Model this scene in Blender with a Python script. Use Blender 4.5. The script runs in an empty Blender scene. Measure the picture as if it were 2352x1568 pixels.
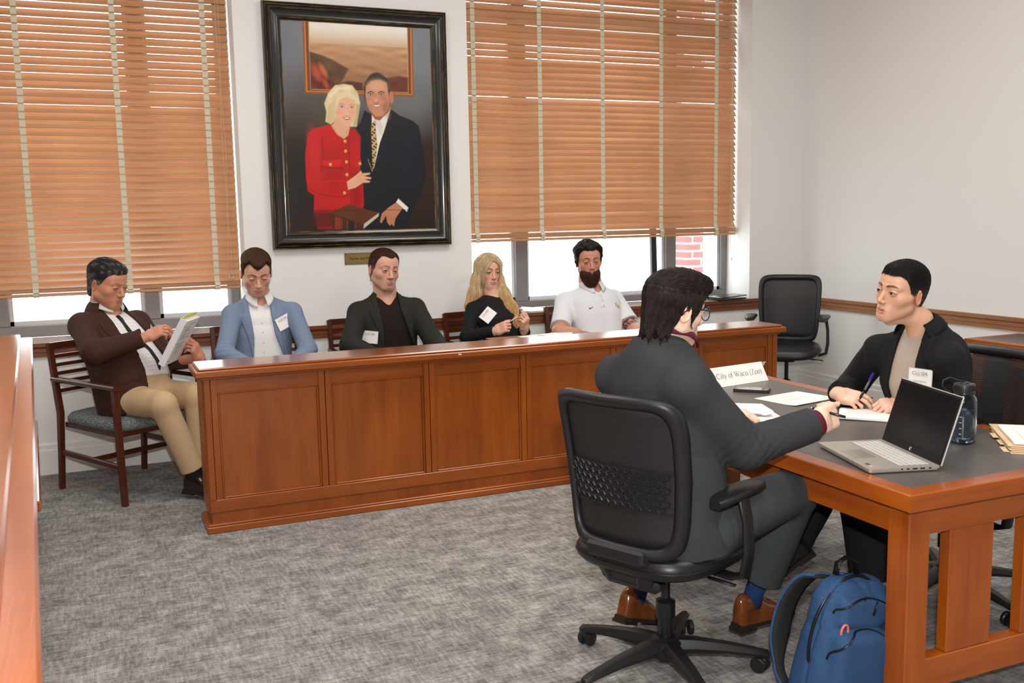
import bpy, math, random
import numpy as np
from math import pi, sin, cos, radians
from mathutils import Vector, Matrix

SC = bpy.context.scene
COL = SC.collection

# ------------------------------------------------------------------ camera, world, lights, exposure
CAM_H = 1.55
FPX = 2235.0
def _rot(yaw, pitch, roll):
    cy, sy = cos(yaw), sin(yaw); cp, sp = cos(pitch), sin(pitch); cr, sr = cos(roll), sin(roll)
    fwd = np.array([sy*cp, cy*cp, -sp]); right = np.array([cy, -sy, 0.0]); up = np.cross(right, fwd)
    return cr*right+sr*up, -sr*right+cr*up, fwd
CR, CU, CF = _rot(radians(23.395), radians(7.404), radians(-1.08))
CC = np.array([0.0, 0.0, CAM_H])
cam_data = bpy.data.cameras.new('camera')
cam = bpy.data.objects.new('camera', cam_data); COL.objects.link(cam)
cam_data.sensor_width = 36.0; cam_data.lens = FPX/2352*36
cam_data.clip_start = 0.05; cam_data.clip_end = 100
M = Matrix(((CR[0], CU[0], -CF[0], CC[0]), (CR[1], CU[1], -CF[1], CC[1]), (CR[2], CU[2], -CF[2], CC[2]), (0, 0, 0, 1)))
cam.matrix_world = M
cam_data.dof.use_dof = True; cam_data.dof.focus_distance = 4.6; cam_data.dof.aperture_fstop = 5.0
SC.camera = cam
SC.view_settings.view_transform = 'Standard'
SC.view_settings.look = 'None'
SC.view_settings.exposure = 0.0
SC.view_settings.gamma = 1.0
SC.view_settings.use_curve_mapping = False

# bright overcast daylight outside
world = bpy.data.worlds.new('daylight'); SC.world = world
world.use_nodes = True
_wn = world.node_tree.nodes; _bg = _wn['Background']
_bg.inputs[0].default_value = (0.93, 0.97, 1.0, 1); _bg.inputs[1].default_value = 5.5

def area_light(name, loc, size, power, color, direction, spread=180):
    ld = bpy.data.lights.new(name, 'AREA'); ld.shape = 'RECTANGLE'
    ld.size, ld.size_y = size; ld.energy = power; ld.color = color; ld.spread = radians(spread)
    o = bpy.data.objects.new(name, ld); COL.objects.link(o); o.location = loc
    o.rotation_euler = Vector(direction).to_track_quat('-Z', 'Y').to_euler()
    return o
# ceiling luminaires of the room (above the picture) and the photographer's flash above the camera
for _i, (_x, _y) in enumerate(((0.2, 1.0), (0.2, 4.2), (3.0, 1.0), (3.0, 4.2))):
    area_light('ceiling_panel_light', (_x, _y, 3.82), (1.2, 1.2), 48, (1.0, 0.965, 0.92), (0, 0, -1))
area_light('camera_flash', (0.02, -0.02, 1.80), (0.07, 0.05), 95, (1.0, 0.97, 0.93), (0.45, 1, -0.13))
# warm recessed downlight between the jury box and the table
_sp = bpy.data.lights.new('recessed_downlight', 'SPOT'); _sp.energy = 90; _sp.color = (1.0, 0.78, 0.5); _sp.spot_size = radians(48); _sp.spot_blend = 0.6; _sp.shadow_soft_size = 0.06
_so = bpy.data.objects.new('recessed_downlight', _sp); COL.objects.link(_so); _so.location = (2.3, 4.0, 3.85)

# ------------------------------------------------------------------ helpers
def V(*a): return np.array(a, float)
def nrm(v):
    v = np.asarray(v, float); return v/np.linalg.norm(v)
def ray(px, py):
    return nrm((px-1176)*CR-(py-784)*CU+FPX*CF)
def on_plane(px, py, p0, n):
    d = ray(px, py); return CC+d*((np.asarray(p0, float)-CC)@np.asarray(n, float))/(d@np.asarray(n, float))
def frame_from(fwd, up=(0, 0, 1)):
    """columns: right, forward, up"""
    f = nrm(fwd); r = nrm(np.cross(f, up)); u = np.cross(r, f)
    return np.stack([r, f, u], 1)
def rotm(axis, ang):
    return np.array(Matrix.Rotation(ang, 3, Vector(axis)))

_mats = {}
def mat(name, color=(0.8, 0.8, 0.8), rough=0.5, metal=0.0, spec=0.5, noise=None, bump=None, attr=False, sheen=0, coat=0, coat_rough=0.1, alpha=1, trans=0, ior=1.45, emit=None, sss=0):
    """noise=(scale xyz, color2, detail, contrast)  bump=(scale xyz, strength, distance)"""
    if name in _mats: return _mats[name]
    m = bpy.data.materials.new(name); m.use_nodes = True; _mats[name] = m
    nt = m.node_tree; N = nt.nodes; L = nt.links; b = N['Principled BSDF']
    c = (*color, 1)
    b.inputs['Base Color'].default_value = c
    b.inputs['Roughness'].default_value = rough; b.inputs['Metallic'].default_value = metal
    b.inputs['Specular IOR Level'].default_value = spec; b.inputs['IOR'].default_value = ior
    b.inputs['Coat Weight'].default_value = coat; b.inputs['Coat Roughness'].default_value = coat_rough
    b.inputs['Sheen Weight'].default_value = sheen
    b.inputs['Transmission Weight'].default_value = trans
    b.inputs['Alpha'].default_value = alpha
    if sss:
        b.inputs['Subsurface Weight'].default_value = sss; b.inputs['Subsurface Scale'].default_value = 0.006
        b.inputs['Subsurface Radius'].default_value = (1, 0.35, 0.2)
    if emit: b.inputs['Emission Color'].default_value = (*emit[0], 1); b.inputs['Emission Strength'].default_value = emit[1]
    def coords(sc):
        tc = N.new('ShaderNodeTexCoord'); mp = N.new('ShaderNodeMapping'); mp.inputs['Scale'].default_value = sc
        L.new(tc.outputs['Object'], mp.inputs['Vector']); return mp.outputs['Vector']
    src = None
    if attr:
        a = N.new('ShaderNodeAttribute'); a.attribute_name = 'Col'; src = a.outputs['Color']
        L.new(src, b.inputs['Base Color'])
    if noise:
        sc, c2, det, con = noise
        nz = N.new('ShaderNodeTexNoise'); nz.inputs['Scale'].default_value = 1; nz.inputs['Detail'].default_value = det
        L.new(coords(sc), nz.inputs['Vector'])
        mr = N.new('ShaderNodeMapRange'); mr.inputs['From Min'].default_value = 0.5-0.5/con; mr.inputs['From Max'].default_value = 0.5+0.5/con
        L.new(nz.outputs['Fac'], mr.inputs['Value'])
        mx = N.new('ShaderNodeMix'); mx.data_type = 'RGBA'
        L.new(mr.outputs['Result'], mx.inputs['Factor'])
        if src is None: mx.inputs[6].default_value = c; mx.inputs[7].default_value = (*c2, 1)
        else:
            L.new(src, mx.inputs[6]); mx.blend_type = 'MULTIPLY'; mx.inputs[7].default_value = (*c2, 1)
        L.new(mx.outputs[2], b.inputs['Base Color'])
    if bump:
        sc, st, dist = bump
        nz = N.new('ShaderNodeTexNoise'); nz.inputs['Scale'].default_value = 1; nz.inputs['Detail'].default_value = 4
        L.new(coords(sc), nz.inputs['Vector'])
        bp = N.new('ShaderNodeBump'); bp.inputs['Strength'].default_value = st; bp.inputs['Distance'].default_value = dist
        L.new(nz.outputs['Fac'], bp.inputs['Height']); L.new(bp.outputs['Normal'], b.inputs['Normal'])
    return m

def wood(name, c1, c2, axis, rough=0.36, coat=0.18, fig=1.0):
    """cherry-like wood: long grain along axis, fine pores, cloudy figure"""
    key = name+'_'+'xyz'[axis]
    if key in _mats: return _mats[key]
    m = bpy.data.materials.new(key); m.use_nodes = True; _mats[key] = m
    nt = m.node_tree; N = nt.nodes; L = nt.links; b = N['Principled BSDF']
    tc = N.new('ShaderNodeTexCoord')
    def nz(sc, det, rg=0.55):
        mp = N.new('ShaderNodeMapping'); s = [sc[1]]*3; s[axis] = sc[0]; mp.inputs['Scale'].default_value = s
        L.new(tc.outputs['Object'], mp.inputs['Vector'])
        t = N.new('ShaderNodeTexNoise'); t.inputs['Scale'].default_value = 1; t.inputs['Detail'].default_value = det; t.inputs['Roughness'].default_value = rg
        L.new(mp.outputs['Vector'], t.inputs['Vector']); return t.outputs['Fac']
    def rng(s, lo, hi):
        r = N.new('ShaderNodeMapRange'); r.inputs['From Min'].default_value = lo; r.inputs['From Max'].default_value = hi
        L.new(s, r.inputs['Value']); return r.outputs['Result']
    f1 = rng(nz((1.2, 14), 4), 0.36, 0.64); f2 = rng(nz((6, 220), 3), 0.35, 0.7); f3 = rng(nz((3, 5), 2), 0.35, 0.65)
    mx = N.new('ShaderNodeMix'); mx.data_type = 'RGBA'; mx.inputs[6].default_value = (*c1, 1); mx.inputs[7].default_value = (*c2, 1)
    a = N.new('ShaderNodeMath'); a.operation = 'MULTIPLY_ADD'; L.new(f1, a.inputs[0]); a.inputs[1].default_value = 0.6*fig
    a2 = N.new('ShaderNodeMath'); a2.operation = 'MULTIPLY'; L.new(f3, a2.inputs[0]); a2.inputs[1].default_value = 0.4*fig
    L.new(a2.outputs[0], a.inputs[2]); L.new(a.outputs[0], mx.inputs['Factor'])
    mx2 = N.new('ShaderNodeMix'); mx2.data_type = 'RGBA'; mx2.blend_type = 'MULTIPLY'
    k = N.new('ShaderNodeMath'); k.operation = 'MULTIPLY'; L.new(f2, k.inputs[0]); k.inputs[1].default_value = 0.35*fig
    L.new(k.outputs[0], mx2.inputs['Factor']); L.new(mx.outputs[2], mx2.inputs[6]); mx2.inputs[7].default_value = (0.6, 0.5, 0.42, 1)
    L.new(mx2.outputs[2], b.inputs['Base Color'])
    b.inputs['Roughness'].default_value = rough; b.inputs['Coat Weight'].default_value = coat; b.inputs['Coat Roughness'].default_value = 0.18
    return m

def tag(o, label=None, category=None, group=None, kind=None):
    if label: o['label'] = label
    if category: o['category'] = category
    if group: o['group'] = group
    if kind: o['kind'] = kind
    return o
def thing(name, label, category, loc=(0, 0, 0), rz=0.0, group=None):
    o = bpy.data.objects.new(name, None); COL.objects.link(o); o.location = loc; o.rotation_euler = (0, 0, rz)
    o.empty_display_size = 0.1
    return tag(o, label, category, group)
def dup(root, loc=None, rz=None, label=None):
    r = root.copy(); COL.objects.link(r)
    if loc is not None: r.location = loc
    if rz is not None: r.rotation_euler = (0, 0, rz)
    if label: r['label'] = label
    for ch in list(root.children):
        c = ch.copy(); COL.objects.link(c); c.parent = r
        for g in list(ch.children):
            d = g.copy(); COL.objects.link(d); d.parent = c
    return r
def world_loc(o):
    p = np.zeros(3)
    while o is not None: p = p+np.array(o.location); o = o.parent
    return p

class MB:
    """mesh collector"""
    def __init__(s): s.v = []; s.f = []; s.n = 0; s.c = []; s.has_c = False
    def add(s, vs, fs, col=None):
        vs = np.asarray(vs, float).reshape(-1, 3); s.v.append(vs)
        s.f.extend([tuple(i+s.n for i in f) for f in fs]); s.n += len(vs)
        if col is not None: s.has_c = True; col = np.broadcast_to(np.asarray(col, float), (len(vs), 3))
        else: col = np.ones((len(vs), 3))
        s.c.append(col)
        return s
    def box(s, c, size, R=None, ch=0.0, col=None):
        hx, hy, hz = [t/2 for t in size]; ch = min(ch, hx*.9, hy*.9, hz*.9)
        if ch <= 0:
            P = np.array([[x, y, z] for x in (-hx, hx) for y in (-hy, hy) for z in (-hz, hz)])
            F = [(0, 1, 3, 2), (4, 6, 7, 5), (0, 4, 5, 1), (2, 3, 7, 6), (0, 2, 6, 4), (1, 5, 7, 3)]
        else:
            P = []; idx = {}
            for sx in (-1, 1):
                for sy in (-1, 1):
                    for sz in (-1, 1):
                        for k in range(3):
                            p = [sx*(hx-ch), sy*(hy-ch), sz*(hz-ch)]; p[k] = (sx*hx, sy*hy, sz*hz)[k]
                            idx[(sx, sy, sz, k)] = len(P); P.append(p)
            F = []
            for k in range(3):
                a, b_ = [(1, 2), (2, 0), (0, 1)][k]
                for sg in (-1, 1):
                    q = []
                    for (i, j) in ((-1, -1), (1, -1), (1, 1), (-1, 1)):
                        t = [0, 0, 0]; t[k] = sg; t[a] = i; t[b_] = j; q.append(idx[(*t, k)])
                    F.append(tuple(q if sg > 0 else q[::-1]))
                for i in (-1, 1):
                    for j in (-1, 1):
                        t0 = [0, 0, 0]; t0[a] = i; t0[b_] = j; t1 = list(t0); t0[k] = -1; t1[k] = 1
                        q = [idx[(*t0, a)], idx[(*t1, a)], idx[(*t1, b_)], idx[(*t0, b_)]]
                        F.append(tuple(q if i*j < 0 else q[::-1]))
            for sx in (-1, 1):
                for sy in (-1, 1):
                    for sz in (-1, 1):
                        q = [idx[(sx, sy, sz, k)] for k in range(3)]
                        F.append(tuple(q if sx*sy*sz > 0 else q[::-1]))
            P = np.array(P)
        if R is not None: P = P@np.asarray(R).T
        return s.add(P+np.asarray(c, float), F, col)
    def bx(s, x0, x1, y0, y1, z0, z1, ch=0.0, col=None):
        return s.box(((x0+x1)/2, (y0+y1)/2, (z0+z1)/2), (abs(x1-x0), abs(y1-y0), abs(z1-z0)), None, ch, col)
    def beam(s, p0, p1, w, h, up=(0, 0, 1), ch=0.0, w1=None, h1=None):
        """box beam between two points; w across, h along up"""
        p0 = np.asarray(p0, float); p1 = np.asarray(p1, float); d = nrm(p1-p0)
        u = np.asarray(up, float); r = nrm(np.cross(d, u)); u = np.cross(r, d)
        w1 = w if w1 is None else w1; h1 = h if h1 is None else h1
        P = []; prof = []
        for (p, ww, hh) in ((p0, w, h), (p1, w1, h1)):
            a, b = ww/2, hh/2; cc = min(ch, a*.9, b*.9)
            ring = [(-a+cc, -b), (a-cc, -b), (a, -b+cc), (a, b-cc), (a-cc, b), (-a+cc, b), (-a, b-cc), (-a, -b+cc)] if cc > 0 else [(-a, -b), (a, -b), (a, b), (-a, b)]
            for (x, y) in ring: P.append(p+r*x+u*y)
        n = len(P)//2
        F = [tuple(range(n))[::-1], tuple(range(n, 2*n))]+[(i, (i+1) % n, n+(i+1) % n, n+i) for i in range(n)]
        F = [f[::-1] for f in F]
        return s.add(P, F)
    def tube(s, pts, rad, seg=10, cap=True, sq=None, up=None, col=None):
        """tube along points; sq=(kx,ky) ellipse scale with up vector"""
        pts = np.asarray(pts, float); n = len(pts)
        rad = np.broadcast_to(np.asarray(rad, float), (n,)) if np.ndim(rad) < 2 else rad
        T = np.gradient(pts, axis=0); T /= np.linalg.norm(T, axis=1)[:, None]+1e-12
        u = np.asarray(up, float) if up is not None else (V(0, 0, 1) if abs(T[0][2]) < .9 else V(1, 0, 0))
        P = []; ang = np.arange(seg)*2*pi/seg
        for i in range(n):
            r = np.cross(T[i], u); r /= np.linalg.norm(r)+1e-12; u2 = np.cross(r, T[i])
            if up is None: u = u2
            kx, ky = (1, 1) if sq is None else (sq[i] if np.ndim(sq[0]) else sq)
            P.append(pts[i]+rad[i]*(np.cos(ang)[:, None]*r*kx+np.sin(ang)[:, None]*u2*ky))
        P = np.concatenate(P)
        F = [(i*seg+j, i*seg+(j+1) % seg, (i+1)*seg+(j+1) % seg, (i+1)*seg+j) for i in range(n-1) for j in range(seg)]
        if cap: F += [tuple(range(seg))[::-1], tuple(range((n-1)*seg, n*seg))]
        return s.add(P, F, col)
    def cyl(s, p0, p1, r0, r1=None, seg=20, col=None):
        return s.tube([p0, p1], [r0, r0 if r1 is None else r1], seg, col=col)
    def lathe(s, prof, c=(0, 0, 0), R=None, seg=28, col=None):
        P = []; ang = np.arange(seg)*2*pi/seg
        for (r, z) in prof: P.append(np.stack([r*np.cos(ang), r*np.sin(ang), np.full(seg, z)], 1))
        P = np.concatenate(P); n = len(prof)
        if R is not None: P = P@np.asarray(R).T
        F = [(i*seg+j, i*seg+(j+1) % seg, (i+1)*seg+(j+1) % seg, (i+1)*seg+j) for i in range(n-1) for j in range(seg)]
        F += [tuple(range(seg))[::-1], tuple(range((n-1)*seg, n*seg))]
        return s.add(P+np.asarray(c, float), F, col)
    def prism(s, poly, t, O=(0, 0, 0), X=(1, 0, 0), Y=(0, 1, 0), col=None):
        """polygon (x,y) in plane O,X,Y extruded by t along X x Y"""
        O = np.asarray(O, float); X = np.asarray(X, float); Y = np.asarray(Y, float); Z = nrm(np.cross(X, Y))
        A = np.array([O+X*a+Y*b for a, b in poly]); n = len(A)
        ar = sum(poly[i][0]*poly[(i+1) % n][1]-poly[(i+1) % n][0]*poly[i][1] for i in range(n))
        F = [tuple(range(n))[::-1], tuple(range(n, 2*n))]+[(i, (i+1) % n, n+(i+1) % n, n+i) for i in range(n)]
        if ar < 0: F = [f[::-1] for f in F]
        return s.add(np.concatenate([A, A+Z*t]), F, col)
    def grid(s, G, close_u=False, col=None):
        """G: (nu,nv,3)"""
        G = np.asarray(G, float); nu, nv = G.shape[:2]
        F = [(i*nv+j, i*nv+j+1, ((i+1) % nu)*nv+j+1, ((i+1) % nu)*nv+j) for i in range(nu if close_u else nu-1) for j in range(nv-1)]
        return s.add(G.reshape(-1, 3), F, col)
    def shell(s, G, t, col=None):
        """grid surface given a real thickness t"""
        G = np.asarray(G, float); nu, nv = G.shape[:2]
        du = np.gradient(G, axis=0); dv = np.gradient(G, axis=1); n = np.cross(du, dv); n /= np.linalg.norm(n, axis=2)[:, :, None]+1e-12
        A = G.reshape(-1, 3); B = (G-n*t).reshape(-1, 3); m = nu*nv; F = []
        for i in range(nu-1):
            for j in range(nv-1):
                a, b, c, d = i*nv+j, i*nv+j+1, (i+1)*nv+j+1, (i+1)*nv+j
                F.append((a, d, c, b)); F.append((a+m, b+m, c+m, d+m))
        for i in range(nu-1):
            a, d = i*nv, (i+1)*nv; F.append((a, a+m, d+m, d)); a += nv-1; d += nv-1; F.append((a, d, d+m, a+m))
        for j in range(nv-1):
            a, b = j, j+1; F.append((a, b, b+m, a+m)); a += (nu-1)*nv; b += (nu-1)*nv; F.append((a, a+m, b+m, b))
        return s.add(np.concatenate([A, B]), F, col)
    def build(s, name, m, parent=None, smooth=False, offset=None, auto=None):
        """vertices are given in world space when the parent root is unrotated; stored relative to the parent"""
        P = np.concatenate(s.v) if s.v else np.zeros((0, 3))
        if offset is None: offset = world_loc(parent) if parent is not None else np.zeros(3)
        C = np.concatenate(s.c) if s.has_c else None
        return mesh_obj(name, P-offset, s.f, m, parent, smooth, C, auto)

def mesh_obj(name, P, F, m, parent=None, smooth=False, colors=None, auto=None, attrs=None):
    me = bpy.data.meshes.new(name)
    P = np.asarray(P, float)
    if isinstance(F, np.ndarray):
        me.vertices.add(len(P)); me.vertices.foreach_set('co', P.astype(np.float32).ravel())
        k = F.shape[1]
        me.loops.add(F.size); me.loops.foreach_set('vertex_index', F.astype(np.int32).ravel())
        me.polygons.add(len(F)); me.polygons.foreach_set('loop_start', (np.arange(len(F))*k).astype(np.int32))
        me.polygons.foreach_set('loop_total', np.full(len(F), k, np.int32)); me.update(calc_edges=True); me.validate()
    else:
        me.from_pydata(P.tolist(), [], F); me.update()
    if colors is not None:
        ca = me.color_attributes.new('Col', 'FLOAT_COLOR', 'POINT')
        ca.data.foreach_set('color', np.concatenate([colors, np.ones((len(colors), 1))], 1).astype(np.float32).ravel())
    if attrs:
        for k, a in attrs.items():
            at = me.attributes.new(k, 'FLOAT_VECTOR', 'POINT'); at.data.foreach_set('vector', np.asarray(a, np.float32).ravel())
    if m is not None: me.materials.append(m)
    if smooth or auto: me.polygons.foreach_set('use_smooth', [True]*len(me.polygons))
    if auto: me.set_sharp_from_angle(angle=radians(auto))
    o = bpy.data.objects.new(name, me); COL.objects.link(o)
    if parent is not None: o.parent = parent
    return o

def text_mesh(name, body, size, M4, m, parent=None, align='CENTER', depth=0.0004, width=1.0, shear=0.0):
    cu = bpy.data.curves.new(name+'_curve', 'FONT'); cu.body = body; cu.size = size; cu.align_x = align; cu.align_y = 'CENTER'
    cu.extrude = depth; cu.resolution_u = 3; cu.shear = shear
    o = bpy.data.objects.new(name+'_tmp', cu); COL.objects.link(o)
    bpy.context.view_layer.update()
    me = bpy.data.meshes.new_from_object(o.evaluated_get(bpy.context.evaluated_depsgraph_get()))
    bpy.data.objects.remove(o); bpy.data.curves.remove(cu)
    n = len(me.vertices); co = np.empty(n*3); me.vertices.foreach_get('co', co); co = co.reshape(-1, 3); co[:, 0] *= width
    M4 = np.asarray(M4); co = co@M4[:3, :3].T+M4[:3, 3]
    if parent is not None: co -= world_loc(parent)
    me.vertices.foreach_set('co', co.ravel()); me.update(); me.materials.clear(); me.materials.append(m)
    ob = bpy.data.objects.new(name, me); COL.objects.link(ob)
    if parent is not None: ob.parent = parent
    return ob
def m4(O, X, Y, Z=None):
    X = nrm(X); Y = np.asarray(Y, float); Y = nrm(Y-X*(Y@X)); Z = np.cross(X, Y)
    A = np.eye(4); A[:3, 0] = X; A[:3, 1] = Y; A[:3, 2] = Z; A[:3, 3] = O
    return A

# ------------------------------------------------------------------ palette
WD1, WD2 = (0.345, 0.085, 0.006), (0.225, 0.050, 0.0035)      # cherry joinery
M_WX = wood('cherry', WD1, WD2, 0); M_WY = wood('cherry', WD1, WD2, 1); M_WZ = wood('cherry', WD1, WD2, 2)
T1, T2 = (0.45, 0.105, 0.008), (0.29, 0.058, 0.004)           # warmer table edge
M_TX = wood('table_cherry', T1, T2, 0, 0.26, 0.4); M_TY = wood('table_cherry', T1, T2, 1, 0.26, 0.4); M_TZ = wood('table_cherry', T1, T2, 2, 0.3, 0.3)
R1, R2 = (0.36, 0.15, 0.055), (0.24, 0.09, 0.032)            # chair rail on the walls
M_RX = wood('rail_cherry_shaded', (0.22, 0.062, 0.018), (0.14, 0.036, 0.011), 0); M_RY = wood('rail_cherry_lit', (0.42, 0.19, 0.075), (0.29, 0.12, 0.045), 1, 0.4, 0.2)  # same rail wood twice: backlit shade and flash light put into the colours
M_DK = mat('mahogany_stain', (0.060, 0.014, 0.008), 0.3, noise=((3, 3, 40), (0.095, 0.022, 0.010), 4, 2), coat=0.12, spec=.35)
M_BLK = mat('black_plastic', (0.012, 0.012, 0.013), 0.42, bump=((900, 900, 900), 0.15, 0.0004))
M_BLK2 = mat('black_gloss_plastic', (0.010, 0.010, 0.012), 0.22)
M_LEATHER = mat('black_leather', (0.010, 0.010, 0.011), 0.38, bump=((260, 260, 260), 0.12, 0.0006))
M_PAPER = mat('white_paper', (0.86, 0.84, 0.81), 0.8)
M_INK = mat('grey_ink', (0.25, 0.24, 0.24), 0.8)
M_DINK = mat('dark_ink', (0.10, 0.10, 0.11), 0.8)

# ------------------------------------------------------------------ the room
YB, XR, ZC = 6.595, 5.532, 3.9
XL, YF = -3.4, -2.6
M_WALL = mat('painted_wall', (0.80, 0.79, 0.775), 0.75, bump=((140, 140, 140), 0.05, 0.001))
M_TRIMW = mat('white_trim_paint', (0.80, 0.79, 0.77), 0.45)
M_ALU = mat('dark_grey_aluminium', (0.20, 0.19, 0.195), 0.45, metal=0.3)
M_ALU_L = mat('lit_casement_grey', (0.62, 0.66, 0.70), 0.5)  # casement frame painted pale, its daylit look put into the colour

def carpet():
    m = bpy.data.materials.new('carpet_tiles'); m.use_nodes = True; nt = m.node_tree; N = nt.nodes; L = nt.links; b = N['Principled BSDF']
    tc = N.new('ShaderNodeTexCoord')
    def nz(sc, det, rg=0.6):
        mp = N.new('ShaderNodeMapping'); mp.inputs['Scale'].default_value = sc; L.new(tc.outputs['Object'], mp.inputs['Vector'])
        t = N.new('ShaderNodeTexNoise'); t.inputs['Scale'].default_value = 1; t.inputs['Detail'].default_value = det; t.inputs['Roughness'].default_value = rg
        L.new(mp.outputs['Vector'], t.inputs['Vector']); return t.outputs['Fac']
    def mth(op, a, b_=None, c=None):
        n = N.new('ShaderNodeMath'); n.operation = op
        for i, x in enumerate((a, b_, c)):
            if x is None: continue
            if isinstance(x, (int, float)): n.inputs[i].default_value = x
            else: L.new(x, n.inputs[i])
        return n.outputs[0]
    def rng(s, lo, hi):
        r = N.new('ShaderNodeMapRange'); r.inputs['From Min'].default_value = lo; r.inputs['From Max'].default_value = hi; L.new(s, r.inputs['Value']); return r.outputs['Result']
    a = rng(nz((12, 70, 1), 6, 0.8), 0.38, 0.62); c = rng(nz((70, 12, 1), 6, 0.8), 0.38, 0.62)
    big = rng(nz((7, 9, 1), 4), 0.36, 0.64)
    fine = rng(nz((420, 420, 1), 2), 0.30, 0.70)
    s1 = mth('MULTIPLY_ADD', a, 0.32, mth('MULTIPLY', c, 0.32)); s2 = mth('MULTIPLY_ADD', big, 0.24, s1)
    s3 = mth('MULTIPLY_ADD', fine, 0.26, s2)
    cr = N.new('ShaderNodeValToRGB'); L.new(s3, cr.inputs[0]); e = cr.color_ramp.elements
    e[0].position = 0.28; e[0].color = (0.135, 0.128, 0.124, 1); e[1].position = 0.90; e[1].color = (0.52, 0.50, 0.475, 1)
    x = cr.color_ramp.elements.new(0.58); x.color = (0.29, 0.277, 0.267, 1)
    L.new(cr.outputs[0], b.inputs['Base Color']); b.inputs['Roughness'].default_value = 0.95; b.inputs['Specular IOR Level'].default_value = 0.15
    bp = N.new('ShaderNodeBump'); bp.inputs['Strength'].default_value = 0.55; bp.inputs['Distance'].default_value = 0.004
    L.new(mth('ADD', fine, s1), bp.inputs['Height']); L.new(bp.outputs['Normal'], b.inputs['Normal'])
    return m
def struct(name, mb, m, parent=None, **k):
    o = mb.build(name, m, parent, **k); 
    if parent is None: o['kind'] = 'structure'
    return o
struct('floor', MB().bx(XL-.2, XR+.2, YF-.2, YB+.4, -0.1, 0), carpet())
struct('ceiling', MB().bx(XL-.2, XR+.2, YF-.2, YB+.45, ZC, ZC+.1), mat('ceiling_paint', (0.82, 0.81, 0.79), 0.9))
W1 = (-2.25, 0.95); W2 = (2.55, 5.0); WZ0, WZ1 = 0.80, 3.5; YO = YB+.42
b = MB()
b.bx(XL, XR, YB, YO, 0, WZ0); b.bx(XL, XR, YB, YO, WZ1, ZC)
b.bx(XL, W1[0], YB, YO, WZ0, WZ1); b.bx(W1[1], W2[0], YB, YO, WZ0, WZ1); b.bx(W2[1], XR, YB, YO, WZ0, WZ1)
struct('wall_back', b, M_WALL)
struct('wall_right', MB().bx(XR, XR+.15, YF, YO, 0, ZC), M_WALL)
struct('wall_left', MB().bx(XL-.15, XL, YF, YO, 0, ZC), M_WALL)
struct('wall_front', MB().bx(XL, XR, YF-.15, YF, 0, ZC), M_WALL)
def base(p):  # profile (out, z)
    return [(0, 0), (0.018, 0), (0.018, 0.150), (0.013, 0.160), (0.013, 0.186), (0.006, 0.196), (0, 0.196)]
struct('baseboard_back', MB().prism(base(0), XR-XL-.04, (XR-.02, YB, 0), (0, -1, 0), (0, 0, 1)), M_TRIMW)
struct('baseboard_right', MB().prism(base(0), YB-YF, (XR, YF, 0), (-1, 0, 0), (0, 0, 1)), M_TRIMW)
railp = [(0, 0.738), (0.016, 0.738), (0.016, 0.765), (0.020, 0.768), (0.020, 0.792), (0.026, 0.796), (0.030, 0.802), (0.030, 0.826), (0, 0.826)]
struct('trim_1', MB().prism(railp, XR-.03-XL, (XR-.03, YB, 0), (0, -1, 0), (0, 0, 1)), M_RX)
struct('trim_2', MB().prism(railp, YB-YF, (XR, YF, 0), (-1, 0, 0), (0, 0, 1)), M_RY)
M_SILL = mat('sill_varnish', (0.50, 0.36, 0.27), 0.22, noise=((2, 40, 10), (0.42, 0.29, 0.21), 3, 2), coat=1.0, coat_rough=0.08)
for k, W in ((3, W1), (4, W2)):
    struct('trim_%d' % k, MB().bx(W[0]+.002, W[1]-.002, YB+.001, YB+.30, WZ0, 0.829), M_SILL)

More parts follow.
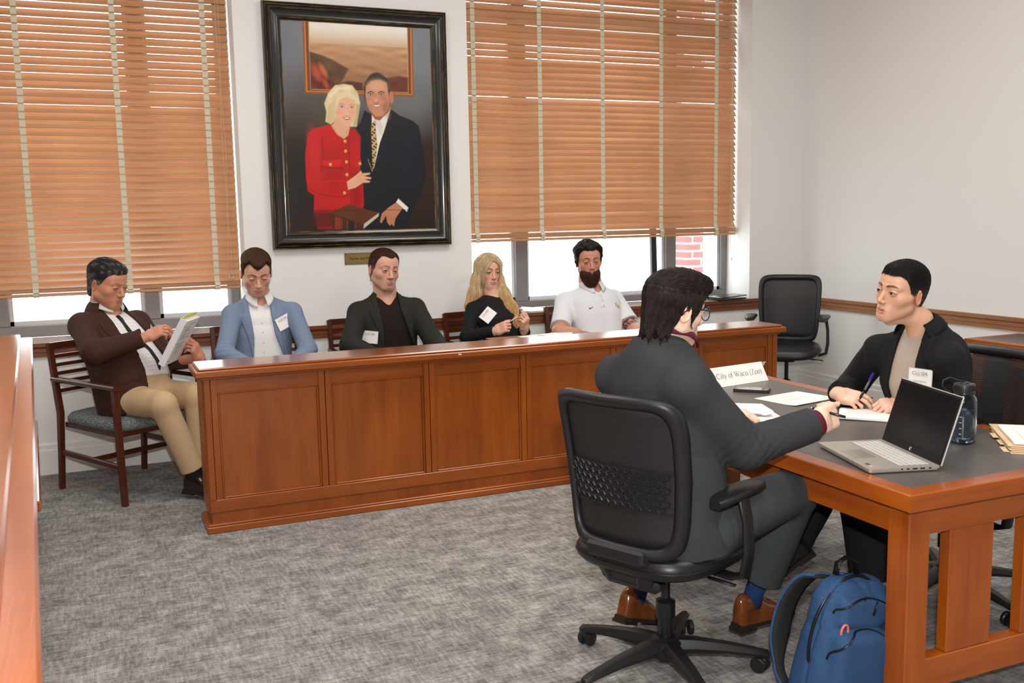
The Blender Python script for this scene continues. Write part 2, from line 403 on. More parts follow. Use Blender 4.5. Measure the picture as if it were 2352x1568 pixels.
def window(k, W, mull, z_sill):
    r = thing('window_%d' % k, None, None, ((W[0]+W[1])/2, YB+.34, 0)); r['kind'] = 'structure'
    y0, y1 = YB+.31, YB+.39; zb = z_sill; zt = WZ1
    f = MB()
    f.bx(W[0], W[1], y0, y1, WZ0+.029, zb, .004); f.bx(W[0], W[1], y0, y1, zt-.07, zt, .004)
    f.bx(W[0], W[0]+.06, y0, y1, zb, zt-.07, .004); f.bx(W[1]-.06, W[1], y0, y1, zb, zt-.07, .004)
    f.build('window_frame', M_ALU, r)
    xs = [W[0]+.06]
    for (a, c) in mull:
        MB().bx(a, c, y0-.004, y1, zb-.001, zt-.069, .004).build('mullion', M_ALU, r); xs += [a, c]
    xs.append(W[1]-.06)
    MB().bx(W[0]+.05, W[1]-.05, y0+.004, y1, 3.0, 3.09, .004).build('transom', M_ALU, r)
    g = bpy.data.materials.get('window_glass')
    if g is None:
        g = bpy.data.materials.new('window_glass'); g.use_nodes = True; nt = g.node_tree; nt.nodes.clear()
        o = nt.nodes.new('ShaderNodeOutputMaterial'); t = nt.nodes.new('ShaderNodeBsdfTransparent'); gl = nt.nodes.new('ShaderNodeBsdfGlossy'); mx = nt.nodes.new('ShaderNodeMixShader')
        gl.inputs['Roughness'].default_value = 0.02; t.inputs[0].default_value = (0.95, 0.98, 0.97, 1); mx.inputs[0].default_value = 0.05
        nt.links.new(t.outputs[0], mx.inputs[1]); nt.links.new(gl.outputs[0], mx.inputs[2]); nt.links.new(mx.outputs[0], o.inputs[0])
    for i in range(0, len(xs), 2):
        a, c = xs[i], xs[i+1]
        s = MB()  # casement edge inside each light
        for (u0, u1, w0, w1) in ((a, a+.022, zb, 3.0), (c-.022, c, zb, 3.0), (a, c, zb, zb+.028), (a, c, 2.975, 3.0)):
            s.bx(u0, u1, y0+.03, y1-.005, w0, w1)
        s.build('casement', M_ALU_L, r)
        MB().bx(a+.02, c-.02, y0+.05, y0+.056, zb+.02, 2.98).build('window_pane', g, r)
        MB().bx(a, c, y0+.05, y0+.056, 3.09, zt-.07).build('window_pane', g, r)
window(1, W1, ((-1.47, -1.375), (-0.575, -0.48), (0.327, 0.423)), 0.905)
window(2, W2, ((3.03, 3.135), (4.39, 4.487)), 0.885)
# opening light with a dark stay, beside the right mullion
MB().beam((4.300, YB+.345, .91), (4.270, YB+.345, 1.9), .03, .05).build('window_stay', M_BLK, bpy.data.objects['window_2'])

# brick pier of the building outside the right window
def brick():
    m = bpy.data.materials.new('brick'); m.use_nodes = True; nt = m.node_tree; N = nt.nodes; L = nt.links
    tc = N.new('ShaderNodeTexCoord'); mp = N.new('ShaderNodeMapping'); mp.inputs['Rotation'].default_value = (radians(90), 0, 0)
    bt = N.new('ShaderNodeTexBrick'); L.new(tc.outputs['Object'], mp.inputs['Vector']); L.new(mp.outputs['Vector'], bt.inputs['Vector'])
    bt.inputs['Color1'].default_value = (0.30, 0.10, 0.085, 1); bt.inputs['Color2'].default_value = (0.22, 0.075, 0.09, 1); bt.inputs['Mortar'].default_value = (0.8, 0.78, 0.75, 1)
    bt.inputs['Scale'].default_value = 1; bt.inputs['Brick Width'].default_value = 0.215; bt.inputs['Row Height'].default_value = 0.077; bt.inputs['Mortar Size'].default_value = 0.008
    L.new(bt.outputs['Color'], N['Principled BSDF'].inputs['Base Color']); N['Principled BSDF'].inputs['Roughness'].default_value = .9
    return m
struct('brick_pier', MB().bx(5.53, 5.72, 8.30, 8.6, -0.5, 4), brick())

# ------------------------------------------------------------------ wooden blinds
def slatmat():
    m = wood('blind_slat', (0.58, 0.305, 0.155), (0.45, 0.215, 0.100), 0, 0.30, 0.35, 0.8)
    return m
M_TAPE = mat('cream_cloth_tape', (0.62, 0.58, 0.44), 0.85, bump=((700, 700, 700), 0.3, 0.0006))
M_CORD = mat('pale_cord', (0.62, 0.55, 0.42), 0.8)
def blind(label, x0, x1, zbot, nstack, tapes, cordx, theta, jit, seed):
    rnd = random.Random(seed); yc = YB+.20; p = 0.0475; w = 0.060; th = 0.003
    r = thing('wooden_blind', label, 'blind', ((x0+x1)/2, yc, zbot), 0, 'wooden blinds in the two windows')
    z = zbot+.028+nstack*.0075+(.019 if seed == 1 else .026); mb = MB(); zs = []
    last = z
    while z < 3.42:
        t = radians(theta-(2.5+max(0, z-2.1)*7 if jit < 1 else 0)+rnd.uniform(-jit, jit)); dz = rnd.uniform(-1, 1)*jit*.0008
        if jit > 1.2 and rnd.random() < .24: t -= radians(rnd.uniform(3.0, 7.0))
        zz = z+dz; sag = rnd.uniform(-.0012, .0012)
        R = rotm((1, 0, 0), t)
        # crowned slat in three strips
        n = 10; G = []
        for i in range(n+1):
            x = x0+(x1-x0)*i/n; row = []
            for j in range(5):
                v = (j/4-.5)*w; cr_ = .0028*(1-(2*j/4-1)**2)
                q = R@V(0, v, cr_); row.append((x, yc+q[1], zz+q[2]+sag*sin(pi*i/n)))
            G.append(row)
        mb.shell(np.array(G)[:, ::-1], th)
        zs.append(zz); z += p
    mb.build('slats', slatmat(), r, smooth=False, auto=40)
    st = MB()
    for i in range(nstack): st.bx(x0, x1, yc-.028, yc+.028, zbot+.024+i*.0075, zbot+.024+i*.0075+.0070, .002)
    st.bx(x0, x1, yc-.028, yc+.028, zbot+.024+nstack*.0075+.002, zbot+.024+nstack*.0075+.006, .001)
    st.build('stacked_slats', slatmat(), r)
    MB().bx(x0, x1, yc-.027, yc+.027, zbot, zbot+.020, .004).build('bottom_rail', slatmat(), r)
    MB().bx(x0, x1, yc-.045, yc+.035, 3.43, 3.5, .006).build('head_rail', slatmat(), r)
    for tx in tapes:
        t = MB(); hw = .017
        pts = []
        zz = zbot+.006; rr = random.Random(int(tx*1000))
        pts.append((0, -.030, zbot-.004))
        for i in range(nstack+1):
            pts.append((rr.uniform(-.003, .003), -.031-(.009 if i % 2 else 0), zz)); zz += .0075
            pts.append((rr.uniform(-.003, .003), -.033-(.004 if i % 2 else .007), zz-.003))
        pts.append((0, -.027, zz+.012))
        for s in zs: pts.append((0, -.0135-.0035, s-.012)); pts.append((0, -.0135-.0015, s+.014))
        pts.append((0, -.02, 3.44))
        G = np.array([[(tx-hw+dx, yc+y, z_), (tx+hw+dx, yc+y, z_)] for dx, y, z_ in pts])
        t.shell(G, .0012)
        t.bx(tx-hw, tx+hw, yc-.028, yc+.028, zbot-.0045, zbot-.003)
        t.build('ladder_tape', M_TAPE, r)
    c = MB()
    for dx in (0, .012):
        ps = [(cordx+dx+.004*sin(k*1.3+dx*200), yc-.036, 3.45-(3.45-zbot-.10)*k/14) for k in range(15)]
        c.tube(ps, .0011, 5)
    if seed == 2:
        ps = [(cordx+.012+.02*sin(k/9*pi), yc-.04-.01*sin(k/9*2*pi), zbot+.10-.30*k/9) for k in range(10)]
        c.tube(ps, .0012, 5); ps = [(cordx+.01-.012*sin(k/9*pi), yc-.04, zbot+.10-.26*k/9) for k in range(10)]; c.tube(ps, .0012, 5)
        c.lathe([(.0005, -.012), (.005, -.010), (.006, 0), (.003, .012), (.001, .014)], (cordx+.012, yc-.04, zbot-.20), seg=8)
    else:
        for a in range(5):
            ps = [(cordx+.006+.010*cos(t)*(1+.2*a), yc-.04-.003*a, zbot+.085+.018*sin(t)) for t in np.linspace(0, 2*pi, 12)]; c.tube(ps, .0012, 5)
    c.build('pull_cord', M_CORD, r, smooth=True)
    return r
blind('lowered wooden slat blind at the left edge, three cream tapes in view', -2.235, 0.938, 1.095, 3, (-1.96, -1.41, -0.86, -.312, .240, .785), .870, 59.0, .45, 1)
blind('wooden slat blind with five cream tapes and uneven gaps, right of the portrait', 2.565, 4.985, 1.352, 5, (2.667, 3.20, 3.735, 4.264, 4.79), 4.925, 58.5, 1.6, 2)

# ------------------------------------------------------------------ jury box
JX0, JX1, JY0, JY1, JT = 0.475, 3.955, 4.925, 5.17, 0.835
jb = thing('jury_box', 'long cherry wood jury box with recessed panels, in front of the seated row', 'jury box', ((JX0+JX1)/2, 5.03, 0))
c = MB()
c.bx(JX0+.015, JX1-.015, JY0+.022, JY1-.02, 0.045, 0.79)
c.bx(JX0+.008, JX1-.008, JY0+.012, JY1-.01, 0.04, 0.105)
c.build('carcass', M_WZ, jb)
for k, (a, d) in enumerate(((JX0, .54), (1.043, 1.108), (1.610, 1.672), (2.182, 2.247), (2.76, 2.825), (3.335, 3.40), (3.89, JX1))):
    m_ = (a+d)/2; c = MB()
    if k in (0, 6):
        s0, s1 = (a, a+.032) if k == 0 else (d-.032, d)
        c.bx(s0, s1, JY0-.004, JY0+.03, .165, .785, .003)
        q0, q1 = (a+.034, d) if k == 0 else (a, d-.034); c.bx(q0, q1, JY0+.002, JY0+.03, .165, .785, .002)
    else:
        c.bx(a, m_-.0015, JY0, JY0+.03, .165, .785, .002); c.bx(m_+.0015, d, JY0, JY0+.03, .165, .785, .002)
    c.build('stile', M_WZ, jb)
MB().bx(JX0, JX1, JY0-.002, JY0+.03, 0.10, 0.166, .003).build('bottom_rail', M_WX, jb)
xs = ((.54, 1.043), (1.108, 1.610), (1.672, 2.182), (2.247, 2.76), (2.825, 3.335), (3.40, 3.89))
for a, d in xs:
    MB().bx(a, d, JY0+.013, JY0+.03, .706, .785).build('upper_rail', M_WX, jb)
    p = MB(); p.bx(a+.012, d-.012, JY0+.017, JY0+.03, .166, .706)
    t = .010
    for (u0, u1, w0, w1) in ((a, d, .697, .706), (a, a+t, .166, .697), (d-t, d, .166, .697), (a, d, .166, .174)):
        p.bx(u0, u1, JY0+.008, JY0+.03, w0, w1, .003)
    p.build('panel', M_WZ, jb)
c = MB(); c.bx(JX0-.022, JX1+.022, JY0-.022, JY1+.02, 0, .034, .004); c.bx(JX0-.014, JX1+.014, JY0-.014, JY1+.012, .034, .044, .003)
c.build('base_moulding', M_WX, jb)
# fluted end faces
for sx, X in ((-1, JX0), (1, JX1)):
    c = MB()
    for i in range(5):
        y = JY0+.02+i*.047; c.bx(X-.006 if sx < 0 else X-.02, X+.02 if sx < 0 else X+.006, y, y+.034, .10, .785, .004)
    c.build('end_panel', M_WZ, jb)
c = MB()
c.bx(JX0-.012, JX1+.012, JY0-.014, JY1+.012, .775, .789, .004)
c.bx(JX0-.040, JX1+.040, JY0-.042, JY1+.04, .789, .822, .005)
c.build('cap_moulding', M_WX, jb)
c = MB(); c.bx(JX0-.022, JX1+.022, JY0-.022, JY1+.022, .820, JT, .006); c.build('cap', wood('cherry_cap', WD1, WD2, 0, 0.22, 0.8), jb)
MB().bx(1.798, 1.803, JY0-.0432, JY0-.042, .806, .815).bx(1.807, 1.813, JY0-.0432, JY0-.042, .806, .814).build('scuff', M_PAPER, jb)

# ------------------------------------------------------------------ judges' bench at the left
jd = thing('judges_bench', "tall cherry wood bench running along the left edge of the photo", 'bench', (-0.7, 3.4, 0))
ang = radians(2.7); RB = rotm((0, 0, 1), ang); O = V(-.305, 3.4, 0)
def RBm(mb, name, m): 
    P = np.concatenate(mb.v)@RB.T+O; k = MB(); k.v = [P]; k.f = mb.f; k.n = len(P); k.c = [np.ones((len(P), 3))]; return k.build(name, m, jd)
L0, L1 = -2.6, 2.33
RBm(MB().bx(-.42, 0.03, L0, L1-.03, 0.0, .93), 'body', M_WY)
for y in np.arange(-.26, 2.2, .56): RBm(MB().bx(.0, .046, y, y+.06, .08, .90, .003), 'stile', M_WZ)
RBm(MB().bx(.0, .042, L0, L1-.03, 0.0, .08, .004), 'plinth', M_WY)
M_BY = wood('bench_cherry', T1, T2, 1, 0.22, 1.0)
RBm(MB().bx(-.52, .115, L0, L1, .93, .955, .006), 'lip', M_BY)
RBm(MB().bx(-.50, .060, L0, L1-.02, .955, .975, .006), 'bench_top', M_BY)
k = MB().bx(.02, .105, .90, 2.75, .385, .43, .006).bx(.02, .060, .90, 2.75, .43, .445, .003); RBm(k, 'ledge', M_BY)


# ------------------------------------------------------------------ painted portrait (flat canvas, colours painted on a fine grid)
def lin(r, g, b_):
    c = np.array([r, g, b_], float)/255
    return np.where(c <= .04045, c/12.92, ((c+.055)/1.055)**2.4)
class Canvas:
    def __init__(s, nx, nz, x0, x1, z0, z1):
        s.nx, s.nz = nx, nz; gx = np.linspace(x0, x1, nx); gz = np.linspace(z0, z1, nz)
        s.X, s.Z = np.meshgrid(gx, gz, indexing='ij'); s.C = np.zeros((nx, nz, 3)); s.rs = np.random.RandomState(4)
    def pt(s, a, b):
        p = on_plane(580+a/2.53, b/2.529, (0, YB-.035, 0), (0, 1, 0)); return p[0], p[2]
    def noise(s, fx, fz, seed=0):
        r = np.random.RandomState(seed); o = 0
        for k in range(7):
            a = r.uniform(0, 2*pi, 2); o = o+np.sin(s.X*fx*r.uniform(.5, 1.6)*(1 if k % 2 else -1)+s.Z*fz*r.uniform(.5, 1.6)+a[0]+1.5*np.sin(s.X*fx*.37+a[1]))
        return o/4
    def sd(s, poly):
        P = np.array([s.pt(*p) for p in poly]); n = len(P); d = np.full(s.X.shape, 1e9); ins = np.zeros(s.X.shape, bool)
        for i in range(n):
            ax, az = P[i]; bx, bz = P[(i+1) % n]; ex, ez = bx-ax, bz-az
            t = np.clip(((s.X-ax)*ex+(s.Z-az)*ez)/(ex*ex+ez*ez+1e-12), 0, 1)
            d = np.minimum(d, np.hypot(s.X-ax-t*ex, s.Z-az-t*ez))
            c = ((az > s.Z) != (bz > s.Z)) & (s.X < ex*(s.Z-az)/(ez+1e-12)+ax); ins ^= c
        return np.where(ins, -d, d)
    def fill(s, poly, col, soft=.0015, tex=None, alpha=1.0):
        d = s.sd(poly); a = np.clip(.5-d/(2*soft), 0, 1)*alpha
        s.put(a, col, tex)
    def put(s, a, col, tex=None):
        c = lin(*col) if not isinstance(col, np.ndarray) else col
        if tex is not None: c = c*(1+tex[..., None]*np.ones(3))
        s.C = s.C*(1-a[..., None])+np.clip(c, 0, 1)*a[..., None]
    def ell(s, a, b, ra, rb, col, soft=.3, rot=0, alpha=1.0, tex=None):
        x, z = s.pt(a, b); rx = ra*.001207; rz = rb*.001207
        dx, dz = s.X-x, s.Z-z; c_, s_ = cos(rot), sin(rot); u = (dx*c_+dz*s_)/rx; v = (-dx*s_+dz*c_)/rz
        r = np.sqrt(u*u+v*v); s.put(np.clip((1-r)/soft+.5, 0, 1)*alpha, col, tex)
    def line(s, pts, w, col, alpha=1.0, soft=.0012):
        P = [s.pt(*p) for p in pts]; d = np.full(s.X.shape, 1e9)
        for (ax, az), (bx, bz) in zip(P[:-1], P[1:]):
            ex, ez = bx-ax, bz-az; t = np.clip(((s.X-ax)*ex+(s.Z-az)*ez)/(ex*ex+ez*ez+1e-12), 0, 1)
            d = np.minimum(d, np.hypot(s.X-ax-t*ex, s.Z-az-t*ez))
        s.put(np.clip((w*.0006-d)/soft+.5, 0, 1)*alpha, col)

PX0, PX1, PZ0, PZ1 = 1.257, 2.258, 1.476, 2.820
pr_ = thing('framed_portrait', 'large framed oil portrait of a couple in red jacket and dark suit', 'painting', (1.755, YB-.02, 2.14))
cv = Canvas(330, 440, PX0-.01, PX1+.01, PZ0-.01, PZ1+.01)
H_ = (cv.Z-PZ0)/(PZ1-PZ0); U_ = (cv.X-PX0)/(PX1-PX0)
g = np.clip((H_-.42)/.38, 0, 1)[..., None]; n0 = cv.noise(9, 7, 1)
cv.C = (lin(34, 20, 13)*(1-g)+lin(118, 121, 128)*g)*(1+.14*n0[..., None])
cv.ell(330, 640, 190, 190, (74, 60, 38), 1.2, alpha=.6); cv.ell(900, 640, 130, 150, (120, 124, 122), 1.2, alpha=.55)
cv.ell(1000, 950, 150, 200, (52, 30, 14), 1.2, alpha=.7); cv.ell(260, 1000, 120, 260, (24, 17, 12), 1.2, alpha=.7)
cv.fill([(288, 90), (303, 542), (937, 562), (930, 90)], (146, 82, 30)); cv.fill([(298, 90), (312, 532), (930, 552), (922, 90)], (196, 124, 52))
cv.fill([(306, 90), (320, 526), (922, 546), (915, 90)], (118, 60, 24)); cv.fill([(322, 90), (336, 520), (908, 542), (900, 90)], (212, 160, 104))
inner = [(328, 90), (340, 516), (904, 536), (896, 90)]
sky = cv.sd(inner); z1 = cv.pt(600, 262)[1]; z2 = cv.pt(600, 540)[1]
t = np.clip((cv.Z-z1)/.10, 0, 1)[..., None]; land = np.clip((z1-cv.Z)/(z1-z2), 0, 1)[..., None]; nn = cv.noise(22, 110, 3)[..., None]
im = np.where(cv.Z[..., None] > z1, lin(206, 168, 132)*(1-t)+lin(236, 230, 214)*t, lin(196, 150, 110)*(1-land)+lin(136, 82, 40)*land)*(1+.20*nn*(land > 0))
a = np.clip(.5-sky/.003, 0, 1)[..., None]; cv.C = cv.C*(1-a)+im*a
cv.fill([(330, 298), (400, 318), (470, 350), (560, 400), (520, 470), (480, 520), (338, 516)], (92, 62, 32), .006, cv.noise(30, 40, 5)*.3)
cv.fill([(340, 400), (372, 376), (400, 400), (430, 450), (470, 470), (500, 518), (340, 516)], (104, 34, 20), .004, cv.noise(40, 50, 6)*.4)
cv.ell(372, 420, 22, 42, (176, 74, 44), .9, .4); cv.ell(412, 410, 14, 40, (196, 92, 52), .9, .5); cv.ell(425, 485, 12, 30, (170, 70, 40), .9, .4)
cv.fill([(790, 450), (850, 440), (904, 450), (904, 536), (800, 535)], (104, 48, 26), .008, cv.noise(40, 50, 7)*.3)
cv.fill([(470, 490), (560, 470), (640, 480), (640, 528), (470, 520)], (80, 38, 22), .006)
# man's suit
cv.fill([(800, 640), (850, 668), (930, 700), (965, 730), (985, 830), (1005, 960), (1008, 1020), (985, 1110), (940, 1200), (890, 1330), (640, 1330), (640, 1190), (625, 1000), (600, 740), (640, 700), (690, 665)], (15, 16, 27), .004, cv.noise(20, 20, 8)*.25)
cv.ell(900, 900, 60, 170, (24, 26, 40), 1.3, .1, .5)
cv.fill([(693, 665), (803, 628), (800, 668), (740, 830), (706, 975), (690, 905), (694, 740)], (232, 226, 214), .002)
cv.fill([(706, 700), (740, 700), (760, 740), (745, 790)], (206, 200, 192), .004, alpha=.6)
tie = [(706, 696), (720, 704), (716, 736), (726, 850), (712, 950), (696, 998), (672, 930), (668, 850), (684, 740)]
cv.fill(tie, (206, 172, 118), .002)
rs = random.Random(3)
d = cv.sd(tie)
for i in range(46):
    yy = 712+i*6; xx = 676+((i*17) % 46)+ (8 if i % 2 else 0)
    x, z = cv.pt(xx, yy)
    ii = np.clip((.0062-np.maximum(abs(cv.X-x), abs(cv.Z-z)))/.002+.3, 0, 1)*(d < -.002); cv.put(ii, (34, 26, 34))
cv.fill([(650, 640), (693, 665), (690, 760), (700, 1000), (650, 860), (620, 740)], (14, 15, 25), .003)
cv.fill([(803, 632), (850, 668), (775, 850), (706, 1000), (745, 830)], (18, 19, 31), .003)
# man's neck, head
cv.fill([(690, 620), (800, 600), (800, 640), (740, 700), (712, 694), (694, 668)], (158, 92, 62), .003)
cv.ell(726, 545, 76, 118, (48, 40, 36), .10)
cv.fill([(650, 480), (690, 440), (740, 434), (790, 456), (802, 520), (796, 560), (655, 560), (646, 520)], (58, 46, 40), .004)
cv.ell(807, 566, 13, 34, (190, 122, 92), .3)
cv.fill([(660, 500), (690, 470), (740, 462), (778, 480), (790, 540), (796, 590), (790, 640), (752, 676), (715, 676), (680, 640), (664, 600), (656, 550)], (200, 138, 104), .004)
cv.ell(725, 500, 50, 32, (222, 170, 136), 1.0, 0, .7); cv.ell(775, 620, 20, 60, (150, 92, 66), 1.0, .2, .6); cv.ell(676, 600, 14, 30, (178, 108, 82), 1., 0, .5)
cv.ell(690, 596, 18, 16, (216, 144, 112), 1.0, 0, .7); cv.ell(752, 594, 18, 16, (214, 140, 108), 1.0, 0, .7)
for ex in (687, 748):
    cv.line([(ex-17, 538), (ex, 531), (ex+17, 537)], 7, (84, 64, 52), .9); cv.ell(ex, 549, 14, 6.5, (150, 96, 74), .5); cv.ell(ex, 550, 10, 4, (220, 206, 196), .4); cv.ell(ex, 550, 4.5, 4.5, (34, 26, 22), .5)
    cv.line([(ex-13, 547), (ex, 543), (ex+14, 548)], 3, (60, 40, 34), .8)
cv.line([(714, 540), (711, 575), (702, 590)], 5, (172, 108, 80), .6); cv.ell(717, 580, 12, 14, (224, 160, 128), .8, 0, .8); cv.line([(704, 596), (717, 600), (732, 594)], 4, (128, 70, 52), .8)
cv.fill([(695, 609), (720, 606), (752, 607), (740, 620), (715, 624)], (160, 84, 68), .002); cv.fill([(702, 611), (722, 610), (745, 610), (735, 617), (715, 619)], (238, 228, 214), .0015)
cv.line([(690, 604), (683, 622), (694, 640)], 4, (158, 96, 72), .6); cv.line([(758, 600), (766, 618), (760, 636)], 4, (146, 86, 64), .6)
# woman's jacket
red = cv.noise(14, 12, 11)*.16
cv.fill([(455, 722), (350, 748), (322, 776), (306, 900), (312, 1040), (322, 1110), (360, 1135), (355, 1225), (380, 1330), (520, 1330), (640, 1210), (648, 1190), (640, 1010), (625, 990), (628, 790), (600, 752), (555, 735)], (186, 18, 18), .003, red)
cv.ell(365, 900, 34, 120, (214, 40, 40), 1.2, .1, .5); cv.line([(405, 800), (410, 900), (400, 1000)], 10, (128, 8, 10), .6, .01); cv.ell(600, 1100, 24, 120, (120, 8, 10), 1.2, 0, .6)
cv.fill([(350, 1225), (650, 1225), (650, 1330), (330, 1330)], (58, 10, 10), .02, alpha=.8)
cv.line([(560, 800), (566, 1000), (570, 1200)], 4, (128, 10, 12), .7)
cv.fill([(405, 930), (522, 926), (520, 950), (500, 976), (404, 962)], (206, 26, 24), .003); cv.line([(404, 964), (440, 974), (520, 974)], 5, (116, 8, 10), .8)
cv.fill([(575, 930), (630, 925), (632, 960), (590, 970)], (200, 24, 24), .003); cv.line([(405, 975), (408, 1040), (512, 1036), (520, 976)], 3, (130, 10, 12), .7)
for (a_, b_) in ((538, 820), (541, 877), (546, 940), (549, 1014), (453, 955), (624, 950), (535, 1120)):
    cv.ell(a_, b_, 10, 10.5, (150, 74, 24), .3); cv.ell(a_, b_, 7.5, 8, (232, 190, 96), .5); cv.ell(a_+1, b_+1, 3, 3.5, (190, 120, 50), .5)
cv.line([(330, 1100), (420, 1135), (520, 1145), (560, 1128)], 5, (120, 8, 10), .7, .004); cv.line([(345, 1060), (480, 1050), (550, 1052)], 6, (216, 44, 40), .5, .008)
# woman's neck, head, hair
cv.fill([(417, 600), (440, 540), (480, 495), (530, 487), (580, 496), (612, 540), (626, 600), (612, 680), (606, 735), (570, 735), (560, 700), (480, 700), (455, 722), (424, 706), (430, 650)], (222, 202, 158), .004, cv.noise(60, 20, 13)*.10)
cv.fill([(476, 680), (575, 690), (566, 740), (556, 785), (530, 806), (490, 780), (458, 730), (474, 712)], (222, 168, 136), .003)
cv.line([(545, 780), (552, 756)], 4, (186, 120, 96), .6); cv.line([(466, 735), (500, 786), (532, 800)], 3, (190, 128, 104), .6)
cv.fill([(480, 600), (500, 566), (545, 550), (585, 562), (602, 600), (600, 650), (588, 700), (562, 730), (530, 726), (496, 690), (478, 650)], (230, 176, 144), .004)
cv.fill([(480, 610), (492, 560), (540, 530), (600, 560), (608, 600), (585, 575), (545, 562), (505, 580), (484, 640)], (228, 210, 168), .003)
cv.fill([(440, 610), (470, 590), (478, 690), (462, 718), (430, 700)], (212, 190, 146), .005, cv.noise(60, 12, 14)*.12); cv.fill([(604, 600), (624, 610), (612, 690), (600, 734), (582, 730), (598, 680)], (196, 172, 126), .004)
cv.line([(450, 560), (500, 512), (560, 512)], 14, (244, 232, 196), .6, .008)
cv.ell(500, 652, 14, 14, (236, 150, 124), 1.0, 0, .5); cv.ell(583, 655, 12, 14, (230, 146, 120), 1.0, 0, .5)
for ex, ey in ((520, 620), (577, 624)):
    cv.line([(ex-15, ey-14), (ex, ey-18), (ex+14, ey-12)], 4, (176, 132, 96), .9); cv.ell(ex, ey, 11, 5.5, (170, 112, 96), .5); cv.ell(ex, ey+.5, 8.5, 4, (232, 226, 222), .4); cv.ell(ex, ey, 4.5, 4.5, (70, 106, 150), .5); cv.ell(ex, ey, 2, 2, (20, 20, 24), .5)
    cv.line([(ex-11, ey-3), (ex, ey-6), (ex+11, ey-2)], 2.5, (80, 56, 46), .9)
cv.line([(556, 625), (560, 650), (552, 666)], 3, (200, 138, 110), .7); cv.ell(553, 662, 7, 7, (240, 192, 164), .7); cv.line([(543, 670), (553, 673), (563, 669)], 3, (176, 104, 86), .8)
cv.fill([(524, 678), (548, 680), (572, 680), (562, 694), (545, 698), (532, 690)], (186, 52, 46), .0015); cv.fill([(530, 682), (548, 684), (567, 683), (556, 690), (540, 690)], (244, 236, 224), .001)
# hands, cuff, book
cv.fill([(548, 1055), (600, 1018), (632, 990), (636, 1006), (682, 1003), (684, 1012), (646, 1022), (690, 1030), (688, 1040), (650, 1042), (684, 1052), (680, 1060), (640, 1062), (600, 1090), (556, 1102)], (226, 172, 136), .002)
for q in (((604, 1030), (648, 1010)), ((612, 1042), (682, 1036)), ((612, 1056), (676, 1058))): cv.line(list(q), 2.5, (180, 118, 88), .6)
cv.fill([(848, 1153), (906, 1206), (898, 1230), (834, 1174)], (236, 232, 226), .0015)
cv.fill([(834, 1176), (872, 1210), (850, 1240), (830, 1270), (822, 1314), (806, 1300), (800, 1312), (782, 1290), (776, 1250), (752, 1294), (740, 1290), (752, 1240), (790, 1205)], (190, 128, 94), .002)
for q in (((790, 1240), (784, 1286)), ((806, 1250), (804, 1300)), ((824, 1260), (815, 1306)), ((772, 1240), (752, 1284))): cv.line(list(q), 3, (130, 74, 50), .6)
cv.fill([(446, 1235), (560, 1186), (735, 1236), (648, 1300), (450, 1262)], (94, 46, 22), .002, cv.noise(20, 20, 15)*.15)
cv.fill([(446, 1236), (648, 1302), (645, 1328), (470, 1330), (446, 1262)], (70, 30, 14), .002); cv.fill([(648, 1300), (735, 1236), (733, 1256), (645, 1328)], (196, 186, 160), .002)
cv.fill([(480, 1256), (516, 1268), (514, 1330), (478, 1330)], (142, 40, 18), .001); cv.fill([(560, 1280), (590, 1290), (588, 1330), (560, 1330)], (30, 24, 24), .001)
for u in (522, 552, 600): cv.line([(u, 1268+(u-500)*.2), (u-2, 1330)], 2, (150, 110, 50), .7)
cv.line([(222, 1222), (1060, 1218)], 4, (36, 24, 20), .6, .003)
P = np.stack([cv.X, np.full(cv.X.shape, YB-.034), cv.Z], -1)
nx, nz = cv.nx, cv.nz; ii = (np.arange(nx-1)[:, None]*nz+np.arange(nz-1)).ravel(); Fq = np.stack([ii, ii+nz, ii+nz+1, ii+1], 1)
mesh_obj('canvas', P.reshape(-1, 3)-world_loc(pr_), Fq, mat('oil_paint', (1, 1, 1), 0.35, attr=True, bump=((260, 260, 260), .12, .0006)), pr_, True, cv.C.reshape(-1, 3))
MB().bx(PX0-.02, PX1+.02, YB-.030, YB-.006, PZ0-.02, PZ1+.02).build('backing_board', M_DK, pr_)
# frame: moulding profile swept round with mitred corners
ox0, ox1, oz0, oz1 = 1.130, 2.383, 1.350, 2.946
BK, GD, BR_ = lin(22, 21, 20), lin(150, 116, 52), lin(60, 44, 24)
prof = [(0, .002, BK), (0, .030, BK), (.004, .036, BR_), (.007, .037, GD), (.009, .034, BK), (.018, .038, BK), (.022, .040, GD), (.024, .036, BK), (.034, .044, BK), (.040, .046, BK), (.043, .048, GD), (.046, .043, BK), (.052, .040, BK), (.085, .034, BK), (.094, .036, BK), (.098, .034, GD), (.101, .030, BK), (.112, .026, BK), (.116, .027, GD), (.124, .020, GD), (.128, .012, BR_), (.128, .004, BK)]
sides = [((ox0, oz0), (1, 0), (0, 1), ox1-ox0), ((ox1, oz0), (0, 1), (-1, 0), oz1-oz0), ((ox1, oz1), (-1, 0), (0, -1), ox1-ox0), ((ox0, oz1), (0, -1), (1, 0), oz1-oz0)]
k = MB(); rs = np.random.RandomState(5)
for (cx, cz), (tx, tz), (ix, iz), Ls in sides:
    n = 160; G = np.zeros((n+1, len(prof), 3)); Cc = np.zeros((n+1, len(prof), 3))
    for j, (o_, h_, col) in enumerate(prof):
        wear = np.clip(np.convolve(rs.rand(n+9), np.ones(9)/9, 'valid')*4-1.45, 0.12, 1)[:, None]
        for_ = np.linspace(o_, Ls-o_, n+1)
        G[:, j, 0] = cx+tx*for_+ix*o_; G[:, j, 2] = cz+tz*for_+iz*o_; G[:, j, 1] = YB-.002-h_*1.25
        Cc[:, j] = col*wear+BK*(1-wear) if col is GD else col
    k.grid(G, col=None); k.c[-1] = Cc.reshape(-1, 3); k.has_c = True
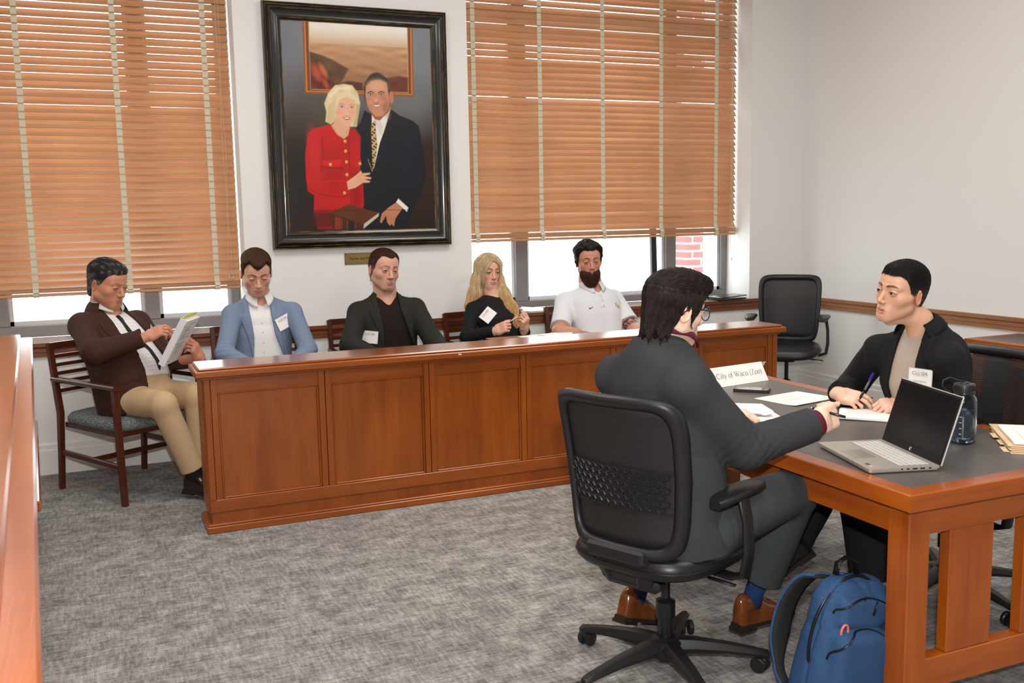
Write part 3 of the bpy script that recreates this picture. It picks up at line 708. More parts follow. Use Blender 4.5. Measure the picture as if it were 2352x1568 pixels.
k.build('frame', mat('ebonised_gilt', (1, 1, 1), 0.28, attr=True, coat=.5), pr_, auto=30)

pq = thing('name_plaque', 'small engraved brass plaque on the wall below the portrait', 'plaque', (1.75, YB, 1.272))
MB().bx(1.613, 1.885, YB-.006, YB, 1.232, 1.312, .001).build('plate', mat('brass', (0.33, 0.23, 0.085), 0.38, metal=.75), pq)
k = MB(); y = YB-.0066
for z in (1.239, 1.304): k.bx(1.635, 1.863, y, YB-.005, z, z+.002)
for x in (1.619, 1.876): k.bx(x, x+.002, y, YB-.005, 1.256, 1.290)
for x in (1.617, 1.870):
    for z in (1.236, 1.298): k.bx(x, x+.011, y, YB-.005, z, z+.011)
k.build('border', M_DINK, pq)
text_mesh('engraving', 'Turner and Margaret', 0.022, m4((1.749, YB-.0066, 1.272), (1, 0, 0), (0, 0, 1)), mat('engraved_black', (.008, .007, .006), .9, spec=.1), pq, width=1.10, depth=.0006)

# ------------------------------------------------------------------ task chairs
def mesh_fabric(name, open_=0.35, period=0.006, band=None):
    m = bpy.data.materials.new(name); m.use_nodes = True; nt = m.node_tree; N = nt.nodes; L = nt.links; nt.nodes.clear()
    o = N.new('ShaderNodeOutputMaterial'); b = N.new('ShaderNodeBsdfPrincipled'); t = N.new('ShaderNodeBsdfTransparent'); mx = N.new('ShaderNodeMixShader')
    b.inputs['Base Color'].default_value = (0.014, 0.014, 0.015, 1); b.inputs['Roughness'].default_value = .55
    tc = N.new('ShaderNodeTexCoord'); sp = N.new('ShaderNodeSeparateXYZ'); L.new(tc.outputs['Object'], sp.inputs[0])
    s = N.new('ShaderNodeMath'); s.operation = 'MULTIPLY'; L.new(sp.outputs['Z'], s.inputs[0]); s.inputs[1].default_value = 2*pi/period
    si = N.new('ShaderNodeMath'); si.operation = 'SINE'; L.new(s.outputs[0], si.inputs[0])
    g = N.new('ShaderNodeMapRange'); g.inputs['From Min'].default_value = -.2; g.inputs['From Max'].default_value = .8; g.inputs['To Min'].default_value = 1.0; g.inputs['To Max'].default_value = 1-open_*1.6
    L.new(si.outputs[0], g.inputs['Value'])
    fac = g.outputs['Result']
    if band:
        ab = N.new('ShaderNodeMath'); ab.operation = 'ABSOLUTE'; L.new(sp.outputs['X'], ab.inputs[0])
        lt = N.new('ShaderNodeMath'); lt.operation = 'LESS_THAN'; L.new(ab.outputs[0], lt.inputs[0]); lt.inputs[1].default_value = band
        mxx = N.new('ShaderNodeMath'); mxx.operation = 'MAXIMUM'; L.new(lt.outputs[0], mxx.inputs[0]); L.new(fac, mxx.inputs[1]); fac = mxx.outputs[0]
    L.new(fac, mx.inputs[0]); L.new(t.outputs[0], mx.inputs[1]); L.new(b.outputs[0], mx.inputs[2]); L.new(mx.outputs[0], o.inputs[0])
    return m
M_MESH = mesh_fabric('black_mesh_fabric', .14, .005)
M_MESH2 = mesh_fabric('black_mesh_fabric_open', .42, .0085, .055)

def task_chair(label, loc, rz, base_rot=0.0, mesh_m=None, lumbar=True, group='black mesh task chairs', back_tilt=0.0, off=0.0, sink=0.0, arm_drop=0.0, arm_fwd=0.0):
    """faces local +Y, origin on the floor under the gas lift"""
    r = thing('task_chair', label, 'office chair', loc, rz, group)
    Z0 = np.zeros(3)
    UP = V(0, -off, sink)   # seat and back shifted relative to the base
    def B(mb, name, m, parent=r, **k): return mb.build(name, m, parent, offset=UP if name in ('tilt_mechanism', 'lever', 'seat_cushion', 'back_frame', 'back_mesh', 'lumbar_panel', 'back_upright') else UP+V(0, -arm_fwd, arm_drop) if name == 'armrest' else Z0, **k)
    # star base
    k = MB(); k.lathe([(.050, .062), (.058, .075), (.056, .115), (.040, .130), (.030, .132)], seg=24)
    B(k, 'base_hub', M_BLK, auto=40)
    k = MB(); k.lathe([(.0255, .045), (.0255, .20), (.033, .20), (.033, .255), (.020, .262), (.0155, .265), (.0155, .40)], seg=24)
    B(k, 'gas_lift', M_BLK2, auto=40)
    for i in range(5):
        a = base_rot+i*2*pi/5; d = V(cos(a), sin(a), 0); s_ = V(-sin(a), cos(a), 0)
        k = MB(); G = []
        for t, w, zt, hh in ((.035, .034, .125, .055), (.10, .031, .122, .048), (.20, .026, .108, .036), (.29, .021, .090, .027), (.335, .019, .080, .024), (.348, .015, .074, .020)):
            c = d*t; ring = []
            for (u, v) in ((-1, 0), (-.92, .28), (-.6, 1 if False else .98), (0, 1.05), (.6, .98), (.92, .28), (1, 0), (.8, -.0), (.6, -.75), (0, -.85), (-.6, -.75), (-.8, 0)):
                ring.append(c+s_*u*w+V(0, 0, zt-hh*(1-v)*.55))
            G.append(ring)
        G = np.array(G); k.grid(np.concatenate([G, G[:, :1]], 1)); k.add(G[-1], [tuple(range(12))]); k.add(G[0], [tuple(range(12))[::-1]])
        B(k, 'base_leg', M_BLK, auto=50)
        e = d*.335; th = a+.9+i*1.1; wx = V(cos(th), sin(th), 0); tr = V(-sin(th), cos(th), 0)*.018
        k = MB(); k.cyl(e+V(0, 0, .08), e+V(0, 0, .045), .010, seg=10); k.box(e+tr*.5+V(0, 0, .042), (.034, .022, .026), np.stack([nrm(tr), wx, V(0, 0, 1)], 1), .006)
        cs = B(k, 'caster', M_BLK, auto=40)
        for sg in (-1, 1):
            k = MB(); c = e+tr+wx*sg*.016; Rw = np.stack([nrm(tr), V(0, 0, 1), wx], 1)
            k.lathe([(.012, -.010), (.024, -.010), (.0275, -.006), (.0275, .005), (.023, .009), (.012, .010)], c+V(0, 0, .0275), Rw, 22)
            k.build('wheel', M_BLK, cs, auto=40, offset=Z0)
    # mechanism
    k = MB(); k.box((0, 0.0, .405), (.15, .24, .05), None, .015); k.box((0, -.13, .395), (.22, .07, .05), None, .02)
    k.box((0, -.17, .42), (.20, .05, .04), rotm((1, 0, 0), -.4), .018)
    B(k, 'tilt_mechanism', M_BLK)
    for sg in (-1, 1):
        k = MB(); k.tube([(sg*.07, .03, .402), (sg*.19, .03, .396)], .004, 8); k.tube([(sg*.18, .03, .396), (sg*.27, .035, .390)], .009, 8, sq=(1.2, .5))
        B(k, 'lever', M_BLK, smooth=True)
    # seat cushion: superellipse plan, waterfall front
    k = MB(); nth, nr = 56, 9; G = []
    for i in range(nth):
        a = 2*pi*i/nth; cx, sy = cos(a), sin(a); ex = .55
        px = .255*abs(cx)**ex*(1 if cx > 0 else -1); py = .01+.245*abs(sy)**ex*(1 if sy > 0 else -1)
        px *= 1-.10*max(0, -(py)/.25)
        ring = []
        for q, zz in ((.0, .505), (.35, .507), (.65, .513), (.86, .512), (.95, .500), (1.0, .478), (.99, .455), (.93, .438), (.80, .430), (0, .430)):
            dz = -.030*max(0, (py*q-.10)/.15)**2-.012*max(0, 1-abs(px*q)/.2)*max(0, 1-abs(py*q)/.2)
            ring.append((px*q, py*q+(.01 if q else .01), zz+dz))
        G.append(ring)
    k.grid(np.array(G)[::-1], True)
    st = B(k, 'seat_cushion', M_LEATHER, smooth=True)
    k = MB()
    for zz, q in ((.468, 1.003),):
        pts = []
        for i in range(nth+1):
            a = 2*pi*i/nth; cx, sy = cos(a), sin(a); px = .255*abs(cx)**.55*(1 if cx > 0 else -1); py = .01+.245*abs(sy)**.55*(1 if sy > 0 else -1); px *= 1-.10*max(0, -py/.25)
            pts.append((px*q, py*q+.01, zz-.030*max(0, (py-.10)/.15)**2))
        k.tube(pts, .0022, 5, cap=False)
    k.build('piping', M_LEATHER, st, smooth=True, offset=UP)
    # back: rounded frame swept, curved around the sitter
    zb, zt, hw = .500, 1.025, .245
    ca, sa = cos(radians(9)+back_tilt), sin(radians(9)+back_tilt)
    def bk(u, w, out=0.0):
        """u -1..1 across, w 0..1 up; wraps forward at the edges, leans back"""
        wd = hw*(1-.16*(1-w)**2-.03*w) ; h = w*(zt-zb)
        y = -.225-out-h*sa*.55+.055*abs(u)**2.2+.055*(1-(w-.35)**2*3.2)*-.0-.030*(1-4*(w-.42)**2)*-1*.9
        return V(u*wd, y, zb+h*ca)
    nu = 26
    def ringpts(inset):
        pts = []; N_ = 96; ex = .26
        for i in range(N_):
            a = 2*pi*i/N_; cx, sy = cos(a), sin(a)
            u = abs(cx)**ex*(1 if cx > 0 else -1)*(1-inset); w = .5+.5*abs(sy)**ex*(1 if sy > 0 else -1)*(1-inset*.9)
            pts.append((u, w))
        return pts
    oc, ic = ringpts(0), ringpts(.16)
    G = []
    for (u, w), (u2, w2) in zip(oc, ic):
        bot = 1+1.0*max(0, .25-w)*2
        um, wm = (u+u2)/2, (w+w2)/2
        G.append([bk(u, w, .004), bk(u, w, -.012), bk(um, wm, -.018), bk(u2, w2, -.008), bk(u2, w2, .012), bk(um, wm, .024), bk(u, w, .012), bk(u, w, .004)])
    k = MB(); k.grid(np.array(G), True); B(k, 'back_frame', M_BLK, smooth=True)
    # mesh panel and lumbar support
    G = [[bk(u*.86, .07+.87*w, .0) for w in np.linspace(0, 1, 14)] for u in np.linspace(-1, 1, nu)]
    k = MB(); k.shell(np.array(G), .0016); B(k, 'back_mesh', mesh_m or M_MESH, smooth=True)
    if lumbar:
        k = MB(); z0, z1 = .30, .54
        G = [[bk(u*.84, w, .010) for w in (z0-.012, z0)] for u in np.linspace(-1, 1, nu)]; k.shell(np.array(G), .004)
        G = [[bk(u*.84, w, .010) for w in (z1, z1+.012)] for u in np.linspace(-1, 1, nu)]; k.shell(np.array(G), .004)
        nrow = 6
        for j in range(nrow):
            w = z0+.02+(z1-z0-.03)*j/(nrow-1)
            for i in range(13):
                u = -.80+1.6*(i+(.5 if j % 2 else 0))/13
                if u > .82: continue
                pts = [bk(u+.050*cos(t), w+.021*sin(t), .010) for t in np.linspace(0, 2*pi, 7)]
                k.tube(pts, .0026, 4, cap=False)
        B(k, 'lumbar_panel', M_BLK)
    # upright joining back to mechanism
    k = MB()
    for sg in (-1, 1): k.beam((sg*.07, -.17, .40), bk(sg*.45, .03, .02), .05, .022, ch=.006)
    k.box(bk(0, .02, .018), (.22, .022, .05), None, .010)
    B(k, 'back_upright', M_BLK)
    for sg in (-1, 1):
        k = MB()
        pts = [(sg*.12, .02, .415), (sg*.245, .03, .405), (sg*.288, .03, .42), (sg*.300, .03, .50), (sg*.297, .025, .60), (sg*.285, .02, .665), (sg*.272, .03, .682)]
        k.tube(pts, [.020, .020, .022, .022, .020, .022, .02], 12, sq=(1.35, .55), up=(1, 0, 0) if False else None)
        arm = B(k, 'armrest', M_BLK, smooth=True)
        k = MB(); G = []
        for t in np.linspace(0, 1, 13):
            y = -.130+.30*t; w = .044*(1-abs(2*t-1)**4*.55)*(1.0); cx = sg*(.272-.010*t); zz = .690-.012*(2*t-1)**2+.004
            G.append([(cx+w*u, y, zz+.014*v) for u, v in ((-1, -.3), (-.95, .5), (-.7, .95), (0, 1.0), (.7, .95), (.95, .5), (1, -.3), (.8, -.95), (0, -1), (-.8, -.95), (-1, -.3))])
        k.grid(np.array(G)[::-1] if False else np.array(G)); n = 11
        k.add(np.array(G)[0], [tuple(range(n))]); k.add(np.array(G)[-1], [tuple(range(n))[::-1]])
        k.build('arm_pad', M_LEATHER, arm, smooth=True, offset=UP+V(0, -arm_fwd, arm_drop))
    return r
task_chair('black mesh-back task chair holding the man in the charcoal suit, back to the camera', (1.705, 2.68, 0), radians(-90+24), radians(38.4+1), off=-.05, sink=.012, arm_fwd=.035)
task_chair('empty black task chair standing in the corner by the right wall', (4.86, 5.937, 0), radians(-90+226), radians(201), sink=-.028, arm_drop=-.025)
task_chair('black mesh task chair behind the person in the black blazer, across the table', (3.075, 2.765, 0), radians(90+2), .55, mesh_m=M_MESH2, lumbar=False, sink=.030, arm_drop=.020)

# ------------------------------------------------------------------ guest chairs
def tweed():
    return mat('green_grey_tweed', (0.030, 0.045, 0.045), 0.9, noise=((160, 45, 160), (0.24, 0.27, 0.24), 5, 2.6), bump=((300, 100, 300), .5, .002))
def guest_chair(label, loc, rz):
    r = thing('guest_chair', label, 'chair', loc, rz, 'dark wood slat-back chairs')
    Z0 = np.zeros(3)
    def B(mb, name, m, **k): return mb.build(name, m, r, offset=Z0, **k)
    W, D = .270, .285
    def post(sg, z): return V(sg*W, -D-.010+(.0 if z < .46 else -(z-.46)*.17)-(.46-z)*.10*(z < .46)*1.0, z)
    for sg in (-1, 1):
        k = MB(); ps = [post(sg, z) for z in (0, .46, .62, .86)]
        for a, c, w0, w1 in ((0, 1, .030, .042), (1, 2, .042, .040), (2, 3, .040, .032)):
            dd = nrm(ps[c]-ps[a])*.008; k.beam(ps[a]-dd*(a > 0), ps[c]+dd*(c < 3), .030+.0004*a, w0, up=(0, 1, 0), ch=.004, h1=w1)
        B(k, 'back_leg', M_DK)
        k = MB(); k.beam((sg*W, D+.025, 0), (sg*W, D, .645), .030, .034, up=(0, 1, 0), ch=.004, h1=.042); B(k, 'front_leg', M_DK)
        k = MB(); p = post(sg, .66); k.beam(p+V(0, -.01, -.005), (sg*W, D+.028, .655), .046, .026, ch=.006, w1=.05); B(k, 'arm', M_DK)
        k = MB(); k.beam(V(sg*W, -D+.0, .225), V(sg*W, D+.01, .215), .022, .030, ch=.004); B(k, 'side_stretcher', M_DK)
    for i, z in enumerate((.845, .785, .735, .685, .635, .585)):
        k = MB(); h = .040 if i == 0 else .020; n = 8; G = []
        for j in range(n+1):
            x = -W+2*W*j/n; p = post(1, z); y = p[1]-.022*(1-(x/W)**2)
            G.append([(x, y-.009, z-h/2), (x, y-.009, z+h/2), (x, y+.009, z+h/2), (x, y+.009, z-h/2), (x, y-.009, z-h/2)])
        k.grid(np.array(G)[::-1]); B(k, 'back_slat', M_DK)
    B(MB().beam((-W, 0.02, .222), (W, .02, .222), .022, .028, ch=.004), 'cross_stretcher', M_DK)
    B(MB().bx(-W+.01, W-.01, -D+.01, D-.01, .375, .405, .004), 'seat_frame', M_DK)
    k = MB(); G = []; nth = 48
    for i in range(nth):
        a = 2*pi*i/nth; cx, sy = cos(a), sin(a); px = (W+.012)*abs(cx)**.35*(1 if cx > 0 else -1); py = .005+(D+.01)*abs(sy)**.35*(1 if sy > 0 else -1)
        G.append([(px*q, py*q, z-.010*(1-q)*0) for q, z in ((0, .478), (.5, .478), (.8, .474), (.94, .462), (1, .44), (.995, .418), (.96, .404), (0, .404))])
    k.grid(np.array(G)[::-1], True); B(k, 'seat_cushion', tweed(), smooth=True)
    return r
g0 = guest_chair('dark slat-back armchair with grey-green seat under the man in the brown jacket', (0.175, 6.03, 0), radians(-90-60))
dup(g0, (.98, 6.19, 0), radians(180), 'dark wood chair mostly hidden behind the man in the light blue blazer')
dup(g0, (1.755, 6.22, 0), radians(180), 'dark wood chair showing one post beside the man in the dark olive blazer')
dup(g0, (2.60, 6.20, 0), radians(180+3), 'dark wood chair whose back slats show left of the blonde woman')
dup(g0, (3.39, 6.20, 0), radians(180), 'dark wood chair showing one post left of the man in the white polo')

# ------------------------------------------------------------------ tables
M_LAM = mat('graphite_laminate', (0.082, 0.074, 0.070), 0.36, noise=((900, 900, 900), (0.105, 0.095, 0.088), 3, 2), coat=.15, coat_rough=.35)
def table(label, x0, x1, y0, y1, top=.73, legs=True, group=None):
    t = thing('conference_table', label, 'table', ((x0+x1)/2, (y0+y1)/2, 0), 0, group)
    e = .062; th = .052
    # mitred solid wood edging
    for (name, P, m) in (('edge', [(x0, y0), (x1, y0), (x1-e, y0+e), (x0+e, y0+e)], M_TX), ('edge', [(x1, y1), (x0, y1), (x0+e, y1-e), (x1-e, y1-e)], M_TX),
                         ('edge', [(x0, y1), (x0, y0), (x0+e, y0+e), (x0+e, y1-e)], M_TY), ('edge', [(x1, y0), (x1, y1), (x1-e, y1-e), (x1-e, y0+e)], M_TY)):
        k = MB(); O_ = V(0, 0, top-th); n = 4
        q = np.array(P); c = q.mean(0)
        a0 = [(*p, top-th) for p in P]; a1 = [(*p, top-.003) for p in P]
        ins = q.copy()
        dirn = {0: (0, 1), 1: (0, 1)}
        o0, o1 = q[0], q[1]; inn = nrm(((q[2]+q[3])/2)-((o0+o1)/2)); al = nrm(o1-o0)
        top_ = [(*(o0+inn*.003+al*.003), top), (*(o1+inn*.003-al*.003), top), (*q[2], top), (*q[3], top)]
        k.add(a0+a1+top_, [(3, 2, 1, 0), (0, 1, 5, 4), (1, 2, 6, 5), (2, 3, 7, 6), (3, 0, 4, 7), (4, 5, 9, 8), (8, 9, 10, 11), (5, 6, 10, 9), (7, 4, 8, 11), (6, 7, 11, 10)])
        k.build(name, m, t)
    MB().bx(x0+e-.002, x1-e+.002, y0+e-.002, y1-e+.002, top-.045, top-.0004).build('tabletop', M_LAM, t)
    a = .035; L = .085; zt = top-th
    MB().bx(x0+a+L, x1-a-L, y0+a+.012, y0+a+.045, zt-.095, zt).build('apron', M_TX, t)
    MB().bx(x0+a+L, x1-a-L, y1-a-.045, y1-a-.012, zt-.095, zt).build('apron', M_TX, t)
    MB().bx(x0+a+.012, x0+a+.045, y0+a+L, y1-a-L, zt-.095, zt).build('apron', M_TY, t)
    MB().bx(x1-a-.045, x1-a-.012, y0+a+L, y1-a-L, zt-.095, zt).build('apron', M_TY, t)
    for X in (x0+a, x1-a-L):
        for Y in (y0+a, y1-a-L): MB().bx(X, X+L, Y, Y+L, 0, zt, .004).build('leg', M_TZ, t)
    for Y in (y0+a, y1-a-L):
        MB().bx(x0+a+L, x1-a-L, Y+.018, Y+L-.018, .085, .185, .003).build('stretcher', M_TX, t)
        for f in (.38, .62) if legs else ():
            pass
        w = x1-x0-2*a-2*L; cx = (x0+x1)/2
        for s0, s1 in (((x0+a+L+.105), (x0+a+L+.105+.185)), ((x1-a-L-.105-.185), (x1-a-L-.105))):
            MB().bx(s0, s1, Y+.022, Y+L-.022, .185, zt-.095, .003).build('end_slat', M_TZ, t)
    return t
TX0, TX1, TY0, TY1, TT = 2.118, 3.075, 2.035, 3.905, .73
table('long wooden conference table with dark grey top and papers, between the two people talking', TX0, TX1, TY0, TY1)
table('corner of a second wooden table by the right wall, nearly out of frame', 5.02-.01, 5.49, 2.5, 4.43)

# ------------------------------------------------------------------ implicit surfaces -> quad meshes
def smin(a, b, k):
    h = np.maximum(k-np.abs(a-b), 0)/k; return np.minimum(a, b)-h*h*k*.25
def smax(a, b, k): return -smin(-a, -b, k)
def s_ell(P, c, r):
    c = np.asarray(c, float); r = np.asarray(r, float); q = (P-c)/r; k0 = np.sqrt((q*q).sum(1)); k1 = np.sqrt(((q/r)**2).sum(1))+1e-9
    return k0*(k0-1)/k1
def s_cap(P, a, b, ra, rb):
    a = np.asarray(a, float); d = np.asarray(b, float)-a; t = np.clip(((P-a)@d)/(d@d+1e-12), 0, 1)
    return np.sqrt((((P-a)-t[:, None]*d)**2).sum(1))-(ra+(rb-ra)*t)
def s_box(P, c, half, R, rd):
    q = np.abs((P-c)@R)-(np.asarray(half)-rd); return np.sqrt((np.maximum(q, 0)**2).sum(1))+np.minimum(q.max(1), 0)-rd
def waves(P, freq, seed, n=5):
    r = np.random.RandomState(seed); o = 0
    for i in range(n):
        d = r.normal(size=3); d /= np.linalg.norm(d); o = o+np.sin((P@(d*np.asarray(freq)))*r.uniform(.6, 1.5)+r.uniform(0, 6.28)+.8*o)
    return o/n
def nets(f, lo, hi, h, B=8):
    """surface nets on the cells near the zero set of f"""
    lo = np.asarray(lo, float); hi = np.asarray(hi, float); nb = np.maximum(1, np.ceil((hi-lo)/(h*B)).astype(int))
    I = np.stack(np.meshgrid(*[np.arange(n) for n in nb], indexing='ij'), -1).reshape(-1, 3)
    c = lo+(I+.5)*h*B; keep = np.zeros(len(c), bool)
    for s in range(0, len(c), 60000): keep[s:s+60000] = np.abs(f(c[s:s+60000])) < h*B*1.35
    I = I[keep]; N = nb*B+2
    g = np.stack(np.meshgrid(*[np.arange(B+1)]*3, indexing='ij'), -1).reshape(-1, 3)
    K, PV, E = [], [], [[], [], []]
    cid = lambda q: (q[..., 0]*N[1]+q[..., 1])*N[2]+q[..., 2]
    CH = max(1, int(260000/len(g)))
    cor = np.array([(a, b, c_) for a in (0, 1) for b in (0, 1) for c_ in (0, 1)])
    for s in range(0, len(I), CH):
        b = I[s:s+CH]; G = b[:, None]*B+g[None]; F = f(lo+G.reshape(-1, 3)*h).reshape(len(b), B+1, B+1, B+1)
        neg = F < 0; cn = sum(neg[:, a:a+B, d:d+B, e:e+B].astype(np.int8) for a, d, e in cor); act = (cn > 0) & (cn < 8)
        w = np.argwhere(act)
        if len(w) == 0: continue
        q = w[:, 1:]; base = b[w[:, 0]]*B+q
        v8 = [F[w[:, 0], q[:, 0]+a, q[:, 1]+d, q[:, 2]+e] for a, d, e in cor]
        acc = np.zeros((len(w), 3)); cnt = np.zeros(len(w))
        for i in range(8):
            for j in range(i+1, 8):
                df = cor[j]-cor[i]
                if np.abs(df).sum() != 1: continue
                m = (v8[i] < 0) != (v8[j] < 0); t = np.where(m, v8[i]/(v8[i]-v8[j]+1e-20), 0)
                acc += m[:, None]*(cor[i]+t[:, None]*df); cnt += m
        K.append(cid(base)); PV.append(lo+(base+acc/cnt[:, None])*h)
        for ax in range(3):
            sl0 = [slice(None)]+[slice(0, B)]*3; sl1 = list(sl0); sl1[ax+1] = slice(1, B+1)
            A, Bq = neg[tuple(sl0)], neg[tuple(sl1)]; x = np.argwhere(A != Bq)
            if len(x): E[ax].append(np.concatenate([b[x[:, 0]]*B+x[:, 1:], A[x[:, 0], x[:, 1], x[:, 2], x[:, 3]][:, None]], 1))
    K = np.concatenate(K); PV = np.concatenate(PV); K, u = np.unique(K, return_index=True); PV = PV[u]
    Q = []
    for ax in range(3):
        if not E[ax]: continue
        e = np.concatenate(E[ax]); p = e[:, :3]; a, b_ = [(1, 2), (2, 0), (0, 1)][ax]
        o1 = np.zeros(3, int); o1[a] = 1; o2 = np.zeros(3, int); o2[b_] = 1
        cs = [cid(p-o1-o2), cid(p-o2), cid(p), cid(p-o1)]; ix = []; ok = np.ones(len(p), bool)
        for c_ in cs:
            i = np.clip(np.searchsorted(K, c_), 0, len(K)-1); ok &= K[i] == c_; ix.append(i)
        q = np.stack(ix, 1)[ok]; fl = e[ok, 3] == 1; q[~fl] = q[~fl][:, ::-1]; Q.append(q)
    return PV, np.concatenate(Q)
class Prims:
    """smooth union of primitives with bounding-box culling"""
    def __init__(s): s.p = []
    def cap(s, a, b, ra, rb=None, k=.02):
        rb = ra if rb is None else rb; a = np.asarray(a, float); b = np.asarray(b, float); r = max(ra, rb)
        s.p.append((lambda P: s_cap(P, a, b, ra, rb), np.minimum(a, b)-r, np.maximum(a, b)+r, k)); return s
    def ell(s, c, r, R=None, k=.02):
        c = np.asarray(c, float); r = np.asarray(r, float); m = r.max()
        fn = (lambda P: s_ell(P, c, r)) if R is None else (lambda P: s_ell((P-c)@R, (0, 0, 0), r))
        s.p.append((fn, c-m, c+m, k)); return s
    def box(s, c, half, R, rd, k=.01):
        c = np.asarray(c, float); m = np.linalg.norm(half); s.p.append((lambda P: s_box(P, c, half, R, rd), c-m, c+m, k)); return s
    def fn(s, f, lo, hi, k=.02): s.p.append((f, np.asarray(lo), np.asarray(hi), k)); return s
    def bounds(s, pad=.02): return np.min([q[1] for q in s.p], 0)-pad, np.max([q[2] for q in s.p], 0)+pad
    def __call__(s, P):
        lo, hi = P.min(0), P.max(0); d = None; small = (hi-lo).max() < .5
        for f, a, b, k in s.p:
            if small:
                gap = np.maximum(np.maximum(a-hi, lo-b), 0)
                if (gap*gap).sum() > .0064: continue
            v = f(P); d = v if d is None else smin(d, v, k)
        return np.full(len(P), .1) if d is None else d

def catmull(xs, ys):
    return lambda t: np.interp(t, xs, ys)
def smooth_tab(tab):
    tab = np.array(tab, float); w = tab[:, 0]; ws = np.linspace(w[0], w[-1], 160)
    out = []
    for c in range(1, tab.shape[1]):
        y = np.interp(ws, w, tab[:, c]); ker = np.hanning(19); ker /= ker.sum(); y = np.convolve(np.pad(y, 9, mode='edge'), ker, 'valid'); out.append(y)
    return ws, out
class Torso:
    """lofted trunk: local axes U right, V forward, W up; table rows (w, half width, half depth, forward offset)"""
    def __init__(s, J, tab, k=1.0):
        s.o = V(*J['pel']); s.L = np.linalg.norm(V(*J['nk'])-s.o); s.W = nrm(V(*J['nk'])-s.o)
        u = V(*J['sR'])-V(*J['sL']); s.U = nrm(u-s.W*(u@s.W)); s.V = np.cross(s.W, s.U); s.R = np.stack([s.U, s.V, s.W], 1)
        s.ws, (s.a, s.b, s.c) = smooth_tab(tab); s.k = k
    def loc(s, P): return (P-s.o)@s.R
    def wor(s, q): return np.asarray(q, float)@s.R.T+s.o
    def d(s, P, grow=0.0):
        q = s.loc(P); w = q[:, 2]/s.L; a = np.interp(w, s.ws, s.a)+grow; b = np.interp(w, s.ws, s.b)+grow; c = np.interp(w, s.ws, s.c)
        u = np.abs(q[:, 0])/a; v = np.abs(q[:, 1]-c)/b; r = (u**2.4+v**2.4)**(1/2.4)
        d = (r-1)*np.minimum(a, b)*.85
        cap = np.maximum(s.ws[0]*s.L-grow-q[:, 2], q[:, 2]-s.ws[-1]*s.L-grow)
        return smax(d, cap, .03)

# ------------------------------------------------------------------ heads
def head_fn(p):
    w = p.get('w', 1); jw = p.get('jaw', 1); ns = p.get('nose', 1); op = p.get('open', .0045); fat = p.get('fat', 0); mo = p.get('mouth', 0); mz = -.0695
    def f(P):
        X = P.copy(); X[:, 0] = np.abs(X[:, 0])
        d = s_ell(X, (0, -.014, .034), (.0745*w, .095, .083))
        d = smin(d, s_ell(X, (0, .034, .040), (.060*w, .054, .050)), .03)
        d = smin(d, s_ell(X, (0, .020, -.030), ((.061+fat*.5)*w, .066, .070)), .03)
        d = smin(d, s_cap(X, (.051*jw, -.004, -.054), (.017*jw, .060, -.0965), .020+fat, .0170), .028)
        d = smin(d, s_cap(X, (0, .0635, -.0975), (.012*jw, .0625, -.0975), .0155, .0155), .018)
        d = smin(d, s_cap(X, (.046*w, .046, -.022), (.056*w, .020, -.014), .020+fat*.6, .014), .022)
        if fat: d = smin(d, s_ell(X, (.034, .040, -.062), (.026, .028, .030)), .02); d = smin(d, s_ell(X, (0, .030, -.108), (.038, .034, .020)), .03)
        d = smin(d, s_cap(X, (.010, .0845, .0200), (.045, .0660, .0215), .0085, .0075), .014)
        d = smax(d, -s_ell(X, (.0315, .1000, .000), (.0185, .0160, .0140)), .012)
        d = smin(d, s_cap(X, (0, .0835, .010), (0, .1035, -.0335), .0068*ns, .0098*ns), .011)
        d = smin(d, s_ell(X, (0, .1035, -.0365), (.0105*ns, .0105*ns, .0090*ns)), .006)
        d = smin(d, s_ell(X, (.0115*ns, .0925, -.0395), (.0078, .0105, .0075)), .005)
        d = smax(d, -s_ell(X, (.0065, .0990, -.0475), (.0032, .0050, .0030)), .002)
        d = smin(d, s_ell(X, (0, .066, -.070), (.030, .025, .026)), .018)
        d = smax(d, -s_cap(X, (0, .0985, -.0515), (0, .0955, -.0600), .0020, .0025), .004)
        d = smax(d, -s_cap(X, (0, .0935, -.0855), (.010, .0885, -.0860), .0040, .0030), .010)
        z1 = mz+.0050+mo; z2 = mz-.0058-mo*1.2
        d = smin(d, s_cap(X, (0, .0920, z1), (.0205, .0815, mz), .0042, .0024), .004)
        d = smin(d, s_cap(X, (0, .0900-mo*.3, z2), (.0180, .0810, mz-.001), .0054, .0026), .004)
        if mo: d = smax(d, -s_ell(X, (0, .094, mz-mo*.1), (.0175, .020, .0012+mo*.85)), .0015)
        else: d = smax(d, -s_cap(X, (0, .0985, mz+.0003), (.0225, .0845, mz-.0008), .0012, .0008), .0022)
        eb = s_ell(X, (.0312, .0745, .0), (.0155, .0142, .0138)); d = smin(d, eb, .003)
        d = smax(d, -s_ell(X, (.0312, .0910, -.0006), (.0128, .0150, max(op, .0012))), .0012)
        # crease over the lid, bag under the eye
        d = smax(d, -s_cap(X, (.020, .0925, .0095), (.043, .0840, .0090), .0010, .0010), .004)
        ear = s_ell((X-V(.0790*w, -.014, -.006))@EARR, (0, 0, 0), (.0080, .0185, .0310))
        ear = smax(ear, -s_ell((X-V(.0860*w, -.0105, -.004))@EARR, (0, 0, 0), (.0078, .0120, .0225)), .003)
        ear = smin(ear, s_cap(X, (.0835*w, -.020, .010), (.0815*w, -.017, -.016), .0022, .0018), .002)
        ear = smin(ear, s_ell(X, (.0800*w, -.004, -.010), (.0045, .0040, .0070)), .004)
        d = smin(d, ear, .007)
        return d
    return f
EARR = rotm((0, 0, 1), radians(-22))@rotm((1, 0, 0), radians(-10))
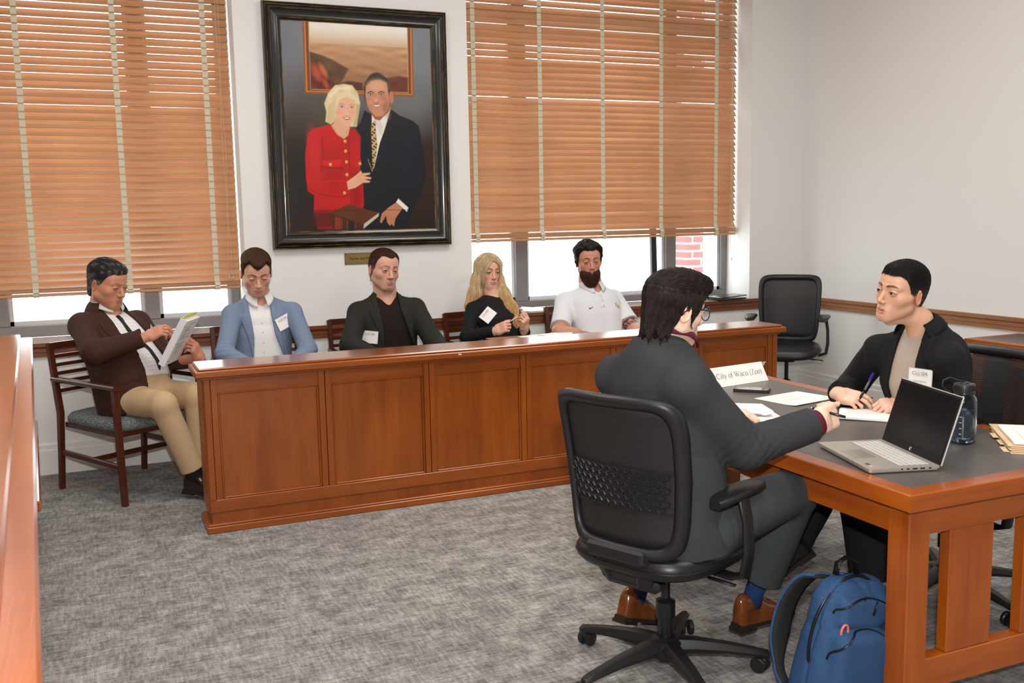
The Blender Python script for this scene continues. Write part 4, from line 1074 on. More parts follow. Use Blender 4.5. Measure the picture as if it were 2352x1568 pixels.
def skull_d(P, w=1.0):
    X = P.copy(); X[:, 0] = np.abs(X[:, 0])
    d = s_ell(X, (0, -.014, .034), (.0745*w, .095, .083)); d = smin(d, s_ell(X, (0, .034, .040), (.060*w, .054, .050)), .03)
    d = smin(d, s_ell(X, (0, .020, -.030), (.058*w, .066, .070)), .03)
    return smin(d, s_cap(X, (0, -.045, -.03), (0, -.05, -.14), .052*w, .050*w), .03)

def sm(x, a, b): t = np.clip((x-a)/(b-a), 0, 1); return t*t*(3-2*t)
def head_color(P, p):
    sk = lin(*p['skin'])*V(.98, 1.09, 1.16)+.006; x = np.abs(P[:, 0]); y, z = P[:, 1], P[:, 2]; fr = sm(y, .02, .06)
    C = np.tile(sk, (len(P), 1)); n = waves(P, 420, 5)*.5+waves(P, 160, 6)*.5
    def mix(m, col, a=1.0):
        nonlocal C
        m = np.clip(m*a, 0, 1)[:, None]; C = C*(1-m)+np.asarray(col)*m
    red = sk*V(1.08, .66, .60)
    g = lambda cx, cy, cz, r: np.exp(-(((x-cx)**2+(y-cy)**2+(z-cz)**2)/r**2))
    mix(g(.043, .062, -.030, .022), red, p.get('flush', .45)*.6); mix(g(0, .104, -.036, .013), red, .4); mix(g(.080, -.012, -.006, .03), red, .45)
    mix(g(.031, .086, -.004, .013), sk*V(.88, .72, .68), .3)
    C *= (1+.05*n)[:, None]
    hc = lin(*p.get('hair', (40, 30, 24)))
    if p.get('stubble'):
        col, am = p['stubble']; m = sm(-z-np.clip(.055-x, 0, 1)*.35, .030, .060)*sm(y, -.02, .02)*(1-sm(-z, .135, .16))
        m = m*(1-.7*np.exp(-((x/.02)**2+((z+.073)/.010)**2))); m = np.maximum(m*sm(x+np.maximum(0, -z-.07)*1.2, .012, .034), 0)+.9*np.exp(-((x/.026)**2+((z+.0575)/.006)**2))*fr
        mix(m*(.75+.35*n), lin(*col), am)
    lc = lin(*p.get('lip', (176, 96, 84))); op = p.get('mouth', 0)
    lm = np.clip(1.35-((x/.0225)**2+((z+.0698+op*.2)/(.0086+op*.8))**2), 0, 1)*fr; lm *= 1-.0*x
    mix(sm(lm, 0, .4), lc, p.get('lipa', .55)); mix(np.exp(-((z+.0698)/.0012)**2)*(x < .0235)*(y > .078)*(1 if not op else 0), lc*.30, .85)
    # brows
    t = (x-.010)/.040; zc = .0215+.0050*np.sin(np.clip(t, 0, 1)*2.2)-.003*np.clip(t-.6, 0, 1)*2+p.get('brow_dz', 0); th = np.interp(t, [-.05, .08, .6, 1.02], [.0006, .0046, .0038, .0008])*p.get('brow', 1)
    bm = (1-sm(np.abs(z-zc), th*.6, th*1.25+.0004))*(t > -.05)*(t < 1.03)*fr; mix(bm*(.96+.12*waves(P, (1400, 500, 500), 8)), lin(*p.get('browc', p.get('hair', (40, 30, 24)))), p.get('browa', .93))
    # lash line and lid rims
    op = max(p.get('open', .0045), .0012); rr = np.sqrt(((x-.0312)/.0137)**2+((z+.0006)/(op+.0010))**2); up = sm(z, -.0035, .001)
    mix(np.exp(-((rr-1.0)/.20)**2)*fr*(.35+.65*up)*(y > .07), V(.018, .010, .008), p.get('lash', .75))
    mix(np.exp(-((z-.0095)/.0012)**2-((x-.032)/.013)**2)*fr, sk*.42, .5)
    # nostrils and mouth corners, fold beside the nose
    mix(np.exp(-(((x-.0065)/.0035)**2+((z+.0475)/.0022)**2))*(y > .085), sk*.12, .9)
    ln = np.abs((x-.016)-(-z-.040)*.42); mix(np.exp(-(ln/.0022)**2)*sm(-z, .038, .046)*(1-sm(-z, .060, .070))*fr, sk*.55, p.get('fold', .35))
    if p.get('freckle'):
        fk = (waves(P, 900, 31) > .42)*np.exp(-((x-.035)/.03)**2-((z+.022)/.022)**2)*fr; mix(fk, sk*V(.62, .45, .38), p['freckle'])
    if p.get('nape'):   # short cut hair shading into the neck and temples
        hm = p['nape'](P); mix(hm*(.8+.2*n), hc*1.3, .75)
    return np.clip(C, 0, 1)

def eyeballs(mb, p, T, s):
    gz = nrm(p.get('gaze', (0, 1, 0))); n, m = 20, 24; iris = lin(*p.get('iris', (70, 50, 34)))
    for sg in (-1, 1):
        F0 = frame_from(gz, (0, 0, 1)); P = []; C = []
        for i in range(n):
            th = pi*.62*(i/(n-1))**1.25
            for j in range(m):
                a = 2*pi*j/m; q = F0@V(sin(th)*cos(a), cos(th), sin(th)*sin(a)); P.append(V(sg*.0312, .0745, 0)+q*.01285*(1+.0*th))
                t = th*.01285
                C.append(lin(*p['skin'])*.6 if p.get('open', .0045) < .0025 else V(.004, .004, .004) if t < .0024 else iris if t < .0060 else iris*.3 if t < .0067 else lin(192, 178, 170))
        fc = [(i*m+j, i*m+(j+1) % m, (i+1)*m+(j+1) % m, (i+1)*m+j) for i in range(n-1) for j in range(m)]
        fc = [q[::-1] for q in fc]
        mb.add(T(np.array(P)), fc, np.array(C))
        op = max(p.get('open', .0045), .0010); dk = V(.010, .006, .005)
        for up_, rd in ((1, .00095), (-1, .00035)):
            xs = np.linspace(-.0129, .0129, 15) if op > .0025 or up_ < 0 else np.linspace(-.0129, .0129, 15)
            z_ = np.sqrt(np.maximum(1-(xs/.0131)**2, 0))*op*up_-.0006; y_ = .0745+.0143*np.sqrt(np.maximum(1-(xs/.0155)**2-(z_/.0138)**2, .02))
            mb.tube(T(np.stack([sg*.0312+xs, y_+.0001, z_], 1)), rd*np.interp(np.abs(xs), [0, .009, .0129], [1, .9, .35]), 5, col=dk if up_ > 0 else lin(*p['skin'])*.35)

# hair made of a scalp volume plus strands that follow it
def strands(f, seeds, flow, L, rad, seg=6, jit=.25, seed=0, col=(0.02, .012, .008), cvar=.5, lift=.0, gravity=None, taper=1.0):
    r = np.random.RandomState(seed); n = len(seeds); P = seeds.copy(); Ls = L*r.uniform(.6, 1.2, n); off = r.uniform(-.0005, .0022, n)+lift
    path = []; jd = r.normal(size=(n, 3))*jit; e = 1e-3
    def grad(Q): 
        g = np.stack([f(Q+V(*(e if i == k else 0 for i in range(3))))-f(Q-V(*(e if i == k else 0 for i in range(3)))) for k in range(3)], 1); return g/(np.linalg.norm(g, axis=1)[:, None]+1e-9)
    for i in range(seg+1):
        g = grad(P); d = f(P); P = P-g*np.clip(d-off, -.02, .004)[:, None]; path.append(P.copy())
        v = flow(P)+jd; v = v-g*(v*g).sum(1)[:, None]; v /= np.linalg.norm(v, axis=1)[:, None]+1e-9; P = P+v*(Ls/seg)[:, None]
    path = np.stack(path, 1); m = seg+1
    T = np.gradient(path, axis=1); T /= np.linalg.norm(T, axis=2)[:, :, None]+1e-9
    g = grad(path.reshape(-1, 3)).reshape(path.shape); S = np.cross(T, g); S /= np.linalg.norm(S, axis=2)[:, :, None]+1e-9
    rr = (rad*r.uniform(.7, 1.3, n))[:, None]*np.interp(np.linspace(0, 1, m), [0, .15, .7, 1], [.5, 1, .8, .1])[None]*taper
    a = path+S*rr[..., None]; b = path-S*rr[..., None]; c = path+g*rr[..., None]*1.1
    Vt = np.stack([a, b, c], 2).reshape(-1, 3); bi = (np.arange(n)*m*3)[:, None, None]+(np.arange(m-1)*3)[None, :, None]
    Q = []
    for k in range(3):
        k2 = (k+1) % 3; Q.append(np.stack([bi+k, bi+k2, bi+3+k2, bi+3+k], -1).reshape(-1, 4))
    cc = np.asarray(col)*np.exp(r.normal(size=(n, 1))*cvar*.6); C = np.repeat(np.clip(cc, 0, 1), m*3, 0)
    return Vt, np.concatenate(Q), C
def joinq(parts):
    Vs, Qs, Cs, n = [], [], [], 0
    for v, q, c in parts: Vs.append(v); Qs.append(np.asarray(q)+n); Cs.append(np.broadcast_to(c, (len(v), 3))); n += len(v)
    return np.concatenate(Vs), np.concatenate(Qs), np.concatenate(Cs)

# ------------------------------------------------------------------ hands
def hand(pr, wrist, F, N, side, curls=None, thumb=(.15, .5, .3, .2), spread=.06, s=1.0, fl=1.0, rscale=1.0):
    """adds palm and fingers; returns finger tip frames. F fingers, N back of the hand, side 'R'/'L'"""
    F = nrm(F); N = nrm(np.asarray(N, float)-F*(np.dot(N, F))); T = (-1 if side == 'R' else 1)*np.cross(F, N); R = np.stack([T, F, N], 1)
    w = np.asarray(wrist, float); at = lambda t, f_, n_: w+(T*t+F*f_+N*n_)*s
    curls = curls or [(.45, .6, .35)]*4
    pr.cap(at(-.010, -.02, 0), at(-.010, .02, 0), .021*s, .020*s, k=.012); pr.cap(at(.010, -.02, 0), at(.012, .02, 0), .021*s, .020*s, k=.012)
    pr.box(at(.001, .052, .000), (.040*s, .040*s, .0135*s), R, .0125*s, k=.015)
    pr.ell(at(.020, .030, -.010), (.020*s, .030*s, .015*s), R, k=.012); pr.ell(at(-.024, .034, -.008), (.016*s, .034*s, .013*s), R, k=.012)
    tips = []
    for i, (t0, f0, ln, r0) in enumerate(((.030, .086, .072, .0090), (.010, .090, .080, .0092), (-.011, .087, .074, .0087), (-.030, .078, .058, .0078))):
        p = at(t0, f0, .001); ang = 0.0; dirT = (1.5-i)*spread; r0 *= s*rscale
        base = at(t0*.92, f0-.03, .001); pr.cap(base, p, r0*1.05, r0*1.08, k=.008)
        for j, (fr, c) in enumerate(zip((.46, .30, .24), curls[i])):
            ang += c; d = nrm(F*cos(ang)-N*sin(ang)+T*dirT*cos(ang)); q = p+d*ln*fr*s*fl
            pr.cap(p, q, r0*(1.0, .93, .86)[j], r0*(.93, .86, .74)[j], k=.0035); p = q
        tips.append((p, d, nrm(N*cos(ang)+F*sin(ang)), r0))
    a, b_, c1, c2 = thumb  # opposition, splay, flex
    p = at(.024, .018, -.006); d = nrm(T*sin(.5+b_)+F*cos(.5+b_)-N*a)
    for j, (ln, c, r0) in enumerate(((.042, 0, .0125), (.034, c1, .0105), (.028, c2, .0098))):
        ax = nrm(np.cross(d, nrm(-T*.75+F*.35-N*.5))); d = rotm(ax, c)@d if j else d
        q = p+d*ln*s*fl; pr.cap(p, q, r0*s*rscale, r0*.90*s*rscale, k=.006 if j else .014); p = q
    tips.append((p, d, nrm(N+T*.6), .0095*s))
    return tips
def nails(mb, tips, col, s=1.0):
    for (p, d, n, r) in tips:
        X = nrm(np.cross(d, n)); n = np.cross(X, d); G = []
        for u in np.linspace(-1, 1, 5):
            G.append([p+X*u*r*.62+d*(v*r*1.0+r*.15)+n*(r*.78-.0+r*.12-(u*u)*r*.28-abs(v)*r*.05) for v in np.linspace(-.7, .9, 4)])
        mb.shell(np.array(G), .0006, col=col)

# ------------------------------------------------------------------ people
M_SKIN = mat('skin', (.6, .4, .3), 0.46, attr=True, sss=.12, spec=.45)
M_HAIR = mat('hair', (.02, .015, .01), 0.52, attr=True, spec=.4)
def cloth(name, c, c2=None, rough=.85, weave=900, bump=.25, sheen=.0, attr=False):
    return mat(name, c, rough, noise=((weave, weave, weave), c2 or tuple(x*1.45 for x in c), 2, 2.2), bump=((weave*.6,)*3, bump, .0012), sheen=sheen, spec=.25, attr=attr)
M_SHOE = mat('dark_leather_shoe', (.020, .008, .006), .25, coat=.3)
MALE = [(-.20, .165, .125, .0), (-.05, .175, .130, .005), (.15, .165, .118, .012), (.35, .160, .112, .014), (.58, .172, .118, .010), (.76, .178, .112, .0), (.88, .140, .086, -.006), (.94, .092, .070, -.006), (.99, .050, .050, -.004)]
FEM = [(-.20, .165, .120, .0), (-.05, .168, .120, .0), (.18, .138, .098, .004), (.35, .128, .092, .008), (.60, .148, .112, .018), (.76, .150, .098, .002), (.88, .118, .078, -.008), (.96, .072, .056, -.010), (1.02, .046, .046, -.008)]
BIG = [(-.20, .185, .160, .010), (-.05, .195, .170, .030), (.15, .195, .178, .046), (.35, .190, .168, .042), (.58, .190, .146, .022), (.76, .190, .124, .004), (.88, .150, .092, -.004), (.94, .098, .074, -.006), (.99, .056, .056, -.004)]

def seg_fold(P, a, b, at_end, amp, seed, lam=.034, wd=.075):
    """folds ringing a limb near one end"""
    a = V(*a); b = V(*b); L = np.linalg.norm(b-a); d = (b-a)/L; x = (P-a)@d; rel = P-a-x[:, None]*d; u = nrm(np.cross(d, V(.3, .2, 1))); v = np.cross(d, u)
    ph = np.arctan2(rel@v, rel@u); e = (L if at_end else 0); rr = np.sqrt((rel**2).sum(1))
    w1 = waves(P, (13, 13, 13), seed+50, 3); fo = np.sin(2*pi*x/(lam*1.5)+1.6*np.sin(ph+seed)+seed*2+1.8*w1)
    return amp*.55*np.exp(-((x-e)/wd)**2)*(1-2*np.abs(fo)**.8)*np.clip(.75+w1, 0, 1.3)*np.clip(1.6-rr/.09, 0, 1)

class Person:
    def __init__(s, label, J, tab, hp, scale=1.0, loc=None, group=None):
        s.J = {k: V(*v) for k, v in J.items()}; s.hp = hp; s.s = scale; j = s.J
        s.root = thing('person', label, 'person', (j['pel'][0], j['pel'][1], 0), 0, group)
        s.T = Torso(j, [(w, a*scale, b*scale, c*scale) for w, a, b, c in tab])
        F = rotm((0, 0, 1), radians(hp['yaw']))@V(0, 1, 0)
        R = rotm((0, 0, 1), radians(hp['yaw']))@rotm((1, 0, 0), radians(hp.get('pitch', 0)))@rotm((0, 1, 0), radians(hp.get('roll', 0)))
        s.HR = R; s.hs = hp.get('size', 1.0)*1.04; s.hc = j['hd']
        s.parts = []; s.prims = {}
    def hT(s, P): return P*s.hs@s.HR.T+s.hc
    def hI(s, P): return ((P-s.hc)@s.HR)/s.hs
    def obj(s, name, PV, Q, m, colors=None, parent=None, attrs=None, smooth=True):
        par = parent or s.root; return mesh_obj(name, PV-world_loc(par), Q, m, par, smooth, colors, attrs=attrs)
    # ---- skin
    def body(s, hands=None, arms=None, neck_r=.054, extra=None, nailcol=None):
        p = s.hp; f0 = head_fn(p); nk = s.hI(s.J['nk']); up = s.hI(s.J['nk']+s.T.V*.02-s.T.W*.10)
        def f(P):
            d = f0(P); X = P
            n = s_cap(X, (0, -.026, -.045), nk*.85+V(0, .0, 0), neck_r*.94, neck_r*1.04); n = smin(n, s_cap(X, nk*.85, up, neck_r*1.0, neck_r*1.25), .04)
            ad = s_cap(X, (0, .030, -.115), nk*.8+V(0, .035, 0), .016, .014); n = smin(n, ad, .03)
            return smin(d, n, .022)
        lo = V(-.105, -.135, -.27); hi = V(.105, .13, .15); lo = np.minimum(lo, np.minimum(nk, up)-.10); hi = np.maximum(hi, np.maximum(nk, up)+.10)
        PV, Q = nets(f, lo, hi, p.get('h', .0024)); C = head_color(PV, p); parts = [(s.hT(PV), Q, C)]
        mb = MB(); eyeballs(mb, p, s.hT, 1)
        if p.get('mouth'):
            z = -.0695; w_ = lin(226, 216, 200)
            for i in range(-4, 4):
                x = (i+.5)*.0042; G = V(x, .0865-abs(x)*.22, z+.0036); mb.box(s.hT(G[None])[0], (.0039, .004, .0078), s.HR, .001, col=w_)
        s.handcols = lin(*p.get('handskin', p['skin'])); base = s.handcols = s.handcols*V(.98, 1.09, 1.16)+.006
        for side in 'RL':
            w_, e_, sh = s.J['w'+side], s.J['e'+side], s.J['s'+side]; pr = Prims()
            h = (hands or {}).get(side)
            full = (arms or {}).get(side)
            if full: 
                pr.cap(sh, e_, full[0], full[1], k=.02).cap(e_, w_+(w_-e_)*-.15, full[2], full[3], k=.03)
                pr.ell(e_+(w_-e_)*.28, (full[2]*1.12, full[2]*1.12, full[2]*1.9), frame_from(V(0, 0, 1), w_-e_) if abs(nrm(w_-e_)[2]) < .95 else None, k=.03)
                pr.cap(w_-(w_-e_)*.3, w_, full[3], .024*s.s, k=.02)
            elif h: pr.cap(e_+(w_-e_)*.55, w_, .034*s.s, .024*s.s, k=.02)
            if h:
                tips = hand(pr, w_, h['F'], h['N'], side, h.get('curls'), h.get('thumb', (.3, .35, .3, .25)), h.get('spread', .05), s=h.get('s', s.s), rscale=h.get('r', 1.0))
                h['tips'] = tips
                nails(mb, tips if not h.get('skipnail') else tips[-1:], h.get('nail', np.clip(base*V(1.25, 1.1, 1.1), 0, 1)))
            if pr.p:
                lo, hi = pr.bounds(.015); PV, Q = nets(pr, lo, hi, h.get('h', .0026) if h else .004)
                c = np.tile(base, (len(PV), 1))*(1+.05*waves(PV, 180, 3))[:, None]
                if h:
                    for (tp, d, n, r) in h['tips']: c += (np.exp(-(((PV-tp)**2).sum(1))/.014**2)*.35)[:, None]*(base*V(1.1, .75, .72)-c)
                if s.hp.get('armcol'): c = s.hp['armcol'](s, PV, c, side)
                parts.append((PV, Q, np.clip(c, 0, 1)))
        # trunk and limbs under the clothes, coarse
        j = s.J; pr = Prims(); k = s.s
        T2 = s.T; pr.fn(lambda P: T2.d(P, -.028), np.min([j['pel'], j['nk'], j['sR'], j['sL']], 0)-.25, np.max([j['pel'], j['nk'], j['sR'], j['sL']], 0)+.25)
        for side in 'RL':
            pr.cap(j['s'+side], j['e'+side], .034*k, .028*k).cap(j['e'+side], j['w'+side], .026*k, .020*k)
            pr.cap(j['h'+side], j['k'+side], .060*k, .045*k).cap(j['k'+side], j['a'+side], .040*k, .028*k)
        lo, hi = pr.bounds(.02); PV, Q = nets(pr, lo, hi, .018); parts.append((PV, Q, base))
        for (PV, Q, c) in (extra or []): parts.append((PV, Q, c))
        PV, Q, C = joinq(parts)
        o = s.obj('body', PV, Q, M_SKIN, C)
        if mb.n:
            mb.build('eyes_and_nails', mat('eye_and_nail', (1, 1, 1), .18, attr=True), s.root, smooth=True)
        s.headf = f0; return o
    # ---- hair
    def hair(s, g, th, flow=None, n=2600, L=.05, rad=.0008, col=(30, 22, 18), tip=None, amp=.0012, seed=1, h=.0026, jit=.25, cvar=.5, box=None, streak=(500, 160, 160), name='hair', base=None, lift=0, cold=None, tw=1.0, tapw=.022):
        w = s.hp.get('w', 1); bf = base or (lambda P: skull_d(P, w))
        def f(P):
            gg = g(P); tp = .22+.78*sm(gg, 0, tapw); return smax(bf(P)-(th(P)+amp*waves(P, streak, seed, 6))*tp, -gg, .004)
        lo, hi = box or (V(-.12, -.15, -.13), V(.12, .14, .17)); PV, Q = nets(f, lo, hi, h); col = lin(*col)
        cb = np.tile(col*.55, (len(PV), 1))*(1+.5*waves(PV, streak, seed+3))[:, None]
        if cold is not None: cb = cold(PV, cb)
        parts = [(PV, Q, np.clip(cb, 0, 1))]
        if flow is not None and n:
            r = np.random.RandomState(seed); gi = g(PV); ok = np.where(gi > .0012)[0]; sd_ = PV[r.choice(ok, min(n, len(ok)), replace=False)]
            v, q, c = strands(f, sd_, flow, L, rad, 6, jit, seed, col, cvar, lift)
            if cold is not None: c = cold(v, c)
            parts.append((v, q, np.clip(c, 0, 1)))
        PV, Q, C = joinq(parts); return s.obj(name, s.hT(PV), Q, M_HAIR, C)
    # ---- clothes
    def arm_prims(s, pr, side, r, thick=0.0, end=1.0, k=.045):
        sh, e_, w_ = s.J['s'+side], s.J['e'+side], s.J['w'+side]; r = [x*s.s+thick for x in r]
        sg = 1 if side == 'R' else -1; z_ = s.T.loc(sh[None])[0][2]; inn = s.T.wor(V(.085*sg*s.s, -.008, z_+.010)); s2 = sh-s.T.W*.012*s.s-s.T.U*sg*.010
        pr.cap(inn, s2, r[0]*.80, r[0]*.86, k=k); pr.cap(s2, e_, r[0]*.93, r[1], k=k*.6)
        if end > 0:
            c = e_+(w_-e_)*end; dr = nrm(w_-e_); b2 = c+dr*.03; lo = np.minimum(e_, b2)-.09; pr.fn(lambda P: np.maximum(s_cap(P, e_, b2, r[2], r[3]), (P-c)@dr), lo, np.maximum(e_, b2)+.09, k=.02)
    def top(s, name, m, grow=.012, sleeves=True, r=(.060, .050, .049, .036), cuff=.94, openR=None, openL=None, lapel=None, neck=None, hem=-.12, folds=.0030, h=.0045, seed=1, pocket=None, belly=None, attrs=False, thick_cut=True, shorts=None, lap=True, k=.045, side_only=None):
        T = s.T; j = s.J; pr = Prims(); lo0 = np.min([j['pel'], j['nk'], j['sR'], j['sL']], 0)-.28; hi0 = np.max([j['pel'], j['nk'], j['sR'], j['sL']], 0)+.28
        pr.fn(lambda P: T.d(P, grow), lo0, hi0)
        if sleeves:
            for sd_ in 'RL': s.arm_prims(pr, sd_, r, 0, 0 if shorts else cuff[sd_] if isinstance(cuff, dict) else cuff, k)
        cuts = []
        if sleeves:
            for sd_ in 'RL':
                e_ = j['e'+sd_]
                if shorts: cuts.append((j['s'+sd_]+(e_-j['s'+sd_])*shorts, nrm(e_-j['s'+sd_])))
        nkz = T.L
        def f(P):
            d = pr(P); q = T.loc(P); 
            if folds:
                d = d+folds*(.80*(1-2*np.abs(waves(P, (15, 15, 8), seed, 4))**.7)+.35*waves(P, (24, 24, 14), seed+9, 4))
                if sleeves:
                    for sd_ in 'RL':
                        a, b, c = j['s'+sd_], j['e'+sd_], j['w'+sd_]
                        d = d+seg_fold(P, a, b, True, folds*.8, seed+(sd_ == 'R'), .040, .085)+seg_fold(P, b, c, False, folds*.7, seed+2+(sd_ == 'R'), .046, .085)
            if lapel is not None:
                for (uf, wf, sg) in lapel:
                    e = uf(q[:, 2]); lw = wf(q[:, 2]); t = (q[:, 0]-e)*sg
                    inside = np.minimum(np.minimum(t+.004, lw-t), q[:, 1]+.02); d = d-.0048*sm(inside, -.0005, .0022)+.0022*np.exp(-((inside+.002)/.0022)**2)*(lw > .005)
            if pocket is not None:
                for (u0, u1, w0, w1) in pocket:
                    ins = np.minimum(np.minimum(q[:, 0]-u0, u1-q[:, 0]), np.minimum(q[:, 2]-w0, w1-q[:, 2])); ins = np.minimum(ins, q[:, 1]); d = d-.0030*sm(ins, -.0005, .0018)
            if openR is not None:
                reg = np.maximum(np.maximum(q[:, 0]-openR(q[:, 2]), openL(q[:, 2])-q[:, 0]), -(q[:, 1]-.0)); d = np.maximum(d, -reg)
            if neck is not None: 
                nc = s_ell(q, neck[0], neck[1]); d = smax(d, -nc, .004)
            for c, dr in cuts:
                rel = P-c; ax = rel@dr; rr = np.sqrt(np.maximum((rel**2).sum(1)-ax*ax, 0)); d = np.where((rr < .085) & (ax > -.05) & (ax < .11), np.maximum(d, ax), d)
            if hem is not None: d = np.maximum(d, hem-q[:, 2])
            return d
        lo, hi = pr.bounds(.02); PV, Q = nets(f, lo, hi, h)
        return s.obj(name, PV, Q, m, attrs={'tc': T.loc(PV)} if attrs else None), f
    def trousers(s, m, r=(.092, .072, .066, .052), hem=.90, folds=.003, h=.006, seed=3, pel=(.168, .135, .115), name='trousers', flare=None):
        j = s.J; pr = Prims(); k = s.s
        pr.ell(s.T.wor(V(0, .0, .01)), V(*pel)*k, s.T.R, k=.05)
        hc = (j['hR']+j['hL'])/2
        lo1 = np.min([j['pel'], j['hR'], j['hL']], 0)-.3; pr.fn(lambda P: smax(s.T.d(P, -.001), s.T.loc(P)[:, 2]-.085*k, .004), lo1, lo1+.6, k=.03)
        for sd_ in 'RL':
            a, b, c = j['h'+sd_], j['k'+sd_], j['a'+sd_]; pr.cap(a, b, r[0]*k, r[1]*k, k=.04)
            def shin(P, b=b, c=c): cc = b+(c-b)*hem; dr = nrm(c-b); return np.maximum(s_cap(P, b, cc+dr*.04, r[2]*k, r[3]*k), (P-cc)@dr)
            pr.fn(shin, np.minimum(b, c)-.12, np.maximum(b, c)+.12, k=.022)
        def f(P):
            d = pr(P)+folds*.6*waves(P, (24, 24, 14), seed, 5)
            for sd_ in 'RL':
                a, b, c = j['h'+sd_], j['k'+sd_], j['a'+sd_]; d = d+seg_fold(P, a, b, False, folds*1.5, seed, .05, .10)+seg_fold(P, a, b, True, folds*.3, seed+1, .05, .06)+seg_fold(P, b, c, True, folds*.9, seed+2, .05, .08)
            return np.maximum(d, s.T.loc(P)[:, 2]-.11*k)
        lo, hi = pr.bounds(.02); PV, Q = nets(f, lo, hi, h); return s.obj(name, PV, Q, m)
    def shoe(s, side, m, toe, up=(0, 0, 1), length=.285, name='shoe', sole=None, h=.0035, sock=None):
        """toe: direction of the foot"""
        a = s.J['a'+side]; F = nrm(toe); U = nrm(V(*up)-F*np.dot(up, F)); R_ = np.cross(F, U); RR = np.stack([R_, F, U], 1)
        g = a[2] if False else .085
        def f(P):
            q = (P-a)@RR; x, y, z = q[:, 0], q[:, 1], q[:, 2]; t = (y+.075)/length
            hw = np.interp(t, [0, .08, .3, .62, .8, .93, 1.0], [.020, .032, .034, .047, .044, .028, .004]); top_ = np.interp(t, [0, .1, .28, .45, .7, .9, 1.0], [.018, .030, .026, -.006, -.034, -.046, -.055])
            zc = (top_+(-.085))/2; hz = (top_+.085)/2
            d = (np.sqrt((x/hw)**2+(np.maximum(z-zc, 0)/hz)**2)-1)*np.minimum(hw, hz)*.8
            d = np.maximum(d, -.080-z); d = smax(d, np.maximum(-y-.075, y-(length-.075)), .012)
            d = smax(d, -s_cap(q, (0, -.008, .03), (0, .0, .09), .026, .034), .004)
            return d
        c = a+F*.06; PV, Q = nets(f, c-.21, c+.21, h)
        o = s.obj(name, PV, Q, m)
        k = MB(); n = 40; G = []
        for i in range(n):
            t = i/(n-1); 
        ts = np.linspace(0.0, 1.0, 24); hw = np.interp(ts, [0, .08, .3, .62, .8, .93, 1.0], [.023, .035, .035, .050, .047, .031, .004])
        poly = [(w_, t*length-.078+.001) for t, w_ in zip(ts, hw)]+[(-w_, t*length-.078) for t, w_ in zip(ts[::-1], hw[::-1])]
        k.prism(poly, .014, a-U*.092, R_, F)
        k.prism([(-.03, -.078), (.03, -.078), (.032, .0), (-.032, .0)], .012, a-U*.1035, R_, F)
        k.build('shoe_sole', sole or mat('shoe_sole', (.02, .013, .01), .5), o)
        if sock is not None:
            kk = MB(); d = nrm(s.J['k'+side]-a); kk.tube([a-U*.02, a+d*.03, a+d*.16], [.036, .034, .040], 20); kk.build('sock', sock, s.root, smooth=True)
        return o
    def cuffring(s, side, m, at0, at1, r, name='shirt_cuff'):
        e_, w_ = s.J['e'+side], s.J['w'+side]; k = MB(); k.tube([e_+(w_-e_)*t for t in (at0, (at0+at1)/2, at1, at1, at0)], [r*1.03, r*1.02, r, r*.88, r*.88], 28, cap=False); k.build(name, m, s.root, smooth=True)
    def collar(s, name, m, ang, top_, bot, t=.0016, n=48, ax=None, sh=0.0):
        """strip round the neck: ang=(a0,a1) degrees from the front; top_/bot: functions of angle -> (radius, height)"""
        hv = s.J['hd']-s.J['nk']; c = s.J['nk']+(hv-s.T.W*(hv@s.T.W))*.32+s.T.V*(sh-.004)+s.T.W*.012; A = ax if ax is not None else nrm(s.T.W*.7+nrm(hv)*.5); Vv = nrm(s.T.V-A*(s.T.V@A)); Uu = np.cross(Vv, A)
        G = []
        for i in range(n+1):
            a = radians(ang[0]+(ang[1]-ang[0])*i/n); rt, ht = top_(degrees_(a)); rb, hb = bot(degrees_(a)); dirn = Vv*cos(a)+Uu*sin(a)
            G.append([c+dirn*(rt+(rb-rt)*q**.8)+A*(ht+(hb-ht)*q+.006*sin(pi*q)) for q in np.linspace(0, 1, 6)])
        k = MB(); k.shell(np.array(G), t); return k.build(name, m, s.root, smooth=True)
def degrees_(a): return a*180/pi

def hairline(front=.064, temple=.050, nape=-.070, burn=-.020, widow=.006, recess=.010, side=.045):
    def g(P):
        x, y, z = np.abs(P[:, 0]), P[:, 1], P[:, 2]
        zh = np.interp(y, [-.12, -.060, -.038, -.026, -.010, .006, .018, .030, .050, .070, .12], [nape, nape+.004, nape+.020, -.012, .020, burn, burn+.002, .022, temple, front, front])
        zh = zh+side*sm(x, .042, .066)*(y < -.030)-widow*np.exp(-(x/.018)**2)*(y > .04)+recess*np.exp(-((x-.044)/.014)**2)*(y > .03)
        return (z-zh)*.8
    return g
EARCLR = lambda P: 0
def F_(*xs):   # table -> function
    a = np.array(xs, float); return lambda t: np.interp(t, a[:, 0], a[:, 1])
LAP = F_((.14, 0), (.39, .060), (.432, .064), (.434, .030), (.47, .036), (.52, .034))
def surf(T, f, u, w, v0=.32):
    vs = np.linspace(v0, 0, 200); P = T.wor(np.stack([np.full(200, u), vs, np.full(200, w)], 1)); d = f(P); i = np.argmax(d < 0.0)
    p = P[i]; e = .006; g = np.array([f((p+V(*(e if k == q else 0 for q in range(3))))[None])[0]-f((p-V(*(e if k == q else 0 for q in range(3))))[None])[0] for k in range(3)]); return p, nrm(g)
